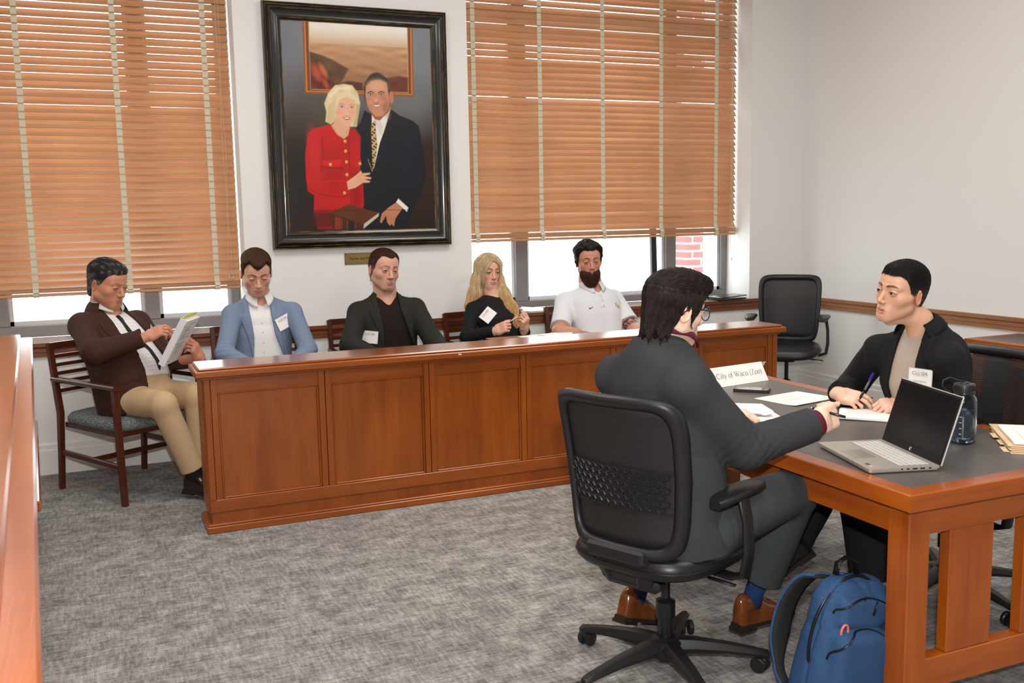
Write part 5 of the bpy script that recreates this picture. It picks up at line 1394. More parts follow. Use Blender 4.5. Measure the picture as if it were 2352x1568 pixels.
def badge(label, T, f, u, w, rot=0, size=(.098, .078), name='name_badge', person=('', ''), tilt=0):
    p, n = surf(T, f, u, w); n = nrm(n+T.V*.8); up = nrm(T.W-n*(T.W@n)); up = rotm(n, radians(rot))@up; X = np.cross(up, n); p = p+n*.015
    r = thing(name, label, 'name badge', tuple(p), 0, 'white name badges'); R = np.stack([X, up, n], 1)
    MB().box(p, (size[0], size[1], .0016), R, .0004).build('card', M_PAPER, r)
    e = MB()
    for sx, sy, a, b in ((0, .5, size[0]+.003, .0022), (0, -.5, size[0]+.003, .0022), (.5, 0, .0022, size[1]), (-.5, 0, .0022, size[1])): e.box(p+X*sx*size[0]+up*sy*size[1], (a, b, .0026), R)
    e.build('holder_rim', mat('clear_plastic', (.55, .56, .56), .25), r)
    z = p+n*.0012
    text_mesh('title_text', 'CL   SER', .0185, m4(z+up*.020-X*.002, X, up), M_INK, r, width=1.0)
    o = MB(); c = z+up*.0195-X*.0075; o.tube([c+.0062*(X*cos(t)+up*sin(t)) for t in np.linspace(0, 2*pi, 25)], .0007, 4, cap=False); o.build('logo_ring', M_INK, r)
    MB().box(c, (.0045, .0045, .0006), R).build('logo_dot', mat('orange_ink', (.75, .22, .06), .7), r)
    g = MB()
    g.box(z+up*.0105, (.062, .0008, .0004), R); g.box(z+up*.031, (.034, .0011, .0004), R); g.build('rule', mat('faint_ink', (.52, .44, .38), .8), r)
    lt = mat('pale_ink', (.42, .42, .43), .8)
    if person[0]: text_mesh('name_text', person[0], .0095, m4(z-up*.009, X, up), lt, r)
    if person[1]: text_mesh('team_text', person[1], .0070, m4(z-up*.019, X, up), lt, r)
    return r
def button(s, T, f, u, w, r=.006, m=None, name='button'):
    p, n = surf(T, f, u, w); k = MB(); F0 = frame_from(n, T.W); R = np.stack([F0[:, 0], F0[:, 2], F0[:, 1]], 1); R[:, 2] = n; R[:, 0] = nrm(np.cross(R[:, 1], n))
    k.lathe([(r*.3, -.001), (r, -.001), (r, .0016), (r*.8, .0022), (r*.3, .0016)], p, R, 14); k.build(name, m or M_BLK2, s.root, smooth=False)

JM = {}
JM['M1'] = dict(pel=(0.182, 5.981, 0.551), nk=(0.064, 6.168, 1.043), hd=(0.098, 6.086, 1.198), sR=(-0.067, 6.013, 0.982), sL=(0.249, 6.246, 0.959), eR=(-0.004, 5.754, 0.844), eL=(0.384, 6.113, 0.728), wR=(0.268, 5.748, 0.915), wL=(0.550, 5.765, 0.770), hR=(0.085, 5.974, 0.546), hL=(0.239, 6.063, 0.546), kR=(0.325, 5.607, 0.548), kL=(0.517, 5.723, 0.562), aR=(0.475, 5.613, 0.126), aL=(0.517, 5.722, 0.118))
JM['M2'] = dict(pel=(0.939, 6.035, 0.560), nk=(0.940, 6.039, 1.095), hd=(0.918, 5.958, 1.232), sR=(0.757, 5.963, 1.006), sL=(1.137, 5.977, 1.002), eR=(0.689, 5.787, 0.783), eL=(1.176, 5.808, 0.769), wR=(0.870, 5.671, 0.682), wL=(1.010, 5.638, 0.661), hR=(0.850, 6.024, 0.559), hL=(1.029, 6.031, 0.559), kR=(0.845, 5.597, 0.509), kL=(1.100, 5.610, 0.505), aR=(0.846, 5.500, 0.100), aL=(1.105, 5.500, 0.100))
JM['M3'] = dict(pel=(1.749, 6.053, 0.541), nk=(1.739, 6.063, 1.065), hd=(1.731, 6.040, 1.215), sR=(1.543, 6.047, 0.964), sL=(1.932, 6.026, 0.973), eR=(1.444, 5.850, 0.776), eL=(1.986, 5.838, 0.756), wR=(1.629, 5.690, 0.677), wL=(1.959, 5.600, 0.730), hR=(1.659, 6.045, 0.547), hL=(1.839, 6.052, 0.547), kR=(1.636, 5.617, 0.524), kL=(1.892, 5.626, 0.521), aR=(1.636, 5.500, 0.100), aL=(1.895, 5.500, 0.100))
JM['W1'] = dict(pel=(2.579, 6.018, 0.561), nk=(2.536, 6.191, 1.000), hd=(2.524, 6.214, 1.167), sR=(2.380, 6.187, 0.925), sL=(2.695, 6.239, 0.925), eR=(2.275, 6.010, 0.757), eL=(2.705, 6.060, 0.744), wR=(2.407, 5.832, 0.801), wL=(2.622, 5.847, 0.794), hR=(2.497, 6.002, 0.560), hL=(2.663, 6.017, 0.560), kR=(2.468, 5.613, 0.494), kL=(2.701, 5.629, 0.489), aR=(2.467, 5.500, 0.100), aL=(2.705, 5.500, 0.100))
JM['M4'] = dict(pel=(3.276, 5.992, 0.540), nk=(3.268, 6.134, 1.050), hd=(3.234, 6.089, 1.215), sR=(3.065, 6.152, 0.945), sL=(3.475, 6.157, 0.947), eR=(2.931, 5.949, 0.742), eL=(3.497, 5.925, 0.739), wR=(3.123, 5.743, 0.691), wL=(3.421, 5.657, 0.690), hR=(3.180, 5.981, 0.546), hL=(3.372, 5.998, 0.546), kR=(3.280, 5.534, 0.548), kL=(3.548, 5.575, 0.543), aR=(3.283, 5.500, 0.100), aL=(3.559, 5.500, 0.100))
JM['FG'] = dict(pel=(1.685, 2.600, 0.567), nk=(1.660, 2.665, 1.155), hd=(1.706, 2.628, 1.243), sR=(1.649, 2.464, 1.040), sL=(1.620, 2.856, 1.012), eR=(1.863, 2.464, 0.805), eL=(1.905, 2.933, 0.895), wR=(2.143, 2.451, 0.864), wL=(2.162, 3.004, 0.793), hR=(1.750, 2.510, 0.558), hL=(1.700, 2.695, 0.558), kR=(2.184, 2.609, 0.590), kL=(2.022, 2.970, 0.550), aR=(2.093, 2.725, 0.172), aL=(1.770, 2.985, 0.150))
JM['WR'] = dict(pel=(3.086, 2.850, 0.555), nk=(3.006, 2.859, 1.085), hd=(2.902, 2.874, 1.222), sR=(2.942, 3.034, 0.985), sL=(2.950, 2.676, 0.990), eR=(2.987, 3.221, 0.784), eL=(3.048, 2.672, 0.760), wR=(2.816, 3.104, 0.789), wL=(2.949, 2.889, 0.776), hR=(3.042, 2.940, 0.560), hL=(3.043, 2.784, 0.560), kR=(2.640, 2.960, 0.530), kL=(2.643, 2.797, 0.540), aR=(2.360, 2.880, 0.290), aL=(2.707, 2.760, 0.119))

def person_m1():
    hp = dict(yaw=-135, pitch=-14, size=1.06, skin=(196, 128, 98), flush=.7, open=.0016, jaw=1.12, fat=.010, nose=1.12, w=1.04, hair=(96, 84, 70), browc=(120, 92, 66), browa=.6, lip=(168, 84, 70), lipa=.5, fold=.6, h=.0026)
    s = Person('older man in brown jacket and khaki trousers reading a binder in the slat-back armchair', JM['M1'], BIG, hp, 1.02)
    bn = nrm(V(.42, -.80, .10)); 
    hR = dict(F=V(.86, -.10, .38), N=V(-.25, -.55, .75), curls=[(.5, .55, .3), (.6, .6, .35), (.7, .7, .4), (.85, .8, .4)], thumb=(.35, .15, .15, .1), s=1.0)
    hL = dict(F=V(-.35, -.35, .75), N=V(.75, -.62, .1), curls=[(.85, .75, .4), (1.0, .8, .4), (1.05, .8, .4), (1.05, .85, .4)], thumb=(.2, -.1, .2, .2), s=1.0)
    s.body(hands={'R': hR, 'L': hL}, neck_r=.064)
    g0 = hairline(.070, .054, -.085, -.012, .0, .004)
    def cold(P, c):
        gr = sm(-P[:, 2], -.045, .015)*.55*(P[:, 1] > -.05)+.28*(waves(P, (500, 90, 90), 4) > .25); return c*(1-gr[:, None])+lin(150, 146, 142)*gr[:, None]
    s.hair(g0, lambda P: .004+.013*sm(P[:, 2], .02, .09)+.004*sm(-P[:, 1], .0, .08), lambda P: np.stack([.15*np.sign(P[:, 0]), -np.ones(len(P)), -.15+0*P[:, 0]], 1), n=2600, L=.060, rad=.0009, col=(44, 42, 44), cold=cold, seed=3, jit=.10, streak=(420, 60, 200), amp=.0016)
    mj = cloth('brown_wool', (.036, .014, .009), (.062, .026, .016))
    oR, oL = F_((.10, .055), (.22, .055), (.34, .085), (.46, .075), (.55, .06)), F_((-.2, -.22), (.10, -.17), (.22, -.12), (.34, -.10), (.46, -.075), (.55, -.06))
    o, f = s.top('jacket', mj, grow=.018, r=(.078, .066, .066, .050), cuff=.93, openR=oR, openL=oL, lapel=[(oR, F_((.16, 0), (.36, .070), (.420, .075), (.423, .040), (.5, .045)), 1), (oL, F_((.10, 0), (.36, .060), (.420, .065), (.423, .035), (.5, .04)), -1)], pocket=[(.09, .21, .03, .075)], neck=(V(0, .012, s.T.L+.035), V(.070, .085, .070)), hem=-.14, folds=.0042, seed=5)
    button(s, s.T, f, .085, .13, .009, M_BLK2); 
    # shirt with a thin grid
    m = bpy.data.materials.new('windowpane_shirt'); m.use_nodes = True; nt = m.node_tree; N = nt.nodes; L = nt.links; b = N['Principled BSDF']
    a = N.new('ShaderNodeAttribute'); a.attribute_name = 'tc'; sp = N.new('ShaderNodeSeparateXYZ'); L.new(a.outputs['Vector'], sp.inputs[0]); mxs = []
    for ax in ('X', 'Z'):
        q = N.new('ShaderNodeMath'); q.operation = 'PINGPONG'; q.inputs[1].default_value = .0125; L.new(sp.outputs[ax], q.inputs[0])
        c = N.new('ShaderNodeMath'); c.operation = 'LESS_THAN'; c.inputs[1].default_value = .0006; L.new(q.outputs[0], c.inputs[0]); mxs.append(c.outputs[0])
    mm = N.new('ShaderNodeMath'); mm.operation = 'MAXIMUM'; L.new(mxs[0], mm.inputs[0]); L.new(mxs[1], mm.inputs[1])
    mx = N.new('ShaderNodeMix'); mx.data_type = 'RGBA'; mx.inputs[6].default_value = (.74, .73, .73, 1); mx.inputs[7].default_value = (.36, .36, .41, 1); L.new(mm.outputs[0], mx.inputs[0]); L.new(mx.outputs[2], b.inputs['Base Color']); b.inputs['Roughness'].default_value = .8
    o2, f2 = s.top('shirt', m, grow=.006, sleeves=False, hem=.045, folds=.003, seed=8, neck=(V(0, .015, s.T.L+.045), V(.062, .066, .060)), attrs=True)
    s.collar('shirt_collar', mat('white_cotton', (.76, .75, .74), .8), (18, 342), lambda a: (.073, .034+.014*cos(radians(a-180))), lambda a: (.094+.010*max(0, cos(radians(a))), -.002-.040*max(0, cos(radians(a)))**2))
    s.collar('jacket_collar', mj, (62, 298), lambda a: (.083, .026+.010*cos(radians(a-180))), lambda a: (.124, -.034-.030*max(0, cos(radians(a)))), t=.004)
    # dark tie hanging askew under the placket
    k = MB(); pts = []
    for w, u, hw in ((.455, .012, .014), (.43, .010, .015), (.40, .014, .010), (.34, .012, .014), (.26, -.012, .018), (.20, -.040, .012), (.13, -.055, .012), (.09, -.050, .010), (.07, -.046, .002)):
        p, n = surf(s.T, f2, u, w); pts.append([p+n*.004-s.T.U*hw, p+n*.007, p+n*.004+s.T.U*hw])
    k.shell(np.array(pts), .002); k.build('necktie', cloth('black_silk', (.008, .008, .010), rough=.5), s.root, smooth=True)
    s.trousers(cloth('khaki_twill', (.50, .34, .19), (.56, .40, .24), bump=.15), r=(.098, .074, .071, .064), hem=.90, h=.005, pel=(.185, .16, .13))
    p, n = s.T.wor(V(0, 0, .05)), None
    k = MB(); ring = [s.T.wor(V(.197*sin(t), .012+.182*cos(t), .048)) for t in np.linspace(0, 2*pi, 49)]; k.tube(ring, .016, 6, cap=False, sq=(.35, 1.0), up=s.T.W); k.build('belt', M_SHOE, s.root, smooth=True)
    sk = mat('dark_sock', (.012, .012, .016), .9)
    s.shoe('R', M_SHOE, (.75, -.66, -.05), sock=sk); s.shoe('L', M_SHOE, (.6, -.8, -.05), sock=sk)
    k = MB(); tp = hL['tips'][2]; c = s.J['wL']+V(.03, -.03, .085)
    badge("blank white name badge mostly hidden on the brown jacket's far lapel", s.T, f, -.155, .345, 25, size=(.07, .045))
    return s, f
S1, F1 = person_m1()
def binder():
    c = V(.447, 5.665, .893); Wd = nrm(V(.40, .90, .02)); Hh = nrm(V(.45, -.20, .87)-Wd*(V(.45, -.20, .87)@Wd)); N = np.cross(Wd, Hh); R = np.stack([Wd, Hh, N], 1)
    if N[0] < 0: N = -N
    r = thing('ring_binder', 'open white ring binder of printed pages held up by the man in the brown jacket', 'binder', tuple(c))
    at = lambda a, b_, n: c+Wd*a+Hh*b_+N*n
    k = MB()
    for i, n in enumerate(np.linspace(-.022, .008, 16)): k.box(at(.0015*sin(i*2.1), .001*cos(i*1.7), n), (.214, .276, .0016), R, col=None)
    k.build('page_stack', M_PAPER, r)
    MB().box(at(-.004, 0, -.0265), (.235, .290, .003), R, .001).build('back_cover', mat('white_vinyl', (.72, .72, .74), .4), r)
    MB().box(at(-.119, 0, -.010), (.003, .290, .036), R, .001).build('spine', mat('white_vinyl', (.72, .72, .74), .4), r)
    MB().box(at(-.110, 0, -.004), (.010, .270, .004), R, .001).build('ring_plate', mat('chrome', (.6, .6, .6), .2, metal=1), r)
    for h in (-.108, 0, .108):
        k = MB(); k.tube([at(-.103+.014*cos(t), h, -.006+.020*sin(t)) for t in np.linspace(-.5, pi+.5, 14)], .0016, 6, cap=False); k.build('binder_ring', mat('chrome', (.6, .6, .6), .2, metal=1), r)
    MB().box(at(.0, .010, -.018), (.20, .30, .0014), R).build('yellow_tab', mat('yellow_card', (.80, .70, .12), .7), r)
    k = MB(); rr = random.Random(9)
    k.box(at(.02, .112, .0092), (.12, .0022, .0003), R)
    for i in range(26):
        b_ = .095-i*.0072
        if i in (5, 12, 13, 20, 24): continue
        w = rr.uniform(.06, .165) if i > 2 else .07
        k.box(at(-.075+w/2, b_, .0092), (w, .0019, .0003), R)
    k.build('printed_text', M_INK, r)
    return r
binder()

def person_m2():
    hp = dict(yaw=-182, pitch=-20, size=1.05, skin=(212, 152, 126), flush=.75, open=.0012, hair=(58, 40, 28), browc=(70, 48, 34), stubble=((150, 104, 80), .35), lip=(186, 100, 90), w=.98, h=.0025)
    s = Person('man in light blue blazer and open white shirt looking down, seated behind the jury box', JM['M2'], MALE, hp, 1.0)
    s.body(hands={'R': dict(F=V(.7, -.7, -.1), N=V(0, -.3, 1)), 'L': dict(F=V(-.7, -.7, -.1), N=V(0, -.3, 1))}, neck_r=.051)
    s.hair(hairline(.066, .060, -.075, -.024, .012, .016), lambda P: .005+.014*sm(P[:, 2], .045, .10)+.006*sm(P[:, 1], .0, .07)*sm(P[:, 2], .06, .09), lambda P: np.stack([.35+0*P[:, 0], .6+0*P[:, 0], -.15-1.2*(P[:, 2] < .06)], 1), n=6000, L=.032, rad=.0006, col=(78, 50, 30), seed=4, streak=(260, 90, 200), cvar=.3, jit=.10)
    mj = cloth('light_blue_wool', (.140, .185, .275), (.205, .262, .37), weave=1300)
    oR, oL = F_((.0, .075), (.15, .075), (.30, .066), (.45, .080), (.55, .08)), F_((-.1, -.19), (.15, -.115), (.30, -.060), (.42, -.045), (.55, -.05))
    o, f = s.top('jacket', mj, grow=.016, r=(.060, .053, .053, .043), openR=oR, openL=oL, lapel=[(oR, LAP, 1), (oL, LAP, -1)], neck=(V(0, .014, s.T.L+.035), V(.062, .072, .060)), seed=11)
    button(s, s.T, f, .095, .165, .009)
    mw = cloth('white_shirt_cotton', (.78, .77, .76), (.74, .73, .72), bump=.1)
    o2, f2 = s.top('shirt', mw, grow=.004, sleeves=False, hem=.02, folds=.004, seed=12, neck=(V(.0, .058, s.T.L+.008), V(.032, .060, .062)))
    s.collar('shirt_collar', mw, (17, 343), lambda a: (.061+.006*max(0, cos(radians(a))), .018+.016*cos(radians(a-180))), lambda a: (.080+.030*max(0, cos(radians(a))), -.014-.052*max(0, cos(radians(a)))**3))
    for w in (.14, .20, .26, .32, .375): button(s, s.T, f2, .012, w, .0052, mat('pearl_button', (.62, .58, .50), .4))
    s.collar('jacket_collar', mj, (60, 300), lambda a: (.067, .002+.008*cos(radians(a-180))), lambda a: (.100, -.046-.030*max(0, cos(radians(a)))), t=.004)
    s.trousers(cloth('navy_trousers', (.02, .025, .045)), h=.009)
    for q in 'RL': s.shoe(q, M_SHOE, (0, -1, 0), h=.007)
    badge('white name badge tilted on the light blue blazer', s.T, f, -.112, .372, 22)
    return s
S2 = person_m2()

def person_m3():
    hp = dict(yaw=-170, pitch=-1, roll=-6, size=1.06, skin=(208, 148, 122), flush=.4, open=.0034, hair=(58, 34, 22), browc=(90, 60, 44), stubble=((140, 124, 114), .38), gaze=(.25, 1, -.1), iris=(60, 44, 34), lip=(178, 72, 62), fold=.7, w=1.04, jaw=1.1, nose=1.1, h=.0025)
    s = Person('man with grey stubble in dark olive blazer over a black-brown top, behind the jury box', JM['M3'], MALE, hp, 1.05)
    s.body(hands={'R': dict(F=V(.7, -.7, -.1), N=V(0, -.3, 1)), 'L': dict(F=V(-.5, -.8, -.1), N=V(0, -.3, 1))}, neck_r=.056)
    def cold(P, c):
        gr = sm(-P[:, 2], -.035, .012)*.75*(np.abs(P[:, 0]) > .04); return c*(1-gr[:, None])+lin(132, 124, 114)*gr[:, None]
    s.hair(hairline(.078, .062, -.070, -.026, .006, .014), lambda P: .004+.008*sm(P[:, 2], .05, .10), lambda P: np.stack([.2*np.sign(P[:, 0]), .8+0*P[:, 0], -.3-.9*(P[:, 2] < .06)], 1), n=6000, L=.018, rad=.0006, col=(66, 36, 22), seed=5, cold=cold, streak=(500, 300, 300), cvar=.35)
    mj = cloth('dark_olive_wool', (.016, .016, .012), (.026, .026, .020))
    oR, oL = F_((-.1, .06), (.15, .055), (.30, .055), (.45, .070), (.55, .07)), F_((-.1, -.21), (.15, -.155), (.30, -.105), (.42, -.070), (.55, -.068))
    o, f = s.top('jacket', mj, grow=.016, r=(.070, .060, .060, .045), openR=oR, openL=oL, lapel=[(oR, LAP, 1), (oL, LAP, -1)], neck=(V(0, .012, s.T.L+.03), V(.072, .084, .068)), seed=21)
    mt = cloth('black_brown_knit', (.011, .006, .005), (.017, .010, .008), bump=.15)
    s.top('t_shirt', mt, grow=.006, sleeves=False, hem=.0, folds=.003, seed=22, neck=(V(0, .030, s.T.L+.030), V(.060, .070, .065)))
    s.collar('jacket_collar', mj, (58, 302), lambda a: (.070, .002+.008*cos(radians(a-180))), lambda a: (.104, -.048-.030*max(0, cos(radians(a)))), t=.004)
    s.trousers(cloth('black_trousers', (.010, .010, .012)), h=.009)
    for q in 'RL': s.shoe(q, M_SHOE, (0, -1, 0), h=.007)
    badge('white name badge on the dark olive blazer', s.T, f, .138, .265, -8)
    return s
S3 = person_m3()

def person_w1():
    hp = dict(yaw=-180, pitch=-2, roll=-2, size=.97, skin=(222, 162, 134), flush=.5, open=.0042, hair=(150, 120, 84), browc=(84, 58, 42), gaze=(.05, 1, -.03), iris=(60, 44, 34), lip=(190, 96, 90), w=.95, jaw=.86, nose=.88, fold=.15, lash=1.0, h=.0024)
    s = Person('blonde woman in black sweater holding a pencil, seated behind the jury box', JM['W1'], FEM, hp, 1.0)
    red = lin(120, 20, 28)
    pd = nrm(s.J['wL']-s.J['wR']+V(0, 0, .02))
    hR = dict(F=V(.55, -.62, .35), N=V(-.35, -.75, .35), curls=[(.9, 1.1, .6), (1.0, 1.2, .6), (1.0, 1.2, .6), (1.0, 1.2, .6)], thumb=(.5, -.05, .2, .2), s=.92, nail=red)
    hL = dict(F=V(-.10, -.45, .85), N=V(.50, -.80, -.2), curls=[(.7, 1.1, .6), (.9, 1.2, .6), (1.0, 1.2, .6), (1.0, 1.2, .6)], thumb=(.5, -.05, .2, .2), s=.92, nail=red)
    s.body(hands={'R': hR, 'L': hL}, neck_r=.046)
    # long hair
    def curtain(P):
        q = P.copy(); lft = P[:, 0] < 0
        d = s_cap(P, (.060, -.02, .05), (.078, -.015, -.06), .034, .036)
        for a, b, r0, r1 in (((.078, -.015, -.06), (.095, -.010, -.15), .036, .040), ((.095, -.010, -.15), (.135, .0, -.23), .044, .034)): d = smin(d, s_cap(P, a, b, r0, r1), .03)
        e = s_cap(P, (-.060, -.02, .05), (-.074, -.005, -.06), .034, .035)
        for a, b, r0, r1 in (((-.074, -.005, -.06), (-.085, .065, -.15), .035, .042), ((-.085, .065, -.15), (-.105, .140, -.24), .042, .048), ((-.105, .140, -.24), (-.115, .185, -.33), .048, .044), ((-.115, .185, -.33), (-.120, .200, -.42), .044, .024)): e = smin(e, s_cap(P, a, b, r0, r1), .03)
        return smin(d, e, .02)
    def base(P): return smin(skull_d(P, .95)-.011, smin(curtain(P), s_cap(P, (0, -.06, .0), (0, -.075, -.16), .07, .06), .04), .03)
    def g(P):
        X = np.abs(P[:, 0]); top = F_((.0, .088), (.02, .082), (.045, .055), (.06, .0), (.066, -.06), (.075, -.4))
        fx = s_ell(P, (0, .105, -.035), (.064, .085, .112)); return fx
    def cold(P, c):
        t = sm(-P[:, 2], .05, .26)[:, None]; k_ = 1+.22*waves(P, (260, 120, 20), 7)[:, None]; return (np.minimum(c*2.2, 1)*(1-t)+lin(198, 134, 70)*t*.8)*k_ if False else c*(1-.35*t*V(.2, .8, 1.4))*k_
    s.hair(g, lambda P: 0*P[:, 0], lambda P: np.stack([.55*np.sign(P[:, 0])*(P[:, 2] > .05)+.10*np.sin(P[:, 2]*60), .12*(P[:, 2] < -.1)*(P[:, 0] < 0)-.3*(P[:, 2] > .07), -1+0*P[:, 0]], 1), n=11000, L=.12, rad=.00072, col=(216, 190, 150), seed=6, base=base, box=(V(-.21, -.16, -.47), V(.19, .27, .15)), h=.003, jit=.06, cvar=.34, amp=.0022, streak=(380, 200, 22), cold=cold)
    mb_ = cloth('black_knit', (.008, .008, .009), (.014, .014, .015), bump=.2)
    o, f = s.top('sweater', mb_, grow=.010, r=(.052, .046, .045, .034), cuff=.97, neck=(V(0, .020, s.T.L+.035), V(.068, .078, .062)), seed=31, hem=-.08, folds=.004)
    s.trousers(cloth('grey_slacks', (.09, .09, .10)), h=.009, r=(.082, .062, .056, .045))
    for q in 'RL': s.shoe(q, M_SHOE, (0, -1, 0), h=.007, length=.25)
    badge('white name badge turned on its corner on the black sweater', s.T, f, .130, .315, 38)
    # bracelet and ring
    w_, e_ = s.J['wL'], s.J['eL']; d = nrm(w_-e_); F0 = frame_from(d); k = MB(); c = w_-d*.012
    k.tube([c+.031*(F0[:, 0]*cos(t)+F0[:, 2]*sin(t)) for t in np.linspace(0, 2*pi, 25)], .0022, 6, cap=False); k.build('bracelet', mat('silver', (.75, .75, .75), .25, metal=1), s.root, smooth=True)
    # pencil between both hands
    a, b = hR['tips'][0][0], hL['tips'][0][0]; a, b = (a+hR['tips'][4][0])/2, (b+hL['tips'][4][0])/2; d = nrm(b-a)
    r = thing('pencil', 'yellow-white pencil held between the two hands of the blonde woman', 'pencil', tuple(a))
    MB().tube([a-d*.012, b+d*.02], .0038, 6).build('barrel', mat('pencil_yellow', (.70, .60, .28), .4), r)
    MB().tube([b-d*.045, b-d*.020], .0040, 10).build('printed_band', mat('pencil_print', (.08, .08, .06), .4), r)
    return s
S4 = person_w1()

def person_m4():
    hp = dict(yaw=-195, pitch=-1, roll=2, size=1.05, skin=(198, 132, 106), flush=.5, open=.0036, hair=(36, 26, 22), browc=(50, 34, 26), gaze=(.2, 1, 0), iris=(70, 60, 50), lip=(170, 84, 78), w=1.0, h=.0025)
    def armcol(s, P, c, side):
        if side != 'L': return c
        a, b = s.J['sL'], s.J['eL']; d = nrm(b-a); L = np.linalg.norm(b-a); x = (P-a)@d; rel = P-a-x[:, None]*d; F0 = frame_from(d); ph = np.arctan2(rel@F0[:, 0], rel@F0[:, 2]); t = x/L
        m = ((t > .50) & (t < 1.02)).astype(float)*np.clip(1, 0, 1); pat = np.zeros(len(P))
        band = lambda lo, hi: ((t > lo) & (t < hi)).astype(float)
        pat += band(.54, .57)+band(.66, .69)+band(.79, .815)+band(.90, .915)+band(.99, 1.01)+band(.915, .99)*(np.abs(np.sin(ph*7+x*70)) > .45)
        tri = np.abs(((ph*3.2/pi) % 1)-.5)*2; pat += band(.815, .90)*(tri > (t-.815)/.085)*1.0
        pat += band(.57, .66)*(np.sin(ph*9+x*160) > .25)+band(.69, .80)*(np.abs(np.sin(ph*5))*(np.cos(x*300) > -.2) > .45)
        pat = np.clip(pat, 0, 1)*(t > .5); return c*(1-.80*pat[:, None])+lin(34, 34, 38)*.8*pat[:, None]
    hp['armcol'] = armcol
    s = Person('bearded man in white polo shirt with a tattooed arm, seated behind the jury box', JM['M4'], [(a, b*1.04, c*1.05, d) for a, b, c, d in MALE], hp, 1.06)
    s.body(hands={'R': dict(F=V(.75, -.6, -.15), N=V(0, -.3, 1)), 'L': dict(F=V(-.6, -.75, -.1), N=V(0, -.3, 1))}, arms={'R': (.046, .052, .050, .036), 'L': (.046, .052, .050, .036)}, neck_r=.064)
    s.hair(hairline(.074, .060, -.085, -.040, .0, .006), lambda P: .013+.014*sm(P[:, 2], .02, .09)+.007*waves(P, (90, 90, 90), 2, 6), lambda P: np.stack([np.sin(P[:, 1]*160), np.cos(P[:, 2]*170), np.sin(P[:, 0]*150)-.3], 1), n=2600, L=.022, rad=.0010, col=(36, 27, 22), seed=7, amp=.0030, streak=(180, 180, 180), jit=.8, cvar=.5)
    def bg(P): x, y, z = np.abs(P[:, 0]), P[:, 1], P[:, 2]; return np.minimum(np.interp(x, [0, .018, .026, .040, .058, .066, .08], [-.0500, -.0515, -.058, -.054, -.038, .004, .02])-z, (y+.006))*.8
    jb_ = head_fn(hp)
    def bb(P):
        d = s_ell(P, (0, .030, -.080), (.060, .060, .052)); d = smin(d, s_ell(P, (0, .048, -.128), (.034, .034, .036)), .03); m = s_ell(P, (0, .104, -.0705), (.021, .030, .0075)); return smax(d, -m, .003)
    s.hair(bg, lambda P: .006+0*P[:, 0], lambda P: np.stack([.25*np.sign(P[:, 0])+0*P[:, 0], .25+0*P[:, 0], -1+0*P[:, 0]], 1), n=3000, L=.020, rad=.0009, col=(66, 38, 22), seed=8, base=bb, amp=.0022, streak=(320, 320, 140), jit=.45, box=(V(-.09, -.05, -.185), V(.09, .13, .0)), name='beard')
    mp = cloth('white_pique', (.74, .75, .77), (.68, .69, .72), weave=700, bump=.2)
    o, f = s.top('polo_shirt', mp, grow=.010, r=(.072, .068, .068, .05), cuff=1.0, shorts=.80, folds=.0050, seed=41, neck=(V(0, .040, s.T.L+.020), V(.052, .060, .085)), hem=-.03, h=.0042)
    s.collar('polo_collar', mp, (16, 344), lambda a: (.070, .014+.012*cos(radians(a-180))), lambda a: (.088+.030*max(0, cos(radians(a))), -.022-.060*max(0, cos(radians(a)))**2), t=.0022)
    pl = MB(); G = []
    for w in np.linspace(.335, .425, 8):
        row = []
        for u in (-.016, 0, .016): p, n = surf(s.T, f, u+.004, w); row.append(p+n*.0010)
        G.append(row)
    pl.shell(np.array(G), .001); pl.build('placket', mp, s.root, smooth=True)
    # marks on the chest
    def patch(name, polys, u0, w0, sc, col, lift=.0014):
        p0, n = surf(s.T, f, u0, w0); n = nrm(n+s.T.V); X = nrm(np.cross(s.T.W, n)); Y = np.cross(n, X); k = MB(); P = p0+n*(.003+lift)
        for poly in polys: k.prism([(a*sc, b*sc) for a, b in poly], .0008, P, X, Y)
        return k.build(name, mat(name+'_thread', col, .7), s.root)
    patch('chest_logo', [[(-1.0, .06), (-.92, .22), (-.80, .30), (-.86, .10), (-.78, -.02), (-.62, -.06), (-.40, 0), (1.0, .42), (-.30, -.22), (-.62, -.36), (-.85, -.33), (-.98, -.16)]], .092, .338, .020, (.006, .03, .022))
    Bp = [[(-.9, 1.0), (-.9, .7), (-.75, .7), (-.75, -.1), (-.9, -.1), (-.9, -.4), (-.2, -.4), (.05, -.25), (.05, .1), (-.1, .3), (.05, .45), (.05, .8), (-.15, 1.0)]]
    Up = [[(.0, .3), (.0, .05), (.1, .05), (.1, -.8), (.3, -1.0), (.75, -1.0), (.95, -.8), (.95, .05), (1.05, .05), (1.05, .3), (.6, .3), (.6, .05), (.7, .05), (.7, -.7), (.38, -.7), (.38, .05), (.46, .05), (.46, .3)]]
    grow = lambda Ps, e: [[(a*(1+e)+(.0), b*(1+e)) for a, b in q] for q in Ps]
    patch('monogram_edge', grow(Bp, .12)+grow(Up, .12), -.118, .342, .0165, (.008, .035, .02), .0006)
    patch('monogram', Bp+Up, -.118, .342, .0165, (.62, .46, .10), .0018)
    patch('monogram_core', [[(-.60, .76), (-.60, .45), (-.25, .45), (-.2, .55), (-.2, .7), (-.3, .76)], [(-.60, .2), (-.60, -.15), (-.3, -.15), (-.2, 0), (-.2, .12), (-.3, .2)]], -.118, .342, .0165, (.75, .75, .75), .0028)
    s.trousers(cloth('tan_chinos', (.30, .22, .14)), h=.009)
    for q in 'RL': s.shoe(q, M_SHOE, (0, -1, 0), h=.007)
    return s
S5 = person_m4()

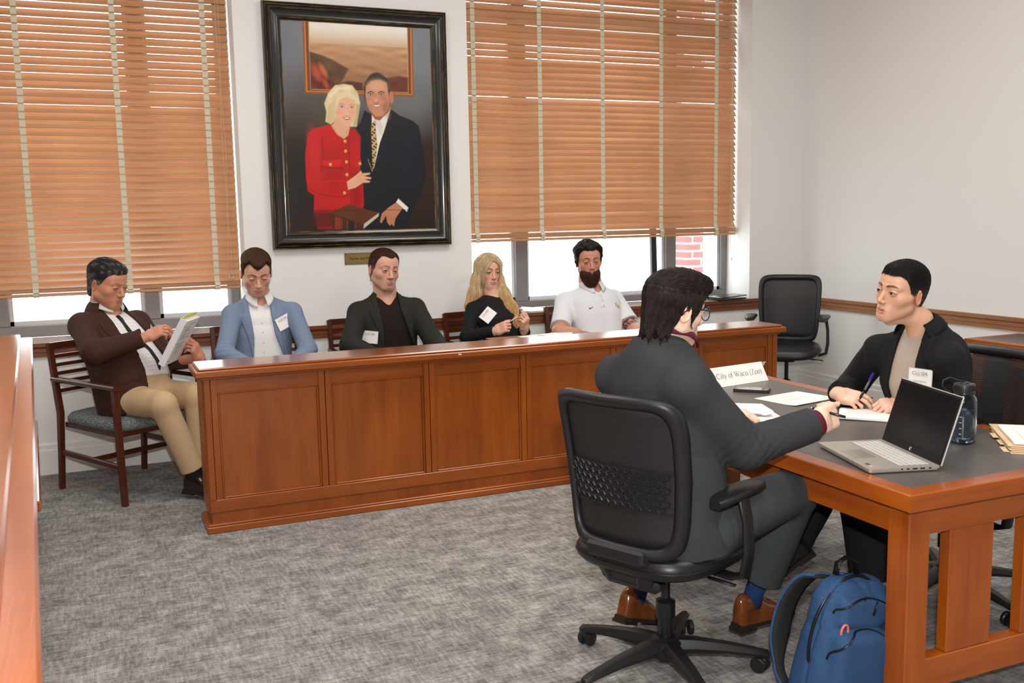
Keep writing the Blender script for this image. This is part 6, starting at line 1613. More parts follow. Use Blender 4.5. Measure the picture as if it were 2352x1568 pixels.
def person_fg():
    hp = dict(yaw=3-90, pitch=-8, roll=3, size=.95, skin=(232, 186, 160), flush=.2, open=.0042, hair=(30, 20, 16), w=.98, jaw=.98, h=.0023, iris=(60, 44, 34), handskin=(236, 190, 160), stubble=((150, 110, 90), .15))
    s = Person('man in charcoal suit and glasses seen from behind, one hand reaching over the table', JM['FG'], MALE, hp, 1.06)
    hR = dict(F=V(.90, .30, .12), N=V(.42, -.88, .30), curls=[(.75, .70, .35), (.85, .85, .4), (.95, .95, .5), (1.05, 1.0, .5)], thumb=(-.10, -.42, .12, .10), s=1.06, h=.0021, nail=lin(244, 196, 184), spread=.03)
    hL = dict(F=V(.8, -.5, -.05), N=V(0, -.1, 1), s=1.04)
    s.body(hands={'R': hR, 'L': hL}, neck_r=.056)
    mh = cloth('charcoal_wool', (.026, .028, .031), (.046, .048, .052), weave=1500, bump=.3)
    def fbase(P):
        d = skull_d(P, 1.0)-.007; d = smin(d, s_ell(P, (0, .042, .090), (.058, .055, .028)), .03); d = smin(d, s_ell(P, (.005, .072, .090), (.043, .032, .014)), .02)
        return smin(d, s_cap(P, (0, -.046, -.03), (0, -.054, -.09), .050, .038), .03)
    def g(P):
        x, y, z = np.abs(P[:, 0]), P[:, 1], P[:, 2]
        zh = np.interp(y, [-.12, -.075, -.050, -.036, -.024, -.010, .006, .022, .034, .050, .070, .15], [-.092, -.088, -.074, -.045, .004, .012, -.006, -.036, -.016, .030, .060, .062])+.010*np.sin(P[:, 0]*190)*(y < -.04)+.006*np.sin(P[:, 1]*260)
        return (z-zh)*.8
    s.hair(g, lambda P: .003+.004*sm(P[:, 2], .0, .08), lambda P: np.stack([.25*np.sign(P[:, 0])*(P[:, 2] < .07), np.where(P[:, 2] > .06, 1.0, .25*(P[:, 1] > 0)-.1), np.where(P[:, 2] > .07, -.05, -1.0)], 1), n=12000, L=.040, rad=.00065, col=(31, 20, 16), seed=9, base=fbase, box=(V(-.13, -.16, -.19), V(.13, .17, .16)), h=.0026, jit=.16, cvar=.55, amp=.0026, streak=(260, 200, 60), tapw=.010)
    # glasses
    k = MB(); T = s.hT
    for sg in (-1, 1):
        c = V(sg*.0335, .100, -.004); k.tube(T(np.array([c+V(.0255*cos(t)*sg, -.006*abs(cos(t))*(cos(t) > 0), .020*sin(t)+.002*sin(t)) for t in np.linspace(0, 2*pi, 33)])), [.0017+.0016*max(0, sin(t)) for t in np.linspace(0, 2*pi, 33)], 8, cap=False)
        k.tube(T(np.array([V(sg*.058, .096, .008), V(sg*.070, .090, .010), V(sg*.080, .040, .012), V(sg*.084, -.004, .012), V(sg*.082, -.022, .0), V(sg*.078, -.030, -.014)])), [.0028, .0030, .0024, .0022, .0024, .0026], 8)
    k.tube(T(np.array([V(-.010, .104, .004), V(0, .107, .007), V(.010, .104, .004)])), .0018, 8)
    gl = k.build('glasses', M_BLK2, s.root, smooth=True)
    gm = mat('lens_glass', (.9, .93, .95), .02, trans=1, ior=1.25, alpha=.45)
    k = MB()
    for sg in (-1, 1):
        c = V(sg*.0335, .100, -.004); n = 24; k.add(T(np.array([c+V(.0245*cos(t)*sg, .0005-.006*abs(cos(t))*(cos(t) > 0), .0205*sin(t)) for t in np.linspace(0, 2*pi, n+1)[:-1]]+[c+V(.0245*cos(t)*sg, .0020-.006*abs(cos(t))*(cos(t) > 0), .0205*sin(t)) for t in np.linspace(0, 2*pi, n+1)[:-1]])), [tuple(range(n)), tuple(range(n, 2*n))]+[(i, (i+1) % n, n+(i+1) % n, n+i) for i in range(n)])
    k.build('lens', gm, gl)
    oR, oL = F_((-.1, .10), (.2, .05), (.45, .06), (.55, .06)), F_((-.1, -.14), (.2, -.06), (.45, -.06), (.55, -.06))
    o, f = s.top('jacket', mh, grow=.018, r=(.074, .064, .064, .052), cuff={'R': .90, 'L': .93}, openR=oR, openL=oL, lapel=[(oR, LAP, 1), (oL, LAP, -1)], neck=(V(0, .012, s.T.L+.03), V(.068, .080, .060)), seed=51, h=.0040, folds=.0048, hem=-.10)
    mb = cloth('burgundy_shirt', (.095, .008, .026), (.13, .014, .038), bump=.1, rough=.6)
    s.top('shirt', mb, grow=.004, sleeves=False, hem=.02, folds=.003, seed=52, neck=(V(0, .03, s.T.L+.03), V(.055, .065, .055)), h=.006)
    s.collar('shirt_collar', mb, (20, 340), sh=.024, top_=lambda a: (.076, .026+.012*cos(radians(a-180))), bot=lambda a: (.088+.02*max(0, cos(radians(a))), .004-.050*max(0, cos(radians(a)))**2))
    s.collar('jacket_collar', mh, (62, 298), sh=.016, top_=lambda a: (.064, .004+.006*cos(radians(a-180))), bot=lambda a: (.092, -.050-.026*max(0, cos(radians(a)))), t=.004)
    s.cuffring('R', mb, .86, .985, .043)
    s.cuffring('L', mb, .88, .985, .042)
    # sleeve buttons
    e_, w_ = s.J['eR'], s.J['wR']; d = nrm(w_-e_); lowr = nrm(V(.25, -.75, -.62)-d*(V(.25, -.75, -.62)@d)); k = MB()
    for i in range(4):
        c = e_+(w_-e_)*(.84-.055*i)+lowr*.0530; X = np.cross(lowr, d); k.lathe([(.002, -.001), (.0065, -.001), (.0065, .002), (.005, .003), (.002, .002)], c, np.stack([X, d, lowr], 1)@np.diag([1, 1, 1]), 14)
    k.build('cuff_buttons', M_BLK2, s.root)
    mt = cloth('grey_suit_trousers', (.034, .040, .046), (.056, .064, .072), weave=1500)
    s.trousers(mt, r=(.100, .074, .072, .072), hem=.80, folds=.0042, h=.0048)
    sk = mat('blue_sock', (.008, .035, .13), .9, bump=((600, 600, 80), .5, .002)); ms = mat('tan_brown_leather', (.20, .060, .016), .22, noise=((18, 18, 18), (.11, .028, .008), 3, 2.2), coat=.5)
    s.shoe('R', ms, (.985, .17, -.02), sock=sk, h=.0028, length=.30); s.shoe('L', ms, (.88, .40, -.35), sock=sk, length=.29)
    # laces and seams of the near shoe
    tp = hR['tips']; k = MB(); c = (tp[0][0]+tp[4][0])/2
    r = thing('black_pen', "black pen held in the outstretched hand of the man in the charcoal suit", 'pen', tuple(c))
    a = s.J['wR']+V(.062, -.034, .020); b = a+nrm(V(-.30, .86, .10))*.115
    a2 = a-nrm(b-a)*.012
    MB().tube([a2, a2+(b-a2)*.93], .0046, 14).build('barrel', M_BLK2, r, smooth=True); MB().tube([a2+(b-a2)*.93, b], [.0042, .001], 12).build('tip', mat('chrome', (.6, .6, .6), .2, metal=1), r, smooth=True)
    return s
S6 = person_fg()

def person_wr():
    hp = dict(yaw=184-90, pitch=5, roll=-9, size=.98, skin=(218, 160, 128), flush=.25, open=.0042, hair=(20, 15, 13), browc=(36, 26, 22), gaze=(.12, 1, -.12), iris=(46, 28, 20), lip=(196, 112, 100), lipa=.6, mouth=.0032, w=.96, jaw=.84, nose=.86, freckle=.2, h=.0018, fold=.2, handskin=(226, 170, 144), brow=1.1)
    s = Person('person with cropped black hair in a black blazer talking across the table', JM['WR'], FEM, hp, 1.08)
    nail = lin(52, 44, 26)
    hR = dict(F=V(.20, -.80, -.10), N=V(-.55, -.25, .80), curls=[(.35, .55, .3), (.45, .6, .35), (.8, .9, .5), (.9, 1.0, .5)], thumb=(.45, .15, .2, .15), s=.94, h=.0021, nail=nail)
    hL = dict(F=V(-.90, .36, -.12), N=V(-.15, -.45, .85), curls=[(.75, 1.15, .7), (.8, 1.2, .7), (.85, 1.2, .7), (.85, 1.2, .7)], thumb=(.7, .05, .4, .4), s=.94, h=.0021, nail=nail)
    aL = s.J['aL']; foot = Prims().cap(aL+V(0, 0, .12), aL, .036, .034, k=.02).cap(aL, aL+V(-.11, -.02, -.06), .034, .022, k=.03).cap(aL+V(.02, 0, -.04), aL+V(-.05, 0, -.06), .030, .026, k=.02)
    lo, hi = foot.bounds(); fp, fq = nets(foot, lo, hi, .004)
    s.body(hands={'R': hR, 'L': hL}, neck_r=.042, extra=[(fp, fq, lin(214, 164, 150)*V(.98, 1.09, 1.16))])
    def cold(P, c):
        fade = sm(-P[:, 2], -.050, .020)*(P[:, 1] < .075)*.30; return c*(1-fade[:, None])+lin(120, 96, 84)*fade[:, None]*(1+.5*waves(P, (700, 700, 700), 4)[:, None])
    s.hair(hairline(.064, .054, -.046, -.014, .0, .004, 0), lambda P: .0035+.0070*sm(P[:, 2], .030, .10), lambda P: np.stack([.4*np.sign(P[:, 0]), .5*np.ones(len(P)), -.2-1.0*(P[:, 2] < .06)], 1), n=16000, L=.010, rad=.00045, col=(16, 12, 11), seed=10, cold=cold, h=.0020, jit=.28, amp=.0010, streak=(900, 900, 900), cvar=.5, tapw=.030, lift=.0008)
    mk = cloth('black_crepe', (.0075, .0075, .0085), (.013, .013, .0145), weave=1400, bump=.15)
    oR, oL = F_((-.1, .10), (.15, .078), (.30, .068), (.45, .060), (.55, .06)), F_((-.1, -.085), (.15, -.075), (.30, -.066), (.42, -.058), (.55, -.055))
    L2 = F_((.05, 0), (.30, .045), (.44, .062), (.46, .05), (.55, .04))
    o, f = s.top('jacket', mk, grow=.018, r=(.062, .056, .056, .046), cuff={'R': .92, 'L': .86}, openR=oR, openL=oL, lapel=[(oR, L2, 1), (oL, L2, -1)], neck=(V(0, .012, s.T.L+.03), V(.060, .072, .058)), seed=61, h=.0042, folds=.0045)
    mt = cloth('taupe_jersey', (.40, .325, .270), (.44, .36, .30), bump=.08)
    s.top('blouse', mt, grow=.006, sleeves=False, hem=.0, folds=.0025, seed=62, neck=(V(0, .028, s.T.L+.022), V(.056, .068, .060)), h=.0045)
    s.collar('jacket_collar', mk, (62, 298), lambda a: (.070, .016+.006*cos(radians(a-180))), lambda a: (.106, -.030-.020*max(0, cos(radians(a)))), t=.004)
    s.trousers(mk, r=(.095, .088, .082, .088), hem=.93, folds=.004, h=.006)
    s.shoe('L', M_BLK2, (-1, -.15, -.25), length=.25); s.shoe('R', M_BLK2, (-.8, .2, -.5), length=.24)
    badge('large white name badge on the black blazer, above the laptop', s.T, f, -.100, .365, -3, person=('Sasha Shadrina', 'Team 5'))
    # rings
    k = MB()
    for (h, i, side) in ((hL, 2, 'L'), (hR, 2, 'R')):
        pass
    # purple pen
    a = s.J['wR']+V(.035, -.105, .030); d = nrm(V(.55, .10, .62)); c = a
    r = thing('purple_pen', 'purple pen in the writing hand of the person in the black blazer', 'pen', tuple(c))
    p0, p1 = c-d*.050, c+d*.085
    pm = mat('purple_plastic', (.035, .018, .26), .25)
    MB().tube([p0, p0+d*.012], [.001, .004], 10).build('tip', M_BLK2, r, smooth=True)
    MB().tube([p0+d*.012, p0+d*.05], .0052, 14).build('grip', M_BLK2, r, smooth=True)
    MB().tube([p0+d*.05, p0+d*.10], .0050, 14).build('barrel', mat('smoky_plastic', (.12, .12, .14), .2), r, smooth=True)
    k = MB(); k.tube([p0+d*.10, p1], .0056, 14); k.box(p1-d*.018+V(-.006, 0, .004), (.003, .005, .036), frame_from(V(0, 1, 0)) if False else np.stack([nrm(np.cross(d, V(0, 1, 0))), nrm(np.cross(d, nrm(np.cross(d, V(0, 1, 0))))), d], 1), .001); k.build('clip_cap', pm, r, smooth=False)
    return s
S7 = person_wr()

# ------------------------------------------------------------------ things on the table
def sheet(name, label, corners, z, curl=.006, stack=1, lines=12, cat='paper', group=None, seed=0, m=None, thick=.0004, textcol=None):
    """loose sheet(s) of paper lying at height z; corners in order round the sheet"""
    C = [np.array([*c, 0.]) for c in corners]; cen = sum(C)/4; r = thing(name, label, cat, (cen[0], cen[1], z), 0, group); rr = random.Random(seed)
    for kx in range(stack):
        off = V(rr.uniform(-.006, .006), rr.uniform(-.006, .006), 0)*(kx > 0); k = MB(); n = 14; G = []
        for i in range(n+1):
            row = []
            for j in range(n+1):
                u, v = i/n, j/n; p = (C[0]*(1-u)+C[1]*u)*(1-v)+(C[3]*(1-u)+C[2]*u)*v+off
                zz = z+.0006+kx*.0007+curl*max(0, (v-.72)/.28)**2*(1-u)+curl*.7*max(0, (u-.8)/.2)**2*v; row.append((p[0], p[1], zz))
            G.append(row)
        G = np.array(G); 
        nn = np.cross(G[1, 0]-G[0, 0], G[0, 1]-G[0, 0])
        k.shell(G if nn[2] > 0 else G[:, ::-1], thick); k.build('sheet', m or M_PAPER, r, smooth=True)
    if lines:
        k = MB(); ex = nrm(C[1]-C[0]); ey = nrm(C[3]-C[0]); W_ = np.linalg.norm(C[1]-C[0]); H_ = np.linalg.norm(C[3]-C[0])
        for i in range(lines):
            v = .10+.58*i/lines; w = rr.uniform(.45, .78)
            if rr.random() < .12: continue
            p = C[0]+(C[3]-C[0])*v+(C[1]-C[0])*.1+ex*w*W_/2; k.box((p[0], p[1], z+.0006+stack*.0007+.0001), (w*W_, .0016, .0002), np.stack([ex, nrm(ey-ex*(ey@ex)), V(0, 0, 1)], 1))
        k.build('printed_text', textcol or mat('soft_ink', (.50, .47, .45), .8), r)
    return r
z = TT
sheet('paper_sheet', 'printed sheets lying in the middle of the table beside the phone', ((2.640, 3.440), (2.915, 3.485), (2.955, 3.275), (2.680, 3.215)), z, .004, 3, 12, seed=1, group='papers on the conference table')
sheet('paper_sheet', "upper printed sheet with a curled corner, by the suited man's left hand", ((2.43, 3.42), (2.58, 3.31), (2.46, 3.08), (2.30, 3.19)), z+.003, .030, 3, 9, seed=2, group='papers on the conference table')
sheet('paper_sheet', "lower blank sheets beside the suited man's forearm", ((2.55, 3.23), (2.47, 3.02), (2.22, 3.02), (2.30, 3.23)), z, .003, 3, 0, seed=3, group='papers on the conference table')
sheet('notepad', 'thick folded packet of papers under the hands of the person in the black blazer', ((2.80, 3.075), (2.955, 2.93), (2.815, 2.775), (2.66, 2.925)), z, .004, 14, 10, seed=4, cat='papers')
sheet('paper_sheet', 'small sheet at the far right edge of the table behind the water bottle', ((2.93, 2.66), (3.02, 2.70), (3.06, 2.62), (2.97, 2.58)), z, .001, 1, 0, seed=9, group='papers on the conference table')
# manila folders
r = thing('manila_folders', 'pile of manila folders and papers at the right edge of the table', 'folders', (2.96, 2.36, z))
mm = mat('manila_card', (.70, .50, .30), .75)
ex = nrm(V(-.55, .83, 0)); 
base_c = [V(3.05, 2.56, 0), V(2.80, 2.27, 0)]
for i in range(5):
    a = nrm(V(3.045, 2.555, 0)-V(2.79, 2.25, 0)); b_ = V(a[1], -a[0], 0); o = V(2.775, 2.245, 0)+a*(.012*i)+b_*(.006*(i % 2)); L_, D_ = .36, .24
    k = MB(); k.box(o+a*L_/2+b_*D_/2+V(0, 0, z+.001+i*.0035), (L_, D_, .0016), np.stack([a, b_, V(0, 0, 1)], 1)); 
    if i < 3: k.box(o+a*(.06+.08*i)-b_*.008+V(0, 0, z+.001+i*.0035), (.07, .022, .0016), np.stack([a, b_, V(0, 0, 1)], 1), .0005)
    k.build('folder', mm, r)
k = MB(); k.box(V(2.775, 2.245, 0)+a*.21+b_*.13+V(0, 0, z+.022), (.29, .22, .007), np.stack([a, b_, V(0, 0, 1)], 1)); k.build('paper_stack', M_PAPER, r)
k = MB(); rr = random.Random(2)
for i in range(9): k.box(V(2.775, 2.245, 0)+a*(.14+rr.uniform(0, .03))+b_*(.06+i*.016)+V(0, 0, z+.0257), (rr.uniform(.06, .16), .0018, .0003), np.stack([a, b_, V(0, 0, 1)], 1))
k.build('printed_text', mat('soft_ink', (.50, .47, .45), .8), r)

# folded name tent
A, Bp_ = V(2.655, 3.735, z), V(2.995, 3.790, z); d = nrm(Bp_-A); n = V(d[1], -d[0], 0)   # n towards the camera
r = thing('name_tent', 'folded white card reading City of Waco (Zoo) on the table', 'name card', tuple((A+Bp_)/2))
ht, dp = .086, .105; top0 = A-n*.05+V(0, 0, ht); top1 = Bp_-n*.05+V(0, 0, ht)
k = MB(); k.shell(np.array([[A, top0], [Bp_, top1]])[::-1], .0008); k.shell(np.array([[A-n*dp+d*.03, top0-V(0, 0, .004)+d*.03], [Bp_-n*dp+d*.035, top1-V(0, 0, .004)+d*.035]]), .0008); k.build('card', M_PAPER, r)
# serif lettering drawn stroke by stroke: (kind, points) in em units; thick verticals, thin curves
def arc(cx, cy, rx, ry, a0, a1, n=16): return [(cx+rx*cos(radians(a)), cy+ry*sin(radians(a))) for a in np.linspace(a0, a1, n)]
GL = {
 'C': (.66, [(arc(.35, .34, .28, .35, 55, 305), 1), ([(.52, .62), (.53, .46)], .6), ([(.52, .06), (.56, .16)], .4)]),
 'i': (.28, [([(.14, .02), (.14, .44)], 1), ([(.05, .44), (.14, .44)], .5), ([(.05, .01), (.23, .01)], .45), ([(.14, .60), (.14, .64)], 1.1)]),
 't': (.29, [([(.13, .60), (.13, .10)], 1), (arc(.20, .10, .07, .09, 180, 300, 8), .7), ([(.03, .44), (.25, .44)], .5)]),
 'y': (.48, [([(.06, .44), (.25, .04)], 1), ([(.42, .44), (.20, -.12), (.12, -.19), (.05, -.17)], .55), ([(.0, .44), (.15, .44)], .45), ([(.34, .44), (.48, .44)], .45)]),
 'o': (.50, [(arc(.25, .22, .19, .22, 0, 360, 24), .85)]),
 'f': (.32, [([(.13, .02), (.13, .52)], 1), (arc(.23, .54, .10, .13, 180, 40, 8), .7), ([(.03, .44), (.27, .44)], .5), ([(.04, .01), (.24, .01)], .45)]),
 'W': (.92, [([(.07, .66), (.27, .02)], 1), ([(.27, .02), (.46, .60)], .5), ([(.42, .66), (.62, .02)], 1), ([(.62, .02), (.84, .66)], .5), ([(.0, .66), (.17, .66)], .45), ([(.34, .66), (.52, .66)], .45), ([(.75, .66), (.93, .66)], .45)]),
 'a': (.44, [(arc(.18, .32, .13, .13, 160, 0, 10)+[(.31, .08)], .8), (arc(.17, .12, .13, .12, 70, 330, 12), .75), ([(.31, .08), (.42, .03)], .6)]),
 'c': (.44, [(arc(.24, .22, .19, .22, 50, 310, 18), .85)]),
 '(': (.30, [(arc(.38, .24, .28, .45, 130, 230, 14), .7)]), ')': (.30, [(arc(-.10, .24, .28, .45, 50, -50, 14), .7)]),
 'Z': (.60, [([(.06, .66), (.52, .66)], .55), ([(.50, .64), (.08, .02)], 1), ([(.05, .01), (.55, .01)], .55), ([(.06, .66), (.05, .53)], .5), ([(.55, .01), (.57, .15)], .5)]), ' ': (.25, [])}
txt = 'City of Waco (Zoo)'; em = .039; tw = sum(GL[c][0] for c in txt)*em; X = d; Y = nrm(top0-A); N_ = np.cross(X, Y); o = (A+Bp_+top0+top1)/4-X*tw/2-Y*.009+N_*.0022; k = MB()
if N_@n < 0: pass
x = 0
for c in txt:
    for pts, w in GL[c][1]:
        P = [o+X*(x+px*em)+Y*(py*em) for px, py in pts]
        for p, q in zip(P[:-1], P[1:]):
            dd = q-p; vert = abs(nrm(dd)@Y); ww = .0030*w*(.45+.55*vert); e_ = nrm(dd)*ww*.25; k.beam(p-e_, q+e_, ww, .0003, up=N_)
    x += GL[c][0]*em
k.build('lettering', mat('grey_print', (.20, .20, .21), .8), r)

# phone, tablet
def slab(name, label, cat, c, L_, W_, T_, ang, zz, body_m, screen_m, rad=.010):
    r = thing(name, label, cat, (c[0], c[1], zz)); a = V(cos(ang), sin(ang), 0); b_ = V(-sin(ang), cos(ang), 0)
    def rr_(hx, hy, rad, n=6): return [(sx*(hx-rad)+rad*cos(t), sy*(hy-rad)+rad*sin(t)) for sx, sy, t0 in ((1, 1, 0), (-1, 1, pi/2), (-1, -1, pi), (1, -1, 1.5*pi)) for t in np.linspace(t0, t0+pi/2, n)]
    k = MB(); k.prism(rr_(L_/2, W_/2, rad), T_*.8, (c[0], c[1], zz+.0005), a, b_); k.prism(rr_(L_/2-.002, W_/2-.002, rad), T_*.2, (c[0], c[1], zz+.0005+T_*.8), a, b_); k.build('case', body_m, r)
    k = MB(); k.prism(rr_(L_/2-.006, W_/2-.006, rad*.6), .0003, (c[0], c[1], zz+.0006+T_), a, b_); k.build('screen', screen_m, r); return r
slab('smartphone', 'black smartphone lying face up in front of the name card', 'phone', (2.745, 3.590), .160, .080, .012, radians(-47), z, M_BLK, mat('dark_glass', (.012, .013, .015), .04, coat=1))
slab('tablet', "grey tablet with a white sheet on it, under the suited man's cuff", 'tablet', (2.405, 2.800), .17, .10, .008, radians(38), z, mat('grey_aluminium', (.16, .16, .17), .35, metal=.6), M_PAPER)

# laptop
H1, H2 = V(2.405, 2.195, 0), V(2.512, 2.552, 0); ax = nrm(H2-H1); aw = V(ax[1], -ax[0], 0)  # aw: away from the user
W_, D_ = np.linalg.norm(H2-H1), .236; cc = (H1+H2)/2; R = np.stack([ax, -aw, V(0, 0, 1)], 1)
lp = thing('laptop', 'open silver laptop with a dark screen at the near end of the table', 'laptop', (cc[0], cc[1], z))
ms = mat('champagne_aluminium', (.52, .475, .41), .34, metal=.55); L = lambda a, b_, h: cc+ax*a-aw*b_+V(0, 0, z+h)
def rrect(hx, hy, rad, n=5, cx=0, cy=0): return [(cx+sx*(hx-rad)+rad*cos(t), cy+sy*(hy-rad)+rad*sin(t)) for sx, sy, t0 in ((1, 1, 0), (-1, 1, pi/2), (-1, -1, pi), (1, -1, 1.5*pi)) for t in np.linspace(t0, t0+pi/2, n)]
k = MB(); pb = rrect(W_/2, D_/2, .008, cy=D_/2); k.prism([(a, b_) for a, b_ in rrect(W_/2-.004, D_/2-.004, .008, cy=D_/2)], .006, L(0, 0, .003), ax, -aw); k.prism(pb, .007, L(0, 0, .009), ax, -aw); k.build('base', ms, lp)
k = MB()
for a, b_ in ((-.14, .03), (.14, .03), (-.14, .20), (.14, .20)): k.box(L(a*W_/.36, b_, .002), (.03, .008, .004), R)
k.build('foot', M_BLK, lp)
kb = MB(); kb.box(L(0, .074, .0163), (W_-.040, .104, .0005), R); kb.build('keyboard_well', mat('key_well', (.26, .24, .21), .45, metal=.4), lp)
kk = MB(); rows = [(14, .012), (14, .018), (14, .018), (13, .018), (12, .018), (9, .018)]; yb_ = .024
for n_, h_ in rows:
    ws = [1.0]*n_
    if n_ == 9: ws = [1, 1, 1, 1, 4.6, 1, 1, 1, 1]
    if n_ == 12: ws[0] = ws[-1] = 2.0
    if n_ == 13: ws[0] = 1.6; ws[-1] = 1.5
    tot = sum(ws); xx = -(W_-.046)/2
    for w in ws:
        ww = w/tot*(W_-.046); kk.box(L(-(xx+ww/2), yb_+h_/2, .0172), (ww-.0028, h_-.0030, .0016), R, .0005); xx += ww
    yb_ += h_
kk.build('keys', mat('silver_keys', (.62, .60, .56), .4, metal=.2), lp)
MB().prism(rrect(.055, .036, .004, cx=.005, cy=.178), .0003, L(0, 0, .0161), ax, -aw).build('touchpad', mat('touchpad_metal', (.44, .40, .34), .25, metal=.5), lp)
k = MB(); 
k.box(L(-.125, .210, .0163), (.020, .012, .0004), R); k.build('blue_sticker', mat('blue_sticker', (.03, .04, .10), .4), lp)
k = MB(); k.box(L(-.148, .212, .0163), (.016, .012, .0004), R); k.build('orange_sticker', mat('orange_sticker', (.7, .35, .22), .5), lp)
k = MB()
for b_, w in ((.035, .008), (.060, .016), (.085, .016), (.108, .008), (.128, .006)): k.box(L(-W_/2, b_, .0115), (.0006, w, .0042), R)
k.build('ports', M_BLK2, lp)
th = radians(17); up = V(0, 0, 1)*cos(th)+aw*sin(th); nn = np.cross(ax, up)   # screen normal towards the user
if nn@aw > 0: nn = -nn
hg = cc+V(0, 0, z+.013)+aw*.002; SH = .228
RS = np.stack([ax, up, np.cross(ax, up)], 1)
k = MB(); k.box(hg+up*SH/2+aw*.001, (W_, SH, .0055), RS, .002); k.build('lid', mat('lid_silver', (.62, .61, .59), .3, metal=.5), lp)
k = MB(); k.box(hg+up*SH/2+nn*.0034, (W_-.004, SH-.004, .0016), RS, .0006); bz = k.build('bezel', mat('bezel_black', (.007, .007, .008), .35, spec=.25), lp)
MB().box(hg+up*(SH/2+.010)+nn*.0044, (W_-.018, SH-.040, .0004), RS).build('screen', mat('screen_glass', (.005, .005, .006), .12, spec=.3), bz)
k = MB(); c = hg+up*.0135+nn*.0046; k.tube([c+.0058*(ax*cos(t)+up*sin(t)) for t in np.linspace(0, 2*pi, 25)], .0006, 4, cap=False)
uu = -ax if True else ax
k.beam(c+uu*-.0022-up*.002, c+uu*-.0008+up*.0048, .0009, .0004, up=nn); k.beam(c-uu*.0001-up*.0020, c+uu*.0006+up*.0018, .0009, .0004, up=nn); k.beam(c+uu*.0009-up*.0048, c+uu*.0024+up*.0020, .0009, .0004, up=nn); k.beam(c+uu*.0024+up*.0020, c+uu*.0002+up*.0020, .0009, .0004, up=nn); k.beam(c+uu*.0014-up*.0020, c+uu*.0030-up*.0018, .0009, .0004, up=nn)
k.build('maker_emblem', mat('chrome', (.6, .6, .6), .2, metal=1), bz)

# water bottle
bc = V(2.760, 2.430, z); r = thing('water_bottle', 'dark blue clear water bottle with black loop cap behind the laptop', 'bottle', tuple(bc))
g = mat('blue_clear_plastic', (.66, .74, .86), .05, trans=1.0, ior=1.35, spec=.6)
R3 = np.eye(3)
k = MB(); k.lathe([(.001, .004), (.034, .003), (.041, .008), (.0435, .020), (.0435, .145), (.0415, .160), (.034, .172), (.0305, .178), (.0305, .190), (.0285, .190), (.0285, .178), (.032, .170), (.0395, .158), (.0415, .145), (.0415, .020), (.039, .010), (.033, .007), (.001, .008)], bc, R3, 40); k.build('shell', g, r, auto=50)
k = MB(); k.lathe([(.001, .0085), (.0325, .0075), (.0405, .020), (.0405, .118), (.001, .118)], bc, R3, 36); k.build('water', mat('water', (.90, .94, 1.0), .0, trans=1.0, ior=1.2), r, smooth=True)
k = MB(); k.lathe([(.0345, .182), (.0355, .186), (.0355, .208), (.0335, .211), (.016, .212), (.014, .217), (.001, .218)], bc, R3, 36); cp = k.build('cap', mat('grey_black_plastic', (.025, .026, .026), .4), r, auto=40)
k = MB(); 
for i in range(40):
    a = i*2*pi/40; k.box(bc+V(.0356*cos(a), .0356*sin(a), .197), (.002, .0018, .018), rotm((0, 0, 1), a))
k.build('cap_ridges', M_BLK, cp)
k = MB(); k.tube([bc+V(.0335*cos(a), .0335*sin(a), .178) for a in np.linspace(0, 2*pi, 33)], .0026, 8, cap=False)
dl = nrm(V(-.75, .55, 0)); k.tube([bc+dl*.034+V(0, 0, .178), bc+dl*.055+V(0, 0, .183), bc+dl*.072+V(0, 0, .200), bc+dl*.070+V(0, 0, .222), bc+dl*.048+V(0, 0, .232), bc+dl*.022+V(0, 0, .222), bc+V(0, 0, .2185)], .0038, 8, sq=(1.3, .6)); k.build('cap_loop', M_BLK, r, smooth=True)
k = MB()
for i, h_ in enumerate((.04, .06, .08, .10)):
    a = radians(-150); k.box(bc+V(.0438*cos(a), .0438*sin(a), h_), (.0006, .008, .0012), rotm((0, 0, 1), a))
k.build('volume_marks', M_PAPER, r)

# padded organiser on the sill
sc = V(4.800, YB+.035, .830); r = thing('black_portfolio', 'black leather portfolio lying on the window sill near the corner', 'folder', tuple(sc))
k = MB(); k.box(sc+V(0, 0, .008), (.27, .185, .013), rotm((0, 0, 1), .06), .004).box(sc+V(.01, .0, .026), (.26, .18, .008), rotm((0, 0, 1), .03)@rotm((0, 1, 0), -.05), .003); k.box(sc+V(-.128, 0, .017), (.014, .18, .024), rotm((0, 0, 1), .045), .006); k.build('cover', mat('dark_blue_black_leather', (.010, .014, .020), .28, coat=.4), r)
sheet('paper_sheet', 'loose white sheet on the sill left of the man in the polo', ((3.02, YB+.04), (3.24, YB+.03), (3.25, YB+.20), (3.03, YB+.22)), .829, .02, 1, 0, seed=6)
# papers on the blonde woman's lap and the jury ledge
sheet('paper_sheet', 'loose white papers in front of the blonde woman, behind the jury box top', ((2.44, 5.56), (2.72, 5.62), (2.76, 5.42), (2.48, 5.34)), .790, .030, 3, 0, seed=7)
k = thing('jury_shelf', 'narrow wooden ledge on the inner side of the jury box under the loose papers', 'shelf', (2.6, 5.34, .78)); MB().bx(2.25, 2.95, JY1+.013, 5.62, .765, .789, .003).build('board', M_WX, k)

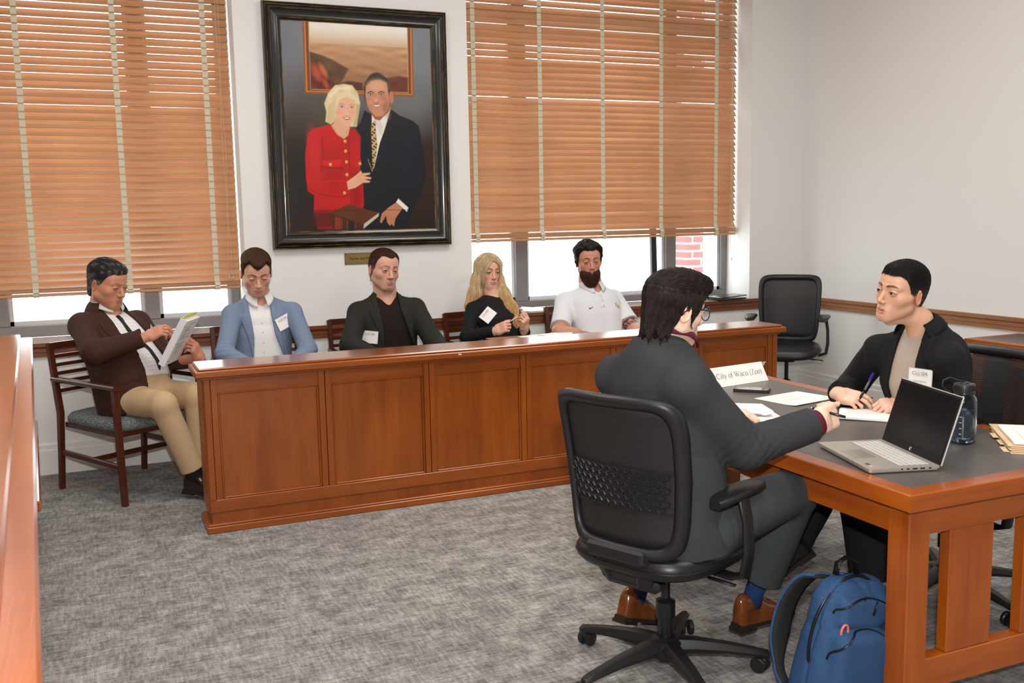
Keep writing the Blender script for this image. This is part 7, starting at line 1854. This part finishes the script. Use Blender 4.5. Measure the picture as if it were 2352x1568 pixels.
# ------------------------------------------------------------------ backpack
def backpack():
    c = V(2.075, 2.270, 0); F = nrm(V(.02, -1, 0)); S = .93; up = nrm(V(.14, -.06, 1)); F = nrm(F-up*(F@up)); X = np.cross(F, up); R = np.stack([X, F, up], 1); R2 = R*S
    r = thing('backpack', 'blue backpack with black zips leaning against the near table leg', 'backpack', tuple(c))
    o = c+V(-.02, .0, .012)
    def body(P):
        q = (P-o)@R/S; x, y, z_ = q.T; t = np.clip(z_/.46, 0, 1); hw = np.interp(t, [0, .1, .5, .8, .95, 1], [.145, .160, .158, .140, .105, .06]); hd = np.interp(t, [0, .1, .5, .8, 1], [.085, .098, .090, .070, .04])
        u = np.sqrt((np.abs(x)/hw)**3+(np.abs(y+.0)/hd)**3+1e-9)**(2/3); d = (u-1)*np.minimum(hw, hd)*.7; d = smax(d, np.maximum(-z_, z_-.455), .05)
        fp = s_box(q-V(0, .075, .16), (0, 0, 0), (.120, .045, .13), np.eye(3), .04); d = smin(d, fp, .012)
        fp2 = s_box(q-V(0, .060, .345), (0, 0, 0), (.105, .030, .055), np.eye(3), .028); d = smin(d, fp2, .014)
        zc = np.abs(np.sqrt((x/.150)**2+((z_-.20)/.245)**2)-1)*.15; d = d+.004*np.exp(-((y-.018)/.006)**2)
        return d*S+.0045*(1-2*np.abs(waves(P, (17, 17, 9), 3, 4))**.7)+.002*waves(P, (50, 50, 30), 4)
    PV, Q = nets(body, o-.30, o+V(.30, .30, .56), .0042)
    mesh_obj('bag_body', PV-world_loc(r), Q, mat('blue_denim_nylon', (.014, .050, .135), .8, noise=((400, 90, 900), (.030, .085, .205), 3, 2.5), bump=((700, 200, 900), .3, .001)), r, True)
    def onsurf(x, z_, out=.002, side=1):
        ys = np.linspace(.20*side, 0, 160); P = o+np.stack([np.full(160, x), ys, np.full(160, z_)], 1)@R2.T; i = np.argmax(body(P) < 0); return P[i]+R[:, 1]*out*side
    mz = mat('black_zip', (.008, .008, .009), .3); 
    def zipl(pts, rad=.0042):
        k = MB(); k.tube([onsurf(x, z_, .001) for x, z_ in pts], rad, 6, sq=(1, .5)); k.tube([onsurf(x, z_, .0045) for x, z_ in pts], .0014, 5); k.build('zip', mz, r, smooth=True)
    zipl([(.125*sin(a)*-1, .19+.105*cos(a)) for a in np.linspace(-1.55, 1.45, 30)])
    zipl([(.112*sin(a), .335+.060*cos(a)) for a in np.linspace(-1.7, 1.5, 26)])
    k = MB(); k.tube([o+R2@V(.158*sin(a)*(.97), .012, .235+.215*cos(a)) for a in np.linspace(-2.0, 2.0, 50)], .0055, 6); k.build('zip', mz, r, smooth=True)
    for x, z_ in ((-.035, .388), (.012, .395), (-.118, .21)):
        p = onsurf(x, z_, .006); k = MB(); k.tube([p, p+R2@V(.006, .004, -.018), p+R2@V(.012, .005, -.045)], [.0022, .0040, .0040], 6, sq=(1, .5)); k.build('zip_pull', mz, r, smooth=True)
    k = MB(); k.tube([o+R2@V(-.045, -.035, .435), o+R2@V(-.04, -.04, .475), o+R2@V(0, -.045, .492), o+R2@V(.04, -.04, .475), o+R2@V(.045, -.035, .435)], .008, 8, sq=(1.5, .5)); k.build('top_handle', mz, r, smooth=True)
    ms_ = mat('black_webbing', (.012, .013, .014), .8, bump=((300, 300, 900), .5, .001))
    for sx in (-1, 1):
        ps = [o+R2@V(sx*.060, -.070, .420), o+R2@V(sx*.085, -.125, .405), o+R2@V(sx*.115, -.165, .30), o+R2@V(sx*.125, -.165, .17), o+R2@V(sx*.135, -.13, .06), o+R2@V(sx*.13, -.08, .02)]
        t = np.linspace(0, 1, 26); pp = np.array(ps); ts = np.linspace(0, 1, len(ps)); P = np.stack([np.interp(t, ts, pp[:, i]) for i in range(3)], 1)
        ker = np.ones(5)/5; P = np.stack([np.convolve(np.pad(P[:, i], 2, mode='edge'), ker, 'valid') for i in range(3)], 1)
        w = np.interp(t, [0, .1, .6, .75, 1], [.028, .036, .034, .014, .012]); G = np.array([[P[i]-R[:, 0]*w[i], P[i]-R[:, 0]*w[i]*.5+R[:, 1]*.003, P[i]+R[:, 0]*w[i]*.5+R[:, 1]*.003, P[i]+R[:, 0]*w[i]] for i in range(26)])
        k = MB(); k.shell(G, .010); st = k.build('shoulder_strap', ms_, r, smooth=True)
        k = MB()
        for e in (0, 3): k.tube(G[:, e], .0055, 6)
        k.build('strap_piping', mat('blue_denim_nylon', (.014, .050, .135), .8), st, smooth=True)
    k = MB(); p = o+R2@V(-.165, -.06, .03); k.tube([p, p+V(-.04, .02, .03), p+V(-.07, .0, .01), p+V(-.075, -.03, -.035)], .010, 6, sq=(1.3, .25)); k.build('loose_strap', ms_, r, smooth=True)
    p = o+R2@V(-.15, -.15, .19); k = MB(); k.tube([p+.016*V(cos(t), .3*sin(t), .7*sin(t)) for t in np.linspace(0, 2*pi, 20)], .0018, 5, cap=False); k.build('cord_loop', mz, r, smooth=True)
    k = MB(); p = onsurf(.085, .29, .004); k.tube([p+R2@V(.014*cos(t), 0, .024*sin(t)) for t in np.linspace(0, 2*pi, 24)], .004, 8, cap=False); k.build('coral_tag', mat('coral_plastic', (.75, .16, .16), .4), r, smooth=True)
    return r
backpack()
